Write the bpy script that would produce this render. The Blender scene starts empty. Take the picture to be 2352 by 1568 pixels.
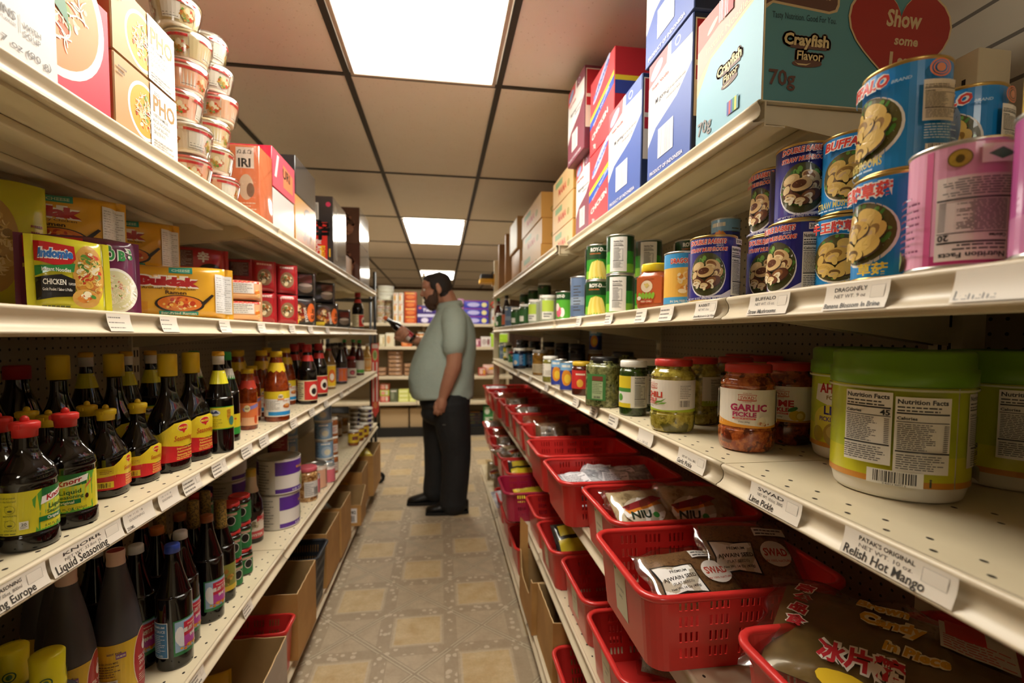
import bpy, bmesh, math, random
from math import pi, sin, cos, tan, atan2, sqrt
from mathutils import Vector, Matrix
from mathutils.geometry import tessellate_polygon
random.seed(7)
scene = bpy.context.scene
COL = scene.collection

# ------------------------------------------------------------------ camera, world, exposure
EYE = 1.30
F_PX, YAW, PITCH, ROLL, CY = 1104.229, 0.14563, -0.05254, 0.00751, 827.684
_fw = Vector((sin(YAW)*cos(PITCH), cos(YAW)*cos(PITCH), sin(PITCH)))
_rt = Vector((cos(YAW), -sin(YAW), 0)); _up = _rt.cross(_fw)
_r2 = _rt*cos(ROLL)+_up*sin(ROLL); _u2 = _up*cos(ROLL)-_rt*sin(ROLL)
cam_d = bpy.data.cameras.new('camera'); cam = bpy.data.objects.new('camera', cam_d)
COL.objects.link(cam); scene.camera = cam
cam.matrix_world = Matrix(((_r2.x,_u2.x,-_fw.x,0),(_r2.y,_u2.y,-_fw.y,0),(_r2.z,_u2.z,-_fw.z,EYE),(0,0,0,1)))
cam_d.sensor_width = 36; cam_d.lens = F_PX*36/2352; cam_d.shift_y = (CY-784)/2352
cam_d.clip_start = 0.02
cam_d.dof.use_dof = True; cam_d.dof.focus_distance = 0.85; cam_d.dof.aperture_fstop = 3.6

vs = scene.view_settings
scene.display_settings.display_device = 'sRGB'
vs.view_transform = 'Standard'; vs.look = 'None'; vs.gamma = 1.0; vs.use_curve_mapping = False
vs.exposure = 0.0
LAMP = 18.5                      # strength of the ceiling diffusers
LAMP_COL = (1.0, 0.94, 0.82)
world = bpy.data.worlds.new('world'); scene.world = world; world.use_nodes = True
world.node_tree.nodes['Background'].inputs[0].default_value = (1.0, 0.86, 0.68, 1)
world.node_tree.nodes['Background'].inputs[1].default_value = 0.05

def ray(x, y):
    return (_r2*((x-1176)/F_PX)+_u2*((CY-y)/F_PX)+_fw)
def at(x, y, z):
    "point of the level plane z that shows at pixel x, y"
    d = ray(x, y); t = (z-EYE)/d.z
    return Vector((d.x*t, d.y*t, z))
def atY(x, y, Y):
    d = ray(x, y); t = Y/d.y
    return Vector((d.x*t, Y, EYE+d.z*t))
def atX(x, y, X):
    d = ray(x, y); t = X/d.x
    return Vector((X, d.y*t, EYE+d.z*t))

# ------------------------------------------------------------------ materials
def lin(h):
    h = h.lstrip('#'); r = []
    if len(h) == 3: h = ''.join(c*2 for c in h)
    for k in (0, 2, 4):
        c = int(h[k:k+2], 16)/255
        r.append(c/12.92 if c <= .04045 else ((c+.055)/1.055)**2.4)
    return (*r, 1)
MATS = {}
def M(hexc, rough=.45, metal=0, coat=0, spec=.5, trans=0, alpha=1, ior=1.45):
    k = (hexc, rough, metal, coat, spec, trans, alpha)
    if k in MATS: return MATS[k]
    m = bpy.data.materials.new('surface_'+hexc.lstrip('#')); m.use_nodes = True
    b = m.node_tree.nodes['Principled BSDF']
    b.inputs['Base Color'].default_value = lin(hexc)
    b.inputs['Roughness'].default_value = rough; b.inputs['Metallic'].default_value = metal
    b.inputs['Coat Weight'].default_value = coat; b.inputs['Coat Roughness'].default_value = .08
    b.inputs['Specular IOR Level'].default_value = spec
    b.inputs['Transmission Weight'].default_value = trans; b.inputs['Alpha'].default_value = alpha
    b.inputs['IOR'].default_value = ior
    MATS[k] = m
    return m
class X:
    "arithmetic on shader sockets"
    nt = None
    def __init__(s, v): s.v = v
    @staticmethod
    def op(o, *a, clamp=False):
        n = X.nt.nodes.new('ShaderNodeMath'); n.operation = o; n.use_clamp = clamp
        for i, q in enumerate(a):
            q = q.v if isinstance(q, X) else q
            if isinstance(q, (int, float)): n.inputs[i].default_value = q
            else: X.nt.links.new(q, n.inputs[i])
        return X(n.outputs[0])
    def __add__(s, o): return X.op('ADD', s, o)
    def __sub__(s, o): return X.op('SUBTRACT', s, o)
    def __mul__(s, o): return X.op('MULTIPLY', s, o)
    def __truediv__(s, o): return X.op('DIVIDE', s, o)
    def lt(s, o): return X.op('LESS_THAN', s, o)
    def gt(s, o): return X.op('GREATER_THAN', s, o)
    def abs(s): return X.op('ABSOLUTE', s)
    def floor(s): return X.op('FLOOR', s)
    def mod(s, o): return X.op('FLOORED_MODULO', s, o)
    def mx(s, o): return X.op('MAXIMUM', s, o)
    def mn(s, o): return X.op('MINIMUM', s, o)
    def sqrt(s): return X.op('SQRT', s)
def newmat(name, rough=.5):
    m = bpy.data.materials.new(name); m.use_nodes = True
    nt = m.node_tree; X.nt = nt
    b = nt.nodes['Principled BSDF']; b.inputs['Roughness'].default_value = rough
    tc = nt.nodes.new('ShaderNodeTexCoord')
    sp = nt.nodes.new('ShaderNodeSeparateXYZ'); nt.links.new(tc.outputs['Object'], sp.inputs[0])
    return m, nt, b, tc.outputs['Object'], [X(sp.outputs[i]) for i in range(3)]
def mix(nt, fac, a, b):
    n = nt.nodes.new('ShaderNodeMix'); n.data_type = 'RGBA'
    for i, q in ((0, fac), (6, a), (7, b)):
        q = q.v if isinstance(q, X) else q
        if isinstance(q, str): q = lin(q)
        if isinstance(q, (int, float, tuple)): n.inputs[i].default_value = q
        else: nt.links.new(q, n.inputs[i])
    return n.outputs[2]
def noise(nt, co, scale, detail=3, rough=.5):
    n = nt.nodes.new('ShaderNodeTexNoise'); n.inputs['Scale'].default_value = scale
    n.inputs['Detail'].default_value = detail; n.inputs['Roughness'].default_value = rough
    nt.links.new(co, n.inputs['Vector']); return n.outputs['Fac']
def voronoi(nt, co, scale, rnd=1):
    n = nt.nodes.new('ShaderNodeTexVoronoi'); n.inputs['Scale'].default_value = scale
    n.inputs['Randomness'].default_value = rnd
    nt.links.new(co, n.inputs['Vector']); return n.outputs['Distance']
def ramp(nt, fac, lo, hi):
    n = nt.nodes.new('ShaderNodeMapRange')
    nt.links.new(fac.v if isinstance(fac, X) else fac, n.inputs[0])
    n.inputs[1].default_value = lo; n.inputs[2].default_value = hi
    return n.outputs[0]
def bump(nt, b, h, strength=.3, dist=.002):
    n = nt.nodes.new('ShaderNodeBump'); n.inputs['Strength'].default_value = strength
    n.inputs['Distance'].default_value = dist
    nt.links.new(h, n.inputs['Height']); nt.links.new(n.outputs[0], b.inputs['Normal'])

def speckle(name, base, spots, scale, lo, hi, rough=.5, coat=0, second=None):
    "two or three toned food, cardboard or powder seen through plastic or glass"
    m, nt, b, co, _ = newmat(name, rough)
    c = mix(nt, ramp(nt, noise(nt, co, scale, 4, .6), lo, hi), base, spots)
    if second: c = mix(nt, ramp(nt, noise(nt, co, scale*.45, 3, .6), .55, .62), c, second)
    nt.links.new(c, b.inputs['Base Color']); b.inputs['Coat Weight'].default_value = coat
    b.inputs['Coat Roughness'].default_value = .06
    return m
def film_material(name, tint, glossy=.25):
    m = bpy.data.materials.new(name); m.use_nodes = True; nt = m.node_tree
    nt.nodes.remove(nt.nodes['Principled BSDF'])
    t = nt.nodes.new('ShaderNodeBsdfTransparent'); t.inputs[0].default_value = lin(tint)
    g = nt.nodes.new('ShaderNodeBsdfGlossy'); g.inputs['Roughness'].default_value = .12
    mx_ = nt.nodes.new('ShaderNodeMixShader'); mx_.inputs[0].default_value = glossy
    lw = nt.nodes.new('ShaderNodeLayerWeight'); lw.inputs[0].default_value = .3
    X.nt = nt
    nt.links.new((X(lw.outputs['Facing'])*.5+glossy*.5).v, mx_.inputs[0])
    nt.links.new(t.outputs[0], mx_.inputs[1]); nt.links.new(g.outputs[0], mx_.inputs[2])
    nt.links.new(mx_.outputs[0], nt.nodes['Material Output'].inputs[0])
    return m

# ------------------------------------------------------------------ mesh builder
class MB:
    def __init__(s): s.v = []; s.f = []; s.m = []; s.sm = []; s.mats = []
    def mi(s, mat):
        if mat not in s.mats: s.mats.append(mat)
        return s.mats.index(mat)
    def add(s, vs_, fs, mat, smooth=False):
        b = len(s.v); s.v += [tuple(p) for p in vs_]; i = s.mi(mat)
        for f in fs:
            s.f.append([b+k for k in f]); s.m.append(i); s.sm.append(smooth)
    def box(s, x0, x1, y0, y1, z0, z1, mat, bev=0, fn=None):
        if not bev:
            p = [(x, y, z) for x in (x0, x1) for y in (y0, y1) for z in (z0, z1)]
            f = [(0,1,3,2),(4,6,7,5),(0,4,5,1),(2,3,7,6),(0,2,6,4),(1,5,7,3)]
            s.add([fn(q) for q in p] if fn else p, f, mat); return
        bm = bmesh.new(); bmesh.ops.create_cube(bm, size=1)
        for v in bm.verts:
            v.co = ((x0+x1)/2+v.co.x*(x1-x0), (y0+y1)/2+v.co.y*(y1-y0), (z0+z1)/2+v.co.z*(z1-z0))
        bmesh.ops.bevel(bm, geom=bm.edges[:]+bm.verts[:], offset=bev, segments=2, profile=.5, affect='EDGES')
        bm.verts.index_update()
        s.add([fn(v.co) if fn else v.co for v in bm.verts], [[v.index for v in f.verts] for f in bm.faces], mat, True)
        bm.free()
    def lathe(s, prof, mat, n=28, sq=0, sx=1, sy=1, smooth=True, ctr=(0, 0), flute=None, cap0=True, cap1=True, mats=None):
        "prof: (radius, z) from the bottom up; sq: how square the cross-section is; flute: (count, depth, z0, z1)"
        vs_ = []
        for r, z in prof:
            for k in range(n):
                a = 2*pi*k/n; c, d = cos(a), sin(a); q = r
                if sq: q = r*((abs(c)**4+abs(d)**4)**-.25*sq+(1-sq))
                if flute and flute[2] <= z <= flute[3]: q = q*(1+flute[1]*cos(flute[0]*a))
                vs_.append((ctr[0]+q*c*sx, ctr[1]+q*d*sy, z))
        L = len(prof)
        for i in range(L-1):
            s.add([], [], mat)
        b = len(s.v); s.v += vs_
        for i in range(L-1):
            mm = s.mi(mats[i] if mats else mat)
            for k in range(n):
                s.f.append([b+i*n+k, b+i*n+(k+1) % n, b+(i+1)*n+(k+1) % n, b+(i+1)*n+k]); s.m.append(mm); s.sm.append(smooth)
        if cap0: s.f.append([b+k for k in range(n)][::-1]); s.m.append(s.mi(mats[0] if mats else mat)); s.sm.append(False)
        if cap1: s.f.append([b+(L-1)*n+k for k in range(n)]); s.m.append(s.mi(mats[-1] if mats else mat)); s.sm.append(False)
    def grid(s, fn, nu, nv, mat, smooth=True, wrap=False):
        b = [fn(i/nu, j/nv) for j in range(nv+1) for i in range(nu+1)]
        f = [(j*(nu+1)+i, j*(nu+1)+i+1, (j+1)*(nu+1)+i+1, (j+1)*(nu+1)+i) for j in range(nv) for i in range(nu)]
        s.add(b, f, mat, smooth)
    def tube(s, path, r, mat, n=8, closed=False):
        path = [Vector(p) for p in path]; L = len(path); vs_ = []
        for i, p in enumerate(path):
            a = path[(i-1) % L] if (i or closed) else path[0]; c = path[(i+1) % L] if (i < L-1 or closed) else path[-1]
            t = (c-a).normalized()
            if i == 0:
                u = t.cross(Vector((0, 0, 1)))
                if u.length < .05: u = t.cross(Vector((1, 0, 0)))
            else: u = u-t*u.dot(t)
            u.normalize(); w = t.cross(u)
            rr = r[i] if isinstance(r, (list, tuple)) else r
            vs_ += [p+u*rr*cos(2*pi*k/n)+w*rr*sin(2*pi*k/n) for k in range(n)]
        f = []
        for i in range(L if closed else L-1):
            j = (i+1) % L
            f += [(i*n+k, i*n+(k+1) % n, j*n+(k+1) % n, j*n+k) for k in range(n)]
        if not closed: f += [tuple(range(n))[::-1], tuple((L-1)*n+k for k in range(n))]
        s.add(vs_, f, mat, True)
    def ball(s, c, r, mat, nu=14, nv=9, fn=None):
        rx, ry, rz = (r, r, r) if isinstance(r, (int, float)) else r
        def g(u, v):
            a, t = 2*pi*u, pi*v-pi/2
            p = (c[0]+rx*cos(t)*cos(a), c[1]+ry*cos(t)*sin(a), c[2]+rz*sin(t))
            return fn(p) if fn else p
        s.grid(g, nu, nv, mat)
    def build(s, name, parent=None, loc=None, rz=0, bevel=0, solid=0, weld=False):
        me = bpy.data.meshes.new(name); me.from_pydata(s.v, [], s.f)
        for m in s.mats: me.materials.append(m)
        me.polygons.foreach_set('material_index', s.m); me.polygons.foreach_set('use_smooth', s.sm)
        if weld:
            bm = bmesh.new(); bm.from_mesh(me); bmesh.ops.remove_doubles(bm, verts=bm.verts, dist=1e-5)
            bm.to_mesh(me); bm.free()
        me.update()
        o = bpy.data.objects.new(name, me); COL.objects.link(o)
        if parent: o.parent = parent
        if loc: o.location = loc
        o.rotation_euler.z = rz
        if solid:
            q = o.modifiers.new('thickness', 'SOLIDIFY'); q.thickness = solid; q.offset = 0
        if bevel:
            q = o.modifiers.new('bevel', 'BEVEL'); q.width = bevel; q.segments = 2; q.limit_method = 'ANGLE'
        return o
def empty(name, loc=(0, 0, 0), rz=0):
    o = bpy.data.objects.new(name, None); COL.objects.link(o); o.location = loc; o.rotation_euler.z = rz
    o.empty_display_size = .05
    return o
def tag(o, label=None, cat=None, group=None, kind=None):
    if label: o['label'] = label
    if cat: o['category'] = cat
    if group: o['group'] = group
    if kind: o['kind'] = kind
    return o
def copy_tree(o, parent=None):
    c = o.copy(); COL.objects.link(c)
    if parent: c.parent = parent
    for ch in list(o.children): copy_tree(ch, c)
    return c
PROTO = {}; USED = set(); SEEN_LABELS = {}
def put(kind, loc, rz=0, label='', cat='', group=None, rot=None, scale=None):
    "places a thing of a kind: its first use is the one built, later ones are copies of it and its parts"
    if kind not in PROTO: PROTO[kind] = KINDS[kind]()
    o = PROTO[kind]
    if kind in USED: o = copy_tree(o)
    USED.add(kind)
    o.location = loc; o.rotation_euler = rot if rot else (0, 0, rz)
    if scale: o.scale = (scale,)*3 if isinstance(scale, (int, float)) else scale
    SEEN_LABELS.setdefault(label, []).append(o.name)
    for k in ('group',):
        if k in o: del o[k]
    return tag(o, label, cat, group)
KINDS = {}
def kind(f): KINDS[f.__name__] = f; return f

# ------------------------------------------------------------------ printing on surfaces
_glyph = {}
def glyphs(s, bold=0, ital=0, sp=1):
    k = (s, bold, ital, sp)
    if k not in _glyph:
        c = bpy.data.curves.new('t', 'FONT'); c.body = s; c.size = 1; c.resolution_u = 2
        c.offset = bold*.02; c.shear = ital*.3; c.space_character = sp
        o = bpy.data.objects.new('t', c); me = o.to_mesh()
        v = [(p.co.x, p.co.y) for p in me.vertices]; f = [tuple(p.vertices) for p in me.polygons]
        o.to_mesh_clear(); bpy.data.objects.remove(o); bpy.data.curves.remove(c)
        x0 = min(p[0] for p in v) if v else 0; x1 = max(p[0] for p in v) if v else 1
        _glyph[k] = ([(p[0]-x0, p[1]) for p in v], f, max(x1-x0, 1e-3))
    return _glyph[k]
class Print:
    "flat print: coloured shapes and lettering in metres, later laid on a face, a can or a bag"
    def __init__(s): s.it = []; s.n = 0
    def poly(s, pts, col, new=True):
        if new: s.n += 1
        t = tessellate_polygon([[Vector((p[0], p[1], 0)) for p in pts]])
        s.it.append((list(pts), [tuple(q) for q in t], col, s.n)); return s
    def rect(s, u0, v0, u1, v1, col, nu=1):
        s.n += 1; P_ = []; Fc = []
        for i in range(nu+1):
            u = u0+(u1-u0)*i/nu; P_ += [(u, v0), (u, v1)]
        for i in range(nu): Fc += [(2*i, 2*i+2, 2*i+3), (2*i, 2*i+3, 2*i+1)]
        s.it.append((P_, Fc, col, s.n)); return s
    def ell(s, u, v, a, b, col, n=20, rot=0):
        s.n += 1; P_ = [(u, v)]+[(u+a*cos(t)*cos(rot)-b*sin(t)*sin(rot), v+a*cos(t)*sin(rot)+b*sin(t)*cos(rot)) for t in [2*pi*k/n for k in range(n)]]
        s.it.append((P_, [(0, k+1, (k+1) % n+1) for k in range(n)], col, s.n)); return s
    def ring(s, u, v, a, b, w, col, n=24):
        s.n += 1; P_ = []
        for k in range(n):
            t = 2*pi*k/n; P_ += [(u+a*cos(t), v+b*sin(t)), (u+(a-w)*cos(t), v+(b-w)*sin(t))]
        s.it.append((P_, [q for k in range(n) for q in ((2*k, (2*k+2) % (2*n), (2*k+3) % (2*n)), (2*k, (2*k+3) % (2*n), 2*k+1))], col, s.n)); return s
    def text(s, t, u, v, size, col, bold=1, ital=0, w=None, al='c', flip=False, sp=1, rot=0, edge=None, sub=False):
        "size: capital height; w: fit the width"
        if edge: s.text(t, u, v, size, edge[0], edge[1], ital, w, al, flip, sp, rot)
        if not sub: s.n += 1
        P_, Fc, wd = glyphs(t, bold, ital, sp); k = size/.73; kx = k if not w else w/wd
        x0 = -wd*kx/2 if al == 'c' else (0 if al == 'l' else -wd*kx)
        Q = [(x0+p[0]*kx, p[1]*k) for p in P_]
        if flip: Q = [(-a, size-b) for a, b in Q]
        if rot: Q = [(a*cos(rot)-b*sin(rot), a*sin(rot)+b*cos(rot)) for a, b in Q]
        s.it.append(([(u+a, v+b) for a, b in Q], Fc, col, s.n)); return s
    def lines(s, u0, v0, u1, v1, n, col, fill=.45, seed=1):
        "rows of print too small to read"
        r = random.Random(seed); s.n += 1; h = (v1-v0)/n; P_ = []; Fc = []
        for i in range(n):
            v = v1-(i+.75)*h; u = u0; end = u0+(u1-u0)*(r.uniform(.7, 1) if r.random() < .7 else 1)
            while u < end-1e-4:
                w = min((u1-u0)*r.uniform(.06, .2), end-u); b = len(P_)
                P_ += [(u, v), (u+w, v), (u+w, v+h*fill), (u, v+h*fill)]; Fc += [(b, b+1, b+2), (b, b+2, b+3)]
                u += w+(u1-u0)*.025
        s.it.append((P_, Fc, col, s.n)); return s
    def bars(s, u0, v0, u1, v1, col='#1a1a1a', n=24, seed=3, vert=True):
        r = random.Random(seed); s.n += 1; P_ = []; Fc = []; u = u0; un = (u1-u0)/(n*2)
        while u < u1-un:
            w = un*r.choice((.6, 1, 1, 1.8)); b = len(P_)
            P_ += [(u, v0), (min(u+w, u1), v0), (min(u+w, u1), v1), (u, v1)]; Fc += [(b, b+1, b+2), (b, b+2, b+3)]
            u += w+un*r.choice((.6, 1, 1.5))
        s.it.append((P_, Fc, col, s.n)); return s
    def facts(s, u0, v0, u1, v1, title='Nutrition Facts', cal=None, bg='#f2ece0', ink='#222222', n=14, flip=False, seed=2):
        "a nutrition panel"
        w, h = u1-u0, v1-v0; q = Print()
        q.rect(0, 0, w, h, bg)
        if title: q.text(title, w*.04, h*.91, h*.062, ink, 1.5, w=w*.9, al='l')
        q.lines(w*.04, h*.80, w*.9, h*.89, 2, ink, .4, seed)
        q.rect(w*.03, h*.775, w*.97, h*.795, ink)
        q.text('Calories', w*.04, h*.70, h*.04, ink, 1.5, al='l')
        if cal: q.text(cal, w*.96, h*.69, h*.075, ink, 1.5, al='r')
        q.rect(w*.03, h*.668, w*.97, h*.678, ink)
        q.lines(w*.05, h*.30, w*.72, h*.655, n, ink, .38, seed+1)
        for i in range(n):
            vv = h*(.30+.355*i/n); q.rect(w*.86, vv+h*.006, w*.95, vv+h*.015, ink)
        q.rect(w*.03, h*.27, w*.97, h*.29, ink)
        q.lines(w*.05, h*.04, w*.9, h*.25, 7, ink, .38, seed+2)
        s.paste(q, u0, v0, flip, w, h); return s
    def paste(s, q, u0, v0, flip=False, w=0, h=0, k=1):
        for P_, Fc, col, n in q.it:
            s.it.append(([(u0+(w-a if flip else a)*k, v0+(h-b if flip else b)*k) for a, b in P_], Fc, col, s.n+n))
        s.n += q.n; return s
    def food(s, u, v, a, b, cols, n, r0, r1, seed=1, bg=None, strands=None):
        "a serving picture: many small rounded pieces of food"
        r = random.Random(seed)
        if bg: s.ell(u, v, a, b, bg, 28)
        s.n += 1; base = s.n
        for i in range(n):
            t = r.uniform(0, 2*pi); d = sqrt(r.random())*.86; q = r.uniform(r0, r1)
            s.n = base+i % 5
            x, y = u+cos(t)*d*(a-q), v+sin(t)*d*(b-q)
            s.n -= 1; s.ell(x, y, q*r.uniform(.7, 1.25), q*r.uniform(.5, .9), r.choice(cols), 9, r.uniform(0, pi))
        s.n = base+5
        if strands:
            for i in range(strands[1]):
                t = r.uniform(0, 2*pi); d = sqrt(r.random())*.7; x, y = u+cos(t)*d*a, v+sin(t)*d*b
                ph = r.uniform(0, pi); L = a*r.uniform(.25, .5); cv = r.uniform(-.6, .6); w = strands[2]; P_ = []
                for j in range(7):
                    q = (j/6-.5)*L; yy = cv*(q*q/L*2)
                    for sgn in (-1, 1):
                        P_.append((x+q*cos(ph)-(yy+sgn*w)*sin(ph), y+q*sin(ph)+(yy+sgn*w)*cos(ph)))
                s.it.append((P_, [f for j in range(6) for f in ((2*j, 2*j+2, 2*j+3), (2*j, 2*j+3, 2*j+1))], r.choice(strands[0]), s.n+1+i % 3))
            s.n += 4
        return s
    def mushrooms(s, u, v, k, seed, caps, stems, greens):
        "cut mushrooms on lettuce, k: half size"
        r = random.Random(seed)
        for i in range(30):
            t = r.uniform(0, 2*pi); d = r.uniform(.7, 1.0)
            s.n -= 0 if i % 6 == 0 else 1
            s.ell(u+cos(t)*d*k, v+sin(t)*d*k*.95, k*r.uniform(.08, .16), k*r.uniform(.05, .10), r.choice(greens), 7, r.uniform(0, pi))
        for x, y, q, ro in ((-.50, .42, .40, .4), (.36, .50, .42, -.5), (-.62, -.10, .36, 1.2), (.58, .0, .38, .9), (-.04, .12, .46, .2), (-.40, -.48, .38, -.3), (.34, -.46, .44, .5), (.0, -.68, .30, -.1)):
            cp = r.choice(caps); st = r.choice(stems)
            s.ell(u+x*k+q*k*.05, v+y*k-q*k*.10, q*k*1.02, q*k*.72, '#3a2412', 18, ro)
            s.ell(u+x*k, v+y*k, q*k, q*k*.68, cp, 18, ro)
            s.ell(u+x*k-q*k*.18, v+y*k+q*k*.10, q*k*.66, q*k*.42, r.choice(caps), 14, ro)
            if r.random() < .75:
                s.ell(u+x*k-q*k*.30, v+y*k-q*k*.20, q*k*.62, q*k*.34, st, 14, ro+.3); s.ell(u+x*k-q*k*.34, v+y*k-q*k*.18, q*k*.34, q*k*.16, '#c9a676', 10, ro+.3)
                s.ell(u+x*k-q*k*.1, v+y*k-q*k*.55, q*k*.24, q*k*.42, st, 12, ro)
        return s
    def lay(s, mb, fn, maxu=None, step=.00012, rough=.42, coat=0, base=0.0002, iso=False):
        for P_, Fc, col, n in s.it:
            V2 = list(P_); F2 = list(Fc)
            if maxu:
                st = list(F2); F2 = []
                while st:
                    t = st.pop()
                    if len(t) > 3:
                        st += [(t[0], t[i], t[i+1]) for i in range(1, len(t)-1)]; continue
                    L_ = lambda i, j: max(abs(V2[i][0]-V2[j][0]), abs(V2[i][1]-V2[j][1])*iso)
                    e = max(range(3), key=lambda i: L_(t[i], t[(i+1) % 3]))
                    a, b, c = t[e], t[(e+1) % 3], t[(e+2) % 3]
                    if L_(a, b) > maxu:
                        V2.append(((V2[a][0]+V2[b][0])/2, (V2[a][1]+V2[b][1])/2)); k = len(V2)-1
                        st += [(a, k, c), (k, b, c)]
                    else: F2.append((a, b, c))
            o = base+n*step
            mb.add([fn(u, v, o) for u, v in V2], F2, col if not isinstance(col, str) else M(col, rough, coat=coat))
def on_round(R, z0=0, a0=-pi/2, sq=0):
    Rf = R if callable(R) else (lambda z: R)
    R0 = R(z0) if callable(R) else R
    def f(u, v, o):
        a = a0+u/R0; r = Rf(z0+v)
        if sq: r *= (abs(cos(a))**4+abs(sin(a))**4)**-.25*sq+(1-sq)
        r += o
        return (r*cos(a), r*sin(a), z0+v)
    return f
def on_box(sx, sy, side, z0=0):
    return {'f': lambda u, v, o: (u, -sy/2-o, z0+v), 'r': lambda u, v, o: (sx/2+o, u, z0+v),
            'l': lambda u, v, o: (-sx/2-o, -u, z0+v), 'b': lambda u, v, o: (-u, sy/2+o, z0+v)}[side]
def prof_r(prof):
    def f(z):
        for (r0, z0), (r1, z1) in zip(prof, prof[1:]):
            if z0 <= z <= z1: return r0+(r1-r0)*((z-z0)/(z1-z0) if z1 > z0 else 0)
        return prof[-1][0]
    return f
def smooth_prof(pts, n=4):
    "Catmull-Rom through (r, z) points"
    out = []
    for i in range(len(pts)-1):
        p0, p1, p2, p3 = pts[max(i-1, 0)], pts[i], pts[i+1], pts[min(i+2, len(pts)-1)]
        for k in range(n):
            t = k/n; q = []
            for j, (a, b, c, d) in enumerate(zip(p0, p1, p2, p3)):
                x = .5*((2*b)+(-a+c)*t+(2*a-5*b+4*c-d)*t*t+(-a+3*b-3*c+d)*t**3)
                q.append(max(.0005, x) if j == 0 else min(max(x, min(b, c)), max(b, c)))
            out.append(tuple(q))
    out.append(pts[-1]); return out
# ------------------------------------------------------------------ the room
CEIL = EYE+1.038
def structure(name, mb, **k): return tag(mb.build(name, **k), kind='structure')

# vinyl floor: eleven-inch cells, beige squares and crossed bands, flower strips between them
fm, nt, b, co, (px, py, pz) = newmat('patterned_vinyl', .42)
CELL = .281
u = (px+.103)/CELL; v = (py-2.09)/.278
iu = (u+.5).floor(); iv = (v+.5).floor()
fu = u-iu; fv = v-iv; au = fu.abs(); av = fv.abs()
odd = (iu+iv).mod(2).gt(.5); even = X.op('SUBTRACT', 1, odd)
mxuv = au.mx(av)
wob = X(noise(nt, co, 40, 2))*.03
square = (mxuv+wob).lt(.355)*even
frame = ((mxuv+wob).gt(.355)*(mxuv+wob).lt(.385))*even
strip = mxuv.gt(.40)
dd = (au-av).abs()
diag = dd.lt(.075)*odd
diag2 = dd.gt(.022)*dd.lt(.05)*odd
n1 = noise(nt, co, 14, 6, .65); n2 = noise(nt, co, 90, 4, .7)
vo = voronoi(nt, co, 30, .9)
flowers = X(vo).lt(.34)*strip*(mxuv.gt(.42))
c0 = mix(nt, ramp(nt, n1, .3, .7), '#a8967c', '#bdab90')
c = mix(nt, strip*.5, c0, '#94826a')
c = mix(nt, diag*.6, c, '#8f806c'); c = mix(nt, diag2*.9, c, '#c2b498')
c = mix(nt, frame*.8, c, '#c4b498')
cb = mix(nt, ramp(nt, n1, .32, .68), '#b89c6e', '#cfba92')
c = mix(nt, square, c, cb); c = mix(nt, flowers*.8, c, '#cfc0a8')
c = mix(nt, ramp(nt, n2, .35, .8), c, mix(nt, .3, c, '#7d6b52'))
nt.links.new(c, b.inputs['Base Color']); bump(nt, b, n2, .12, .001)
X0, X1, Y0, Y1 = -3.7, 3.6, -4.2, 10.8
m = MB(); m.grid(lambda u, v: (X0+(X1-X0)*u, Y0+(Y1-Y0)*v, 0), 1, 1, fm, False); structure('floor', m)

cm, nt, b, co, _ = newmat('ceiling_tile', .9)
pits = X(voronoi(nt, co, 60, 1)); big = X(noise(nt, co, 9, 3))
pit = pits.lt(.16)*(X(noise(nt, co, 30, 2)).gt(.5))
nt.links.new(mix(nt, pit*.45, mix(nt, big.v, '#eadfd0', '#efe5d8'), '#b8a48c'), b.inputs['Base Color'])
bump(nt, b, noise(nt, co, 220, 3), .25, .002)
m = MB(); m.grid(lambda u, v: (X0+(X1-X0)*u, Y0+(Y1-Y0)*v, CEIL), 1, 1, cm, False); structure('ceiling', m)
TX, TW, TY, TD = -.373, .61, .871, 1.18
bar = M('#37322c', .5)
m = MB()
for k in range(-5, 7):
    x = TX+TW*k; m.box(x-.012, x+.012, Y0, Y1, CEIL-.006, CEIL-.0005, bar)
for k in range(-4, 9):
    y = TY+TD*k; m.box(X0, X1, y-.010, y+.010, CEIL-.0055, CEIL-.0005, bar)
structure('trim_1', m)

wall = M('#b8a88c', .8)
m = MB(); m.box(X0-.05, X0, Y0, Y1, 0, CEIL, wall); structure('wall_left', m)
sm_, nt, b, co, (sx_, sy_, sz_) = newmat('painted_siding', .6)
g = sz_.mod(.085).lt(.008)
nt.links.new(mix(nt, g, mix(nt, noise(nt, co, 6), '#b3a68e', '#c0b49c'), '#5d5344'), b.inputs['Base Color'])
m = MB(); m.box(1.07, 1.12, Y0, 4.43, 0, CEIL, sm_); structure('wall_right', m)
m = MB(); m.box(X1, X1+.05, Y0, Y1, 0, CEIL, wall); structure('wall_far_right', m)
wm, nt, b, co, (sx_, sy_, sz_) = newmat('brown_panelling', .5)
g = sx_.mod(.2).lt(.012)
nt.links.new(mix(nt, g, mix(nt, noise(nt, co, 5, 4), '#4c3220', '#664730'), '#22160e'), b.inputs['Base Color'])
m = MB(); m.box(X0, X1, 10.75, 10.8, 0, CEIL, wm); structure('wall_back', m)
m = MB(); m.box(X0, X1, Y0-.05, Y0, 0, CEIL, wall); structure('wall_front', m)

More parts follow.
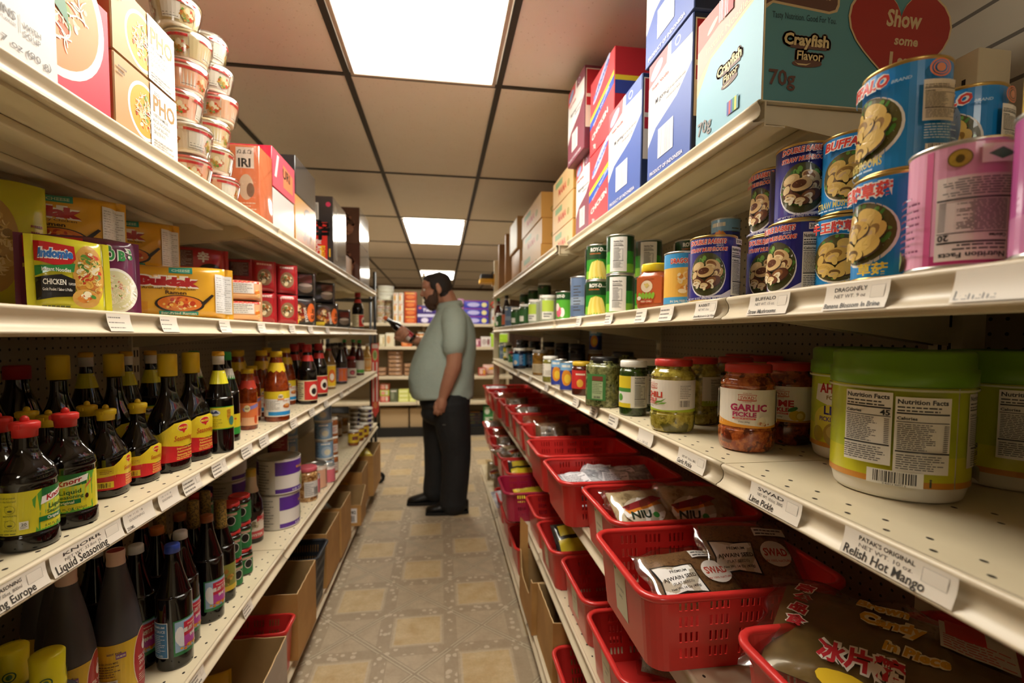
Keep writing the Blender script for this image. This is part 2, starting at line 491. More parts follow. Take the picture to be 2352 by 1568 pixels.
# ceiling lights
glow = bpy.data.materials.new('lit_diffuser'); glow.use_nodes = True; nt = glow.node_tree
nt.nodes.remove(nt.nodes['Principled BSDF'])
e = nt.nodes.new('ShaderNodeEmission'); e.inputs[0].default_value = (*LAMP_COL, 1); e.inputs[1].default_value = LAMP
nt.links.new(e.outputs[0], nt.nodes['Material Output'].inputs[0])
@kind
def ceiling_light():
    o = empty('ceiling_light'); w, d = .286, .571
    f = MB(); mt = M('#b9a895', .5)
    for x0, x1, y0, y1 in ((-w, -w+.016, -d, d), (w-.016, w, -d, d), (-w, w, -d, -d+.016), (-w, w, d-.016, d)):
        f.box(x0, x1, y0, y1, -.012, 0, mt, .003)
    f.build('frame', o)
    f = MB(); f.box(-w+.012, w-.012, -d+.012, d-.012, -.006, -.001, glow); f.build('diffuser', o)
    return o
for k, lab in ((0, 'lit fluorescent ceiling panel overhead in the near aisle, biggest and brightest'),
               (3, 'lit ceiling panel halfway along the aisle, above the hanging shelf goods'),
               (6, 'small lit ceiling panel just behind the head of the man')):
    put('ceiling_light', (TX+TW/2, TY+TD*(k+.5), CEIL-.006), 0, lab, 'ceiling light', 'fluorescent ceiling panels')

for c, k, lab in ((-4, 0, 'unseen ceiling panel added for fill light over the next left aisle, near end'), (-4, 3, 'unseen ceiling panel added for fill light over the next left aisle, far end'), (4, 3, 'unseen ceiling panel added for fill light over the cross aisle to the right'), (0, -3, 'unseen ceiling panel added for fill light behind the camera along the same aisle')):  # unseen panels, added to brighten the ceiling and the far end
    put('ceiling_light', (TX+TW*(c+.5), TY+TD*(k+.5), CEIL-.006), 0, lab, 'ceiling light', 'fluorescent ceiling panels')

# ------------------------------------------------------------------ gondola shelving
def steel(name, a, b_, rough=.38):
    m, nt, bs, co, _ = newmat(name, rough)
    nt.links.new(mix(nt, ramp(nt, noise(nt, co, 5, 5, .6), .35, .7), a, b_), bs.inputs['Base Color'])
    return m
CREAM = steel('cream_shelf_enamel', '#d9cbac', '#cdbf9f')
CREAM2 = steel('cream_channel_enamel', '#d8c9ad', '#cdbda0')
HOLE = M('#2b2116', .8)
peg, nt, b, co, (qx, qy, qz) = newmat('pegboard', .6)
dy = (qy.mod(.0254)-.0127); dz = (qz.mod(.0254)-.0127)
hol = (dy*dy+dz*dz).lt(.0032**2)
nt.links.new(mix(nt, hol, mix(nt, noise(nt, co, 4, 3), '#8a7c64', '#9b8c72'), '#15110c'), b.inputs['Base Color'])
PEG = peg
L1, L2, L3, L4, L5 = 1.655, 1.335, .99, .55, .10
R1, R1F, R2, R3, R4, R5, R6 = 1.69, 1.675, 1.366, 1.086, .69, .375, .10
LIP = [(.006, 0), (.0008, -.0006), (-.0016, -.003), (-.001, -.006), (.003, -.012), (.0045, -.018), (.003, -.025), (-.002, -.031), (-.0085, -.0345), (-.0095, -.0365), (-.008, -.038), (.0, -.037), (.012, -.035), (.012, -.029)]
def shelf(root, s, d0, d1, y0, y1, z, holes=2, lip=True):
    "s: side of the aisle (-1 left); d0 lip, d1 back, distances from the aisle line"
    m = MB(); g = .0015; y0 += g; y1 -= g
    m.box(min(s*(d0+.003), s*d1), max(s*(d0+.003), s*d1), y0, y1, z-.002, z, CREAM)
    m.box(*sorted((s*(d0+.012), s*(d0+.015))), y0, y1, z-.042, z-.002, CREAM)          # front hem
    m.box(*sorted((s*(d0+.015), s*(d0+.05))), y0, y1, z-.042, z-.040, CREAM)
    for q in (.42, .75):                                                                # stiffeners
        x = d0+(d1-d0)*q; m.box(*sorted((s*(x-.03), s*(x+.03))), y0+.02, y1-.02, z-.02, z-.002, CREAM, .004)
    for yy in (y0+.012, y1-.012):                                                       # end brackets
        P_ = [(s*d0+s*.02, z-.003), (s*d1, z-.003), (s*d1, z-.085), (s*(d0+.06), z-.034), (s*d0+s*.02, z-.034)]
        vs_ = [(x, yy-.0015, q) for x, q in P_]+[(x, yy+.0015, q) for x, q in P_]
        m.add(vs_, [tuple(range(5)), tuple(range(9, 4, -1))]+[(i, (i+1) % 5, 5+(i+1) % 5, 5+i) for i in range(5)], CREAM)
    r = .0028
    for row in range(holes*2):
        d = d0+.022+.026*row+(.10 if row > 1 else 0)
        n = int((y1-y0)/.052)
        for k in range(n):
            yy = y0+.03+.052*k+(.026 if row % 2 else 0)
            if yy > y1-.01: continue
            m.add([(s*d+r*cos(2*pi*q/8), yy+1.5*r*sin(2*pi*q/8), z+.0003) for q in range(8)], [tuple(range(8))], HOLE)
    o = m.build('shelf', root)
    if lip:
        m = MB(); ny = max(2, int((y1-y0)/.06))
        pr = LIP
        def f(u, v):
            i = v*(len(pr)-1); k = min(int(i), len(pr)-2); t = i-k
            return (s*(d0+pr[k][0]*(1-t)+pr[k+1][0]*t), y0+(y1-y0)*u, z+pr[k][1]*(1-t)+pr[k+1][1]*t)
        m.grid(f, ny, len(pr)-1, CREAM2)
        m.build('price_channel', o, solid=.0012)
    return o
def lip_face(s, d0, z):
    "maps a paper price card onto the channel of a shelf, from its nose to its toe: u along the aisle as read from the aisle"
    def f(u, v, o):
        t = (v-.0012)/.0283; a = -.0092+(-.0022+.0092)*t-.0016*sin(pi*min(1, max(0, t)))*-1
        return (s*(d0+a-o-.0004), (-u if s > 0 else u), z-.0335+.0295*t)
    return f
def price_label(sh, s, d0, z, yc, w, title='', sub='', name='', box=True, ink='#3d3a36', seed=1, namesize=.0095, bg='#e9dfcf'):
    q = Print(); c = -yc if s > 0 else yc
    for k in range(10):
        q.rect(c-w/2, .0012+.00283*k, c+w/2, .0012+.00283*(k+1), bg, 3); q.n = 1
    if box:
        q.rect(c+w*.24, .012, c+w*.44, .0255, '#9a9388'); q.rect(c+w*.244, .0124, c+w*.436, .0251, bg)
    if title: q.text(title, c-w*.08, .0215, .0048, ink, .6, w=w*.52)
    if sub: q.text(sub, c-w*.08, .0145, .0042, '#77716a', 0, w=w*.5)
    if name: q.text(name, c-w*.46, .0035, namesize, ink, .6, al='l')
    if not (title or name): q.lines(c-w*.45, .004, c+w*.2, .027, 3, '#8b847a', .4, seed)
    mb = MB(); q.lay(mb, lip_face(s, d0, z), base=.0004)
    return mb.build('price_label', sh)
def unit(name, label):
    o = empty(name); tag(o, label, 'shelving'); return o
GL = unit('shelving_unit', 'cream steel gondola shelving along the left of the aisle, sauces and noodles on it')
GR = unit('shelving_unit', 'cream steel gondola shelving along the right, tins, jars and red baskets on it')
LX, RX = .542, .469
LBRK = [-.35, .514, 1.734, 2.954, 4.174]; RBRK = [-.30, .743, 1.963, 3.18, 4.40]
SH = {}
for i, (a, c_) in enumerate(zip(LBRK, LBRK[1:])):
    for nm, z, d in (('L1', L1, LX), ('L2', L2, LX), ('L3', L3, LX), ('L4', L4, LX), ('L5', L5, LX+.003)):
        SH[nm, i] = shelf(GL, -1, d, 1.0, a, c_, z, 2 if nm in 'L3L4' else 0)
    m = MB(); m.box(-1.005, -1.0, a+.02, c_-.02, .1, 1.84, PEG); m.build('back_panel', GL)
    m = MB(); m.box(-1.0, -LX-.04, a, c_, 0, .06, M('#5b5140', .6)); m.build('kick_plate', GL)
for i, (a, c_) in enumerate(zip(RBRK, RBRK[1:])):
    lv = [('R2', R2, RX, 2), ('R3', R3, RX, 2), ('R4', R4, .445, 2), ('R5', R5, .409, 2), ('R6', R6, .365, 0)]
    if i == 1: lv.append(('R1', R1, .515, 0))
    if i > 1: lv.append(('R1', R1F, RX, 0))
    for nm, z, d, h in lv: SH[nm, i] = shelf(GR, 1, d, .93, a, c_, z, h)
    m = MB(); m.box(.93, .935, a+.02, c_-.02, .1, 1.56 if i == 0 else 1.70, PEG); m.build('back_panel', GR)
    m = MB(); m.box(.405, .93, a, c_, 0, .06, M('#5b5140', .6)); m.build('kick_plate', GR)
def upright(par, x0, x1, y, h, front, wide=False):
    w = .03 if wide else .019
    m = MB(); m.box(x0, x1, y-w, y+w, 0, h, CREAM, .002)
    k = 0
    while .12+.05*k < h-.03:
        z = .12+.05*k; k += 1
        for q in (-.008, .008):
            m.box(front-.0006, front+.0006, y+q-.003, y+q+.003, z, z+.022, HOLE)
    m.build('upright', par)
for y in LBRK[1:]: upright(GL, -1.03, -.99, y, 1.86, -.99)
upright(GR, .885, .95, .735, 1.785, .885, True)
for y in RBRK[2:]: upright(GR, .925, .965, y, 1.80, .925)

# price labels that can be read
price_label(SH['R3', 0], 1, RX, R3, .607, .105, 'SWAD', 'NET WT. 10.6oz. 300G', 'Lime Pickle', seed=1, namesize=.0085)
price_label(SH['R3', 0], 1, RX, R3, .425, .125, "PATAK'S ORIGINAL", 'NET WT. 10 oz.', 'Relish Hot Mango', seed=2, namesize=.0095)
price_label(SH['R3', 1], 1, RX, R3, .835, .10, '', 'NET WT. 10.6oz. 300G', 'Garlic Pickle', namesize=.008)
price_label(SH['R3', 1], 1, RX, R3, 1.04, .08, '', '', 'Green Chili Pickle', box=False, namesize=.006)
for k, y in enumerate((1.25, 1.42, 1.62)): price_label(SH['R3', 1], 1, RX, R3, y, .07, seed=k+5)
for k, y in enumerate((2.1, 2.5, 2.9)): price_label(SH['R3', 2], 1, RX, R3, y, .07, seed=k+5)
price_label(SH['R2', 0], 1, RX, R2, .634, .085, 'BUFFALO', 'NET WT. 15 oz.', 'Straw Mushrooms', seed=3, namesize=.006)
price_label(SH['R2', 0], 1, RX, R2, .487, .085, 'DRAGONFLY', 'NET WT. 9 oz', 'Banana Blossom In Brine', seed=4, namesize=.0055)
price_label(SH['R2', 0], 1, RX, R2, .34, .08, '', '', 'Banana', box=False, namesize=.009)
price_label(SH['R2', 1], 1, RX, R2, .80, .07, 'RABBIT', 'NET WT. 15oz', 'Straw Mushroom In Salt Water', namesize=.004)
for k, y in enumerate((.95, 1.08, 1.3, 1.6)): price_label(SH['R2', 1], 1, RX, R2, y, .06, seed=k+15)
price_label(SH['L3', 1], -1, LX, L3, .67, .12, 'MAGGI SEASONING', 'NET WT. 27.05oz. 800ml', 'Seasoning Europe', seed=3, namesize=.0095)
price_label(SH['L3', 1], -1, LX, L3, .812, .15, 'KNORR', 'NET WT. 33.8oz 1L', 'Liquid Seasoning', seed=4, namesize=.0115)
price_label(SH['L3', 1], -1, LX, L3, .935, .085, 'KNORR LIQUID', 'SEASONING', '250ML', box=False, namesize=.005)
price_label(SH['L3', 1], -1, LX, L3, 1.03, .07, 'KNORR LIQUID', 'SEASONING', '', box=False)
for k, y in enumerate((1.12, 1.25, 1.42, 1.55)): price_label(SH['L3', 1], -1, LX, L3, y, .075, seed=k+9)
for k, y in enumerate((1.85, 2.1, 2.35, 2.7)): price_label(SH['L3', 2], -1, LX, L3, y, .08, seed=k+19)
for k, y in enumerate((.72, .9, 1.05, 1.3, 1.55)): price_label(SH['L2', 1], -1, LX, L2, y, .06, seed=k+29, box=False) if k else None
for k, y in enumerate((1.85, 2.1, 2.4)): price_label(SH['L2', 2], -1, LX, L2, y, .07, seed=k+39)
for k, y in enumerate((.95, 1.12, 1.4)): price_label(SH['L4', 1], -1, LX, L4, y, .06, seed=k+49)
price_label(SH['R4', 1], 1, .445, R4, .98, .09, '', '', 'Chilli Powder Hot', namesize=.006, box=False)

# shelving across the end of the aisle
GB = unit('shelving_unit', 'cream gondola shelving across the far end of the aisle behind the man')
BY, BZ = 6.15, (1.44, 1.147, .772, .445)
for x0, x1 in ((-1.53, -.31), (-.31, .91)):
    for z in BZ:
        m = MB(); m.box(x0+.002, x1-.002, BY, 6.6, z-.03, z, CREAM, .003)
        o = m.build('shelf', GB)
        m = MB(); m.box(x0+.003, x1-.003, BY-.006, BY+.001, z-.036, z+.001, CREAM2, .002); m.build('price_channel', o)
    m = MB(); m.box(x0, x1, 6.6, 6.62, .1, 1.9, M('#8f7e60', .7)); m.build('back_panel', GB)
for x in (-.235, -1.5, .9): 
    m = MB(); m.box(x-.02, x+.02, 6.56, 6.60, 0, 2.12, CREAM, .003); m.build('upright', GB)
m = MB(); m.box(-1.53, .91, BY+.03, 6.6, 0, .112, M('#191817', .5)); m.build('kick_plate', GB)
# ------------------------------------------------------------------ kinds of goods
GOLD = M('#c9a862', .3, .9); SILVER = M('#c9c6be', .28, .9); WHITEP = M('#ece8dd', .4)
BLACKGL = M('#0b0706', .07, spec=.6, coat=.4); DARKBR = M('#1c0c06', .08, spec=.6, coat=.4)
def label_mesh(root, q, fn, name='label', maxu=.008, rough=.35, coat=.3, base=.0002):
    mb = MB(); q.lay(mb, fn, maxu, rough=rough, coat=coat, base=base); return mb.build(name, root)
def can(r, h, design, rim=GOLD, name='food_can', a0=-pi/2, n=36, ring=True, lidmat=None):
    o = empty(name); m = MB()
    pr = [(r*.90, .003), (r*.97, .0), (r+.0012, .0012), (r+.0012, .003), (r-.0006, .005), (r-.0006, h-.005), (r+.0012, h-.003), (r+.0012, h-.0008), (r*.98, h), (r*.93, h-.002), (r*.92, h-.005), (r*.4, h-.0055)]
    m.lathe(pr, rim, n); m.build('tin', o)
    q = Print(); design(q, 2*pi*r, h)
    label_mesh(o, q, on_round(r, 0, a0), base=0)
    return o
def wrap(q, W, h, col, z0=.0045, z1=None):
    q.rect(-W/2, z0, W/2, (z1 or h)-z0, col, 40)
MUSH = (['#6a3a1c', '#e2c690', '#8a5a30', '#d2b07a', '#5c3018'], ['#f0dcb4', '#e6cc98', '#efe0c0'], ['#4f8a34', '#6fa044', '#2f5d22'])
STRAW = (['#c9a24c', '#8f6a2e', '#d4b05a', '#6e5024'], ['#e6c978', '#d8b562'], ['#4f8a34', '#6fa044', '#3b6d28'])
def rabbit_design(q, W, h):
    wrap(q, W, h, '#2a2780')
    q.ell(-.006, h*.40, .036, h*.335, '#e9e6ee', 30); q.ell(-.006, h*.415, .0345, h*.325, '#4a4a26', 30)
    q.mushrooms(-.006, h*.42, .033, 5, *MUSH)
    q.poly([(-.045, .006), (.035, .006), (.04, h*.2), (.02, h*.1), (-.01, h*.065), (-.045, h*.055)], '#d9d4e8')
    q.rect(-.045, .0045, .038, h*.058, '#2a2780', 10)
    q.text('NET WT. 15 OZ. (425g) DR. WT. 7.4 OZ (210g)', -.002, h*.035, .0032, '#e8e6f0', .6, w=.075)
    q.text('DOUBLE RABBITS', -.004, h*.86, .0085, '#d8402f', 1.6, .6, w=.062, edge=('#f3e6df', 5))
    q.text('BRAND', .016, h*.82, .0024, '#d8d4e8', 1, .5)
    q.text('STRAW MUSHROOMS', -.003, h*.75, .007, '#d8402f', 1.4, .6, w=.064, edge=('#f3e6df', 4))
    q.facts(.036, h*.09, .064, h*.82, seed=4); q.rect(.042, h*.85, .060, h*.93, '#efeae0')
    q.text('3042', .051, h*.868, .006, '#222', .8); q.text('PRODUCT OF CHINA', .05, h*.04, .0025, '#cfcbe6', .4)
    q.facts(-W*.30-.03, h*.09, -W*.30, h*.82, seed=6)
def buffalo_design(q, W, h, cn=False, big=False):
    k = h/.105; wrap(q, W, h, '#1583c9')
    q.ell(-.004*k, h*.45, .036*k, h*.31, '#e7e2da', 30); q.ell(-.005*k, h*.46, .0345*k, h*.295, '#5a5428', 30)
    q.mushrooms(-.005*k, h*.46, .03*k, 8, *STRAW)
    if cn:
        q.text('牛王牌草菇', -.006*k, h*.79, .0105*k, '#e0483a', 2, w=.062*k, edge=('#f1ebe4', 6))
        q.text('草菇', .012*k, h*.06, .009*k, '#e3c23e', 1.5)
    else:
        q.text('BUFFALO', -.006*k, h*.80, .0105*k, '#d93d31', 2, .7, w=.052*k, edge=('#f1ebe4', 6))
        q.text('BRAND', .028*k, h*.795, .003*k, '#b9d8ee', 1, .6)
        q.text('STRAW MUSHROOMS', -.012*k, h*.085, .0085*k, '#d9c567', 1.2, w=.058*k)
        q.lines(-.04*k, h*.04, .012*k, h*.075, 1, '#bfdcf0', .5)
    x = W*.25
    if big:
        x = W*.19
        q.ring(x+.012*k, h*.86, .0085*k, .0085*k, .0015*k, '#e07a4e'); q.ring(x+.012*k, h*.86, .006*k, .006*k, .001*k, '#e07a4e'); q.ell(x+.012*k, h*.86, .0035*k, .004*k, '#d98a62')
    q.facts(x, h*.40 if big else h*.3, x+.026*k, h*.76, seed=9, ink='#4a4238', bg='#e9dfcc', title='')
    q.lines(x+.001, h*.23, x+.026*k, h*.37, 6, '#cfe4f2', .35)
    q.rect(x+.002*k, h*.06, x+.027*k, h*.19, '#e6e0d4'); q.bars(x+.004*k, h*.075, x+.025*k, h*.185, '#4a4038', 22)
    q.ell(-W*.42, h*.45, .036*k, h*.31, '#e7e2da', 30); q.ell(-W*.42, h*.46, .034*k, h*.295, '#5a5428', 30)
    q.mushrooms(-W*.42, h*.46, .03*k, 3, *STRAW)
def corn_design(q, W, h):
    wrap(q, W, h, '#2f8f2a'); q.rect(-W/2, h*.58, W/2, h-.0045, '#17401f', 40); q.rect(-W/2, .0045, W/2, h*.26, '#86c43c', 40)
    for i in range(7):
        q.ell(-.026+.0075*i, h*(.30-.012*abs(i-3)), .0065, h*.26, '#e9cf5e' if i % 2 else '#f0dc7c', 14, -.25+.08*i)
    q.text('ROY-D', -.006, h*.80, .012, '#f2efe6', 2.2, w=.042); q.text('BRAND', .022, h*.80, .003, '#f2efe6', 1, .5)
    q.text('YOUNG CORN', -.012, h*.72, .004, '#e07a3c', 1)
    x = W*.22; q.rect(x, h*.06, x+.05, h*.93, '#efece6', 6); q.facts(x+.01, h*.12, x+.04, h*.86, seed=5, bg='#efece6')
    x = -W*.22-.05; q.rect(x, h*.06, x+.05, h*.93, '#efece6', 6); q.facts(x+.01, h*.12, x+.04, h*.86, seed=6, bg='#efece6')
def lychee_design(q, W, h):
    corn = '#57ab33'
    wrap(q, W, h, corn); q.rect(-W/2, h*.7, W/2, h-.0045, '#1d4a24', 40)
    q.ell(.006, h*.25, .011, h*.17, '#f2efe4', 16); q.ell(-.012, h*.28, .015, h*.2, '#d9657a', 16); q.ell(-.02, h*.45, .012, h*.14, '#efdccf', 14)
    q.text('ROY-D', -.004, h*.78, .012, '#f2efe6', 2.2, w=.042); q.facts(W*.22, h*.1, W*.22+.032, h*.75)
def dragonfly_design(q, W, h):
    wrap(q, W, h, '#eab54f'); q.rect(-W/2, h*.7, W/2, h-.0045, '#3b9bd6', 40); q.rect(-W/2, .0045, W/2, h*.16, '#4b9fd0', 40)
    q.food(0, h*.42, .03, h*.26, ['#e9a94a', '#f2cf86', '#d98b34', '#f4ddb0'], 30, .004, .009, 3)
    q.text('DRAGONFLY', 0, h*.78, .010, '#d9452f', 2, w=.06, edge=('#f2ead8', 5)); q.text('IN SALTED WATER', 0, h*.06, .005, '#f2ead8', 1)
    q.facts(W*.25, h*.1, W*.25+.03, h*.85)
def pink_design(q, W, h):
    wrap(q, W, h, '#e29cba'); 
    q.rect(-.006, .005, .062, .014, '#b5306b', 8); q.rect(-.010, .005, -.004, h-.006, '#c94f86')
    q.facts(.0, .008, .056, h*.72, seed=3, flip=True, title='Nutrition Facts', cal='20', bg='#eedfd8', n=16)
    q.ell(.016, h*.85, .0085, .0085, '#a9892f', 24); q.ring(.016, h*.85, .0085, .0085, .001, '#6d5518'); q.ell(.016, h*.845, .003, .004, '#57430f')
    q.rect(.030, h*.79, .058, h*.93, '#e9e4da', 4); q.poly([(.034, h*.855), (.044, h*.81), (.055, h*.855), (.044, h*.90)], '#3c7d57')
    q.lines(-.045, h*.15, -.012, h*.65, 9, '#7a2f5a', .3, 4); q.ell(-.05, h*.13, .016, .011, '#8d9a5a', 14)
def banana_design(q, W, h):
    wrap(q, W, h, '#b04a8c'); q.rect(-W/2, .0045, W/2, h*.30, '#c77aa6', 40)
    q.ell(.012, h*.52, .036, h*.26, '#c9692f', 24); q.ell(.018, h*.47, .028, h*.2, '#e3a14a', 24); q.ell(.022, h*.44, .019, h*.15, '#efe1c6', 22); q.ring(.022, h*.44, .017, h*.135, .0012, '#b08d4a')
    q.ell(.024, h*.43, .012, h*.09, '#d9c53c', 16); q.ell(.024, h*.7, .012, h*.05, '#5a3a22', 12, .4)
    q.rect(-.012, h*.84, .004, h*.97, '#e07a2c', 3); q.rect(-.009, h*.85, .001, h*.955, '#efe3dc', 3); q.ell(-.004, h*.91, .003, .006, '#d9a9a0')
    q.text('BANANA', .016, h*.755, .009, '#5560c9', 2, w=.05)
    q.rect(-.020, h*.17, .05, h*.36, '#e9e6e2', 9); q.lines(-.017, h*.18, .047, h*.35, 5, '#6d6a66', .45, 7)
    q.text('BB 20 81 20 BL', .006, h*.06, .0075, '#5a2d52', 1.6, w=.055, flip=True)
def peach_design(q, W, h):
    wrap(q, W, h, '#d9b24a'); q.rect(-W/2, h*.6, W/2, h-.0045, '#7a3f8f', 40); q.rect(-W/2, h*.85, W/2, h-.0045, '#e3cf3f', 40)
    for i in range(8): q.ell(-.035+.009*i, h*.32, .006, h*.2, '#f0d98a' if i % 2 else '#e3b95c', 12, .5)
    q.ell(-.01, h*.6, .03, h*.1, '#c9602c', 18)
def purplecan_design(q, W, h):
    wrap(q, W, h, '#cfc8b8')
    for u0 in (-.02, -.26):
        q.rect(u0, h*.02, u0+.17, h*.98, '#e3ddd6', 14); q.rect(u0, h*.55, u0+.17, h*.93, '#5a2f93', 14); q.rect(u0, h*.05, u0+.17, h*.17, '#5a2f93', 14)
        q.rect(u0, h*.02, u0+.17, h*.05, '#e3ddd6', 14); q.rect(u0, h*.93, u0+.17, h*.98, '#d9d3e0', 14)
    q.text('6 LB. 10 OZ.', .07, h*.08, .008, '#e9e4f0', 1); q.food(.11, h*.3, .03, h*.2, ['#8d9a5c', '#b5b884', '#6d7a40'], 24, .004, .008, 2, '#a8a878')
    q.text('MUNG BEAN SPROUT', .095, h*.7, .010, '#e3a03c', 1.5, w=.07); q.lines(-.09, h*.1, -.04, h*.9, 10, '#6d675c', .3)
def plain_can(col, band=None, spots=None):
    def d(q, W, h):
        wrap(q, W, h, col)
        if band: q.rect(-W/2, h*band[1], W/2, h*band[2], band[0], 40)
        if spots: q.ell(0, h*.45, W*.1, h*.28, spots[0], 16); q.ell(.004, h*.42, W*.06, h*.16, spots[1], 12)
        q.lines(W*.14, h*.15, W*.24, h*.8, 9, '#4a463f', .35); q.lines(-W*.26, h*.15, -W*.14, h*.8, 9, '#4a463f', .35)
        q.lines(-W*.1, h*.78, W*.1, h*.9, 1, '#f0ece0', .7, 3)
    return d
K = lambda n, f: KINDS.__setitem__(n, f)
K('rabbit_can', lambda: can(.0425, .126, rabbit_design)); K('buffalo_can', lambda: can(.0415, .122, buffalo_design))
K('buffalo_cn_can', lambda: can(.0415, .122, lambda q, W, h: buffalo_design(q, W, h, True)))
K('big_buffalo_can', lambda: can(.0415, .122, lambda q, W, h: buffalo_design(q, W, h, False, True)))
K('big_buffalo_cn_can', lambda: can(.0415, .122, lambda q, W, h: buffalo_design(q, W, h, True, False)))
K('corn_can', lambda: can(.0405, .117, corn_design, SILVER)); K('lychee_can', lambda: can(.0405, .117, lychee_design, SILVER))
K('dragonfly_can', lambda: can(.040, .117, dragonfly_design, SILVER)); K('pink_can', lambda: can(.0415, .122, pink_design, SILVER))
K('banana_can', lambda: can(.0415, .122, banana_design, SILVER)); K('peach_can', lambda: can(.0415, .122, peach_design, SILVER))
K('purple_can', lambda: can(.078, .135, purplecan_design, M('#b9b3a2', .35, .8)))
K('blue_can', lambda: can(.044, .097, plain_can('#7fa0bd', ('#d8d6c8', .0, .12), ('#a9bccb', '#d9d3b8')), SILVER))
K('salmon_can', lambda: can(.05, .115, plain_can('#dca98c', ('#e9d9cb', .8, .97)), SILVER)); K('rose_can', lambda: can(.036, .085, plain_can('#d8707c', ('#ecdcd8', .82, .96)), SILVER))
K('blue_white_can', lambda: can(.05, .15, plain_can('#5f7391', ('#8d9db0', .3, .5)), SILVER))
K('mango_can', lambda: can(.033, .112, plain_can('#2f3f96', ('#7fb2da', .7, .97), ('#d98a2c', '#e9c13c')), SILVER))
def flat_tin():
    o = empty('flat_tin'); r, h = .048, .036
    m = MB(); m.lathe([(r*.97, 0), (r, .002), (r, h-.01)], M('#8d8068', .35, .5), 28); m.build('tin', o)
    m = MB(); m.lathe([(r+.001, h-.012), (r+.003, h-.010), (r+.003, h-.001), (r, h)], WHITEP, 28); m.build('lid', o)
    q = Print(); q.rect(-.02, .003, .012, h-.014, '#3a2f6b', 5); q.rect(.012, .003, .03, h-.014, '#c9bfa8', 5); label_mesh(o, q, on_round(r))
    return o
K('flat_tin', flat_tin)

# ---- bottles
def bottle(prof, mat, cap=None, labels=(), name='sauce_bottle', sq=0, n=32, sy=1, extra=None):
    o = empty(name); m = MB(); m.lathe(prof, mat, n, sq, sy=sy); m.build('body', o)
    if cap:
        r, z0, z1, cm_ = cap[:4]; m = MB()
        if len(cap) > 4: cap[4](m, r, z0, z1, cm_)
        else: m.lathe([(r, z0), (r, z1-.002), (r-.0015, z1), (r*.5, z1+.0002)], cm_, 24, flute=(24, .025, z0-.1, z1-.003))
        m.build('cap', o)
    rf = prof_r(prof)
    for nm, z0, d in labels:
        q = Print(); d(q)
        R0 = rf(z0)
        def fn(u, v, o_, R0=R0, z0=z0):
            a = -pi/2+u/R0; r = rf(z0+v)
            if sq: r *= (abs(cos(a))**4+abs(sin(a))**4)**-.25*sq+(1-sq)
            r += o_+.0003
            return (r*cos(a), r*sin(a)*sy, z0+v)
        label_mesh(o, q, fn, nm, .006)
    return o
def flip_cap(m, r, z0, z1, mt):
    m.lathe([(r*.93, z0), (r*.96, z1-.012), (r*1.12, z1-.010), (r*1.15, z1-.002), (r*1.0, z1), (r*.3, z1+.0005)], mt, 24)
    m.lathe([(r*.38, z1-.001), (r*.34, z1+.005), (r*.2, z1+.008), (r*.02, z1+.009)], mt, 14)
    m.box(-r*1.3, -r*1.05, -.003, .003, z1-.009, z1-.003, mt)
def knorr():
    pr = smooth_prof([(.033, 0), (.0365, .004), (.0365, .02), (.0345, .03), (.0345, .088), (.0365, .098), (.033, .112), (.021, .128), (.0155, .140), (.014, .152), (.013, .160)], 4)
    def d(q):
        q.rect(-.100, 0, .100, .060, '#d9cf2f', 30)
        q.poly([(-.03, 0), (.03, 0), (.034, .02), (.03, .04), (.036, .06), (-.02, .06), (-.034, .045), (-.026, .025)], '#5da33c')
        q.ell(.004, .034, .022, .022, '#b7cf4e', 24); q.rect(-.021, .041, .021, .060, '#1f6b35', 4)
        q.poly([(-.023, .037), (.022, .047), (.024, .057), (-.021, .048)], '#f2eee6')
        q.text('Knorr', .0, .0445, .0078, '#b3242c', 1.5, .8, w=.032, rot=.2)
        q.text('Liquid', .0, .029, .007, '#235c2c', 1, w=.026); q.text('Seasoning', .0, .022, .0055, '#235c2c', 1, w=.031)
        q.rect(-.026, .0125, .012, .0195, '#14703c', 4); q.text('Original', -.006, .014, .0045, '#f0ecdc', .8)
        q.text('8.45 FL OZ (250ml)', -.0, .004, .0035, '#2c4a22', .5)
        q.poly([(.018, .034), (.026, .042), (.03, .05), (.02, .04)], '#d9694a'); q.ell(.02, .022, .0025, .004, '#3a1a10')
        q.text('The perfect all-around', -.066, .052, .0028, '#5a6420', .3, w=.032); q.text('companion in the kitchen!', -.066, .047, .0028, '#5a6420', .3, w=.034)
        for i, (x, y, t) in enumerate(((-.075, .036, 'COOK'), (-.056, .037, 'MARINATE'), (-.075, .016, 'DIP'), (-.056, .017, 'SPRINKLE'))):
            q.ring(x, y, .0062, .0060, .0005, '#7a7a1c', 20); q.ell(x, y-.002, .003, .0014, '#4a4d14', 10); q.text(t, x, y-.0098, .0024, '#5a6420', .6)
            q.tq = 0; q.rect(x-.006, y+.0045, x-.001, y+.0052, '#7a7a1c')
        q.lines(-.085, .002, -.048, .005, 1, '#6d7020', .5)
        q.rect(-.046, .008, -.037, .019, '#e9e6da', 2); q.text('20', -.0415, .013, .004, '#2f2f2c', .8); q.lines(-.045, .009, -.038, .0125, 2, '#555', .4)
    return bottle(pr, BLACKGL, (.0148, .158, .180, M('#d8322c', .4), flip_cap), [('label', .026, d)], sy=.92)
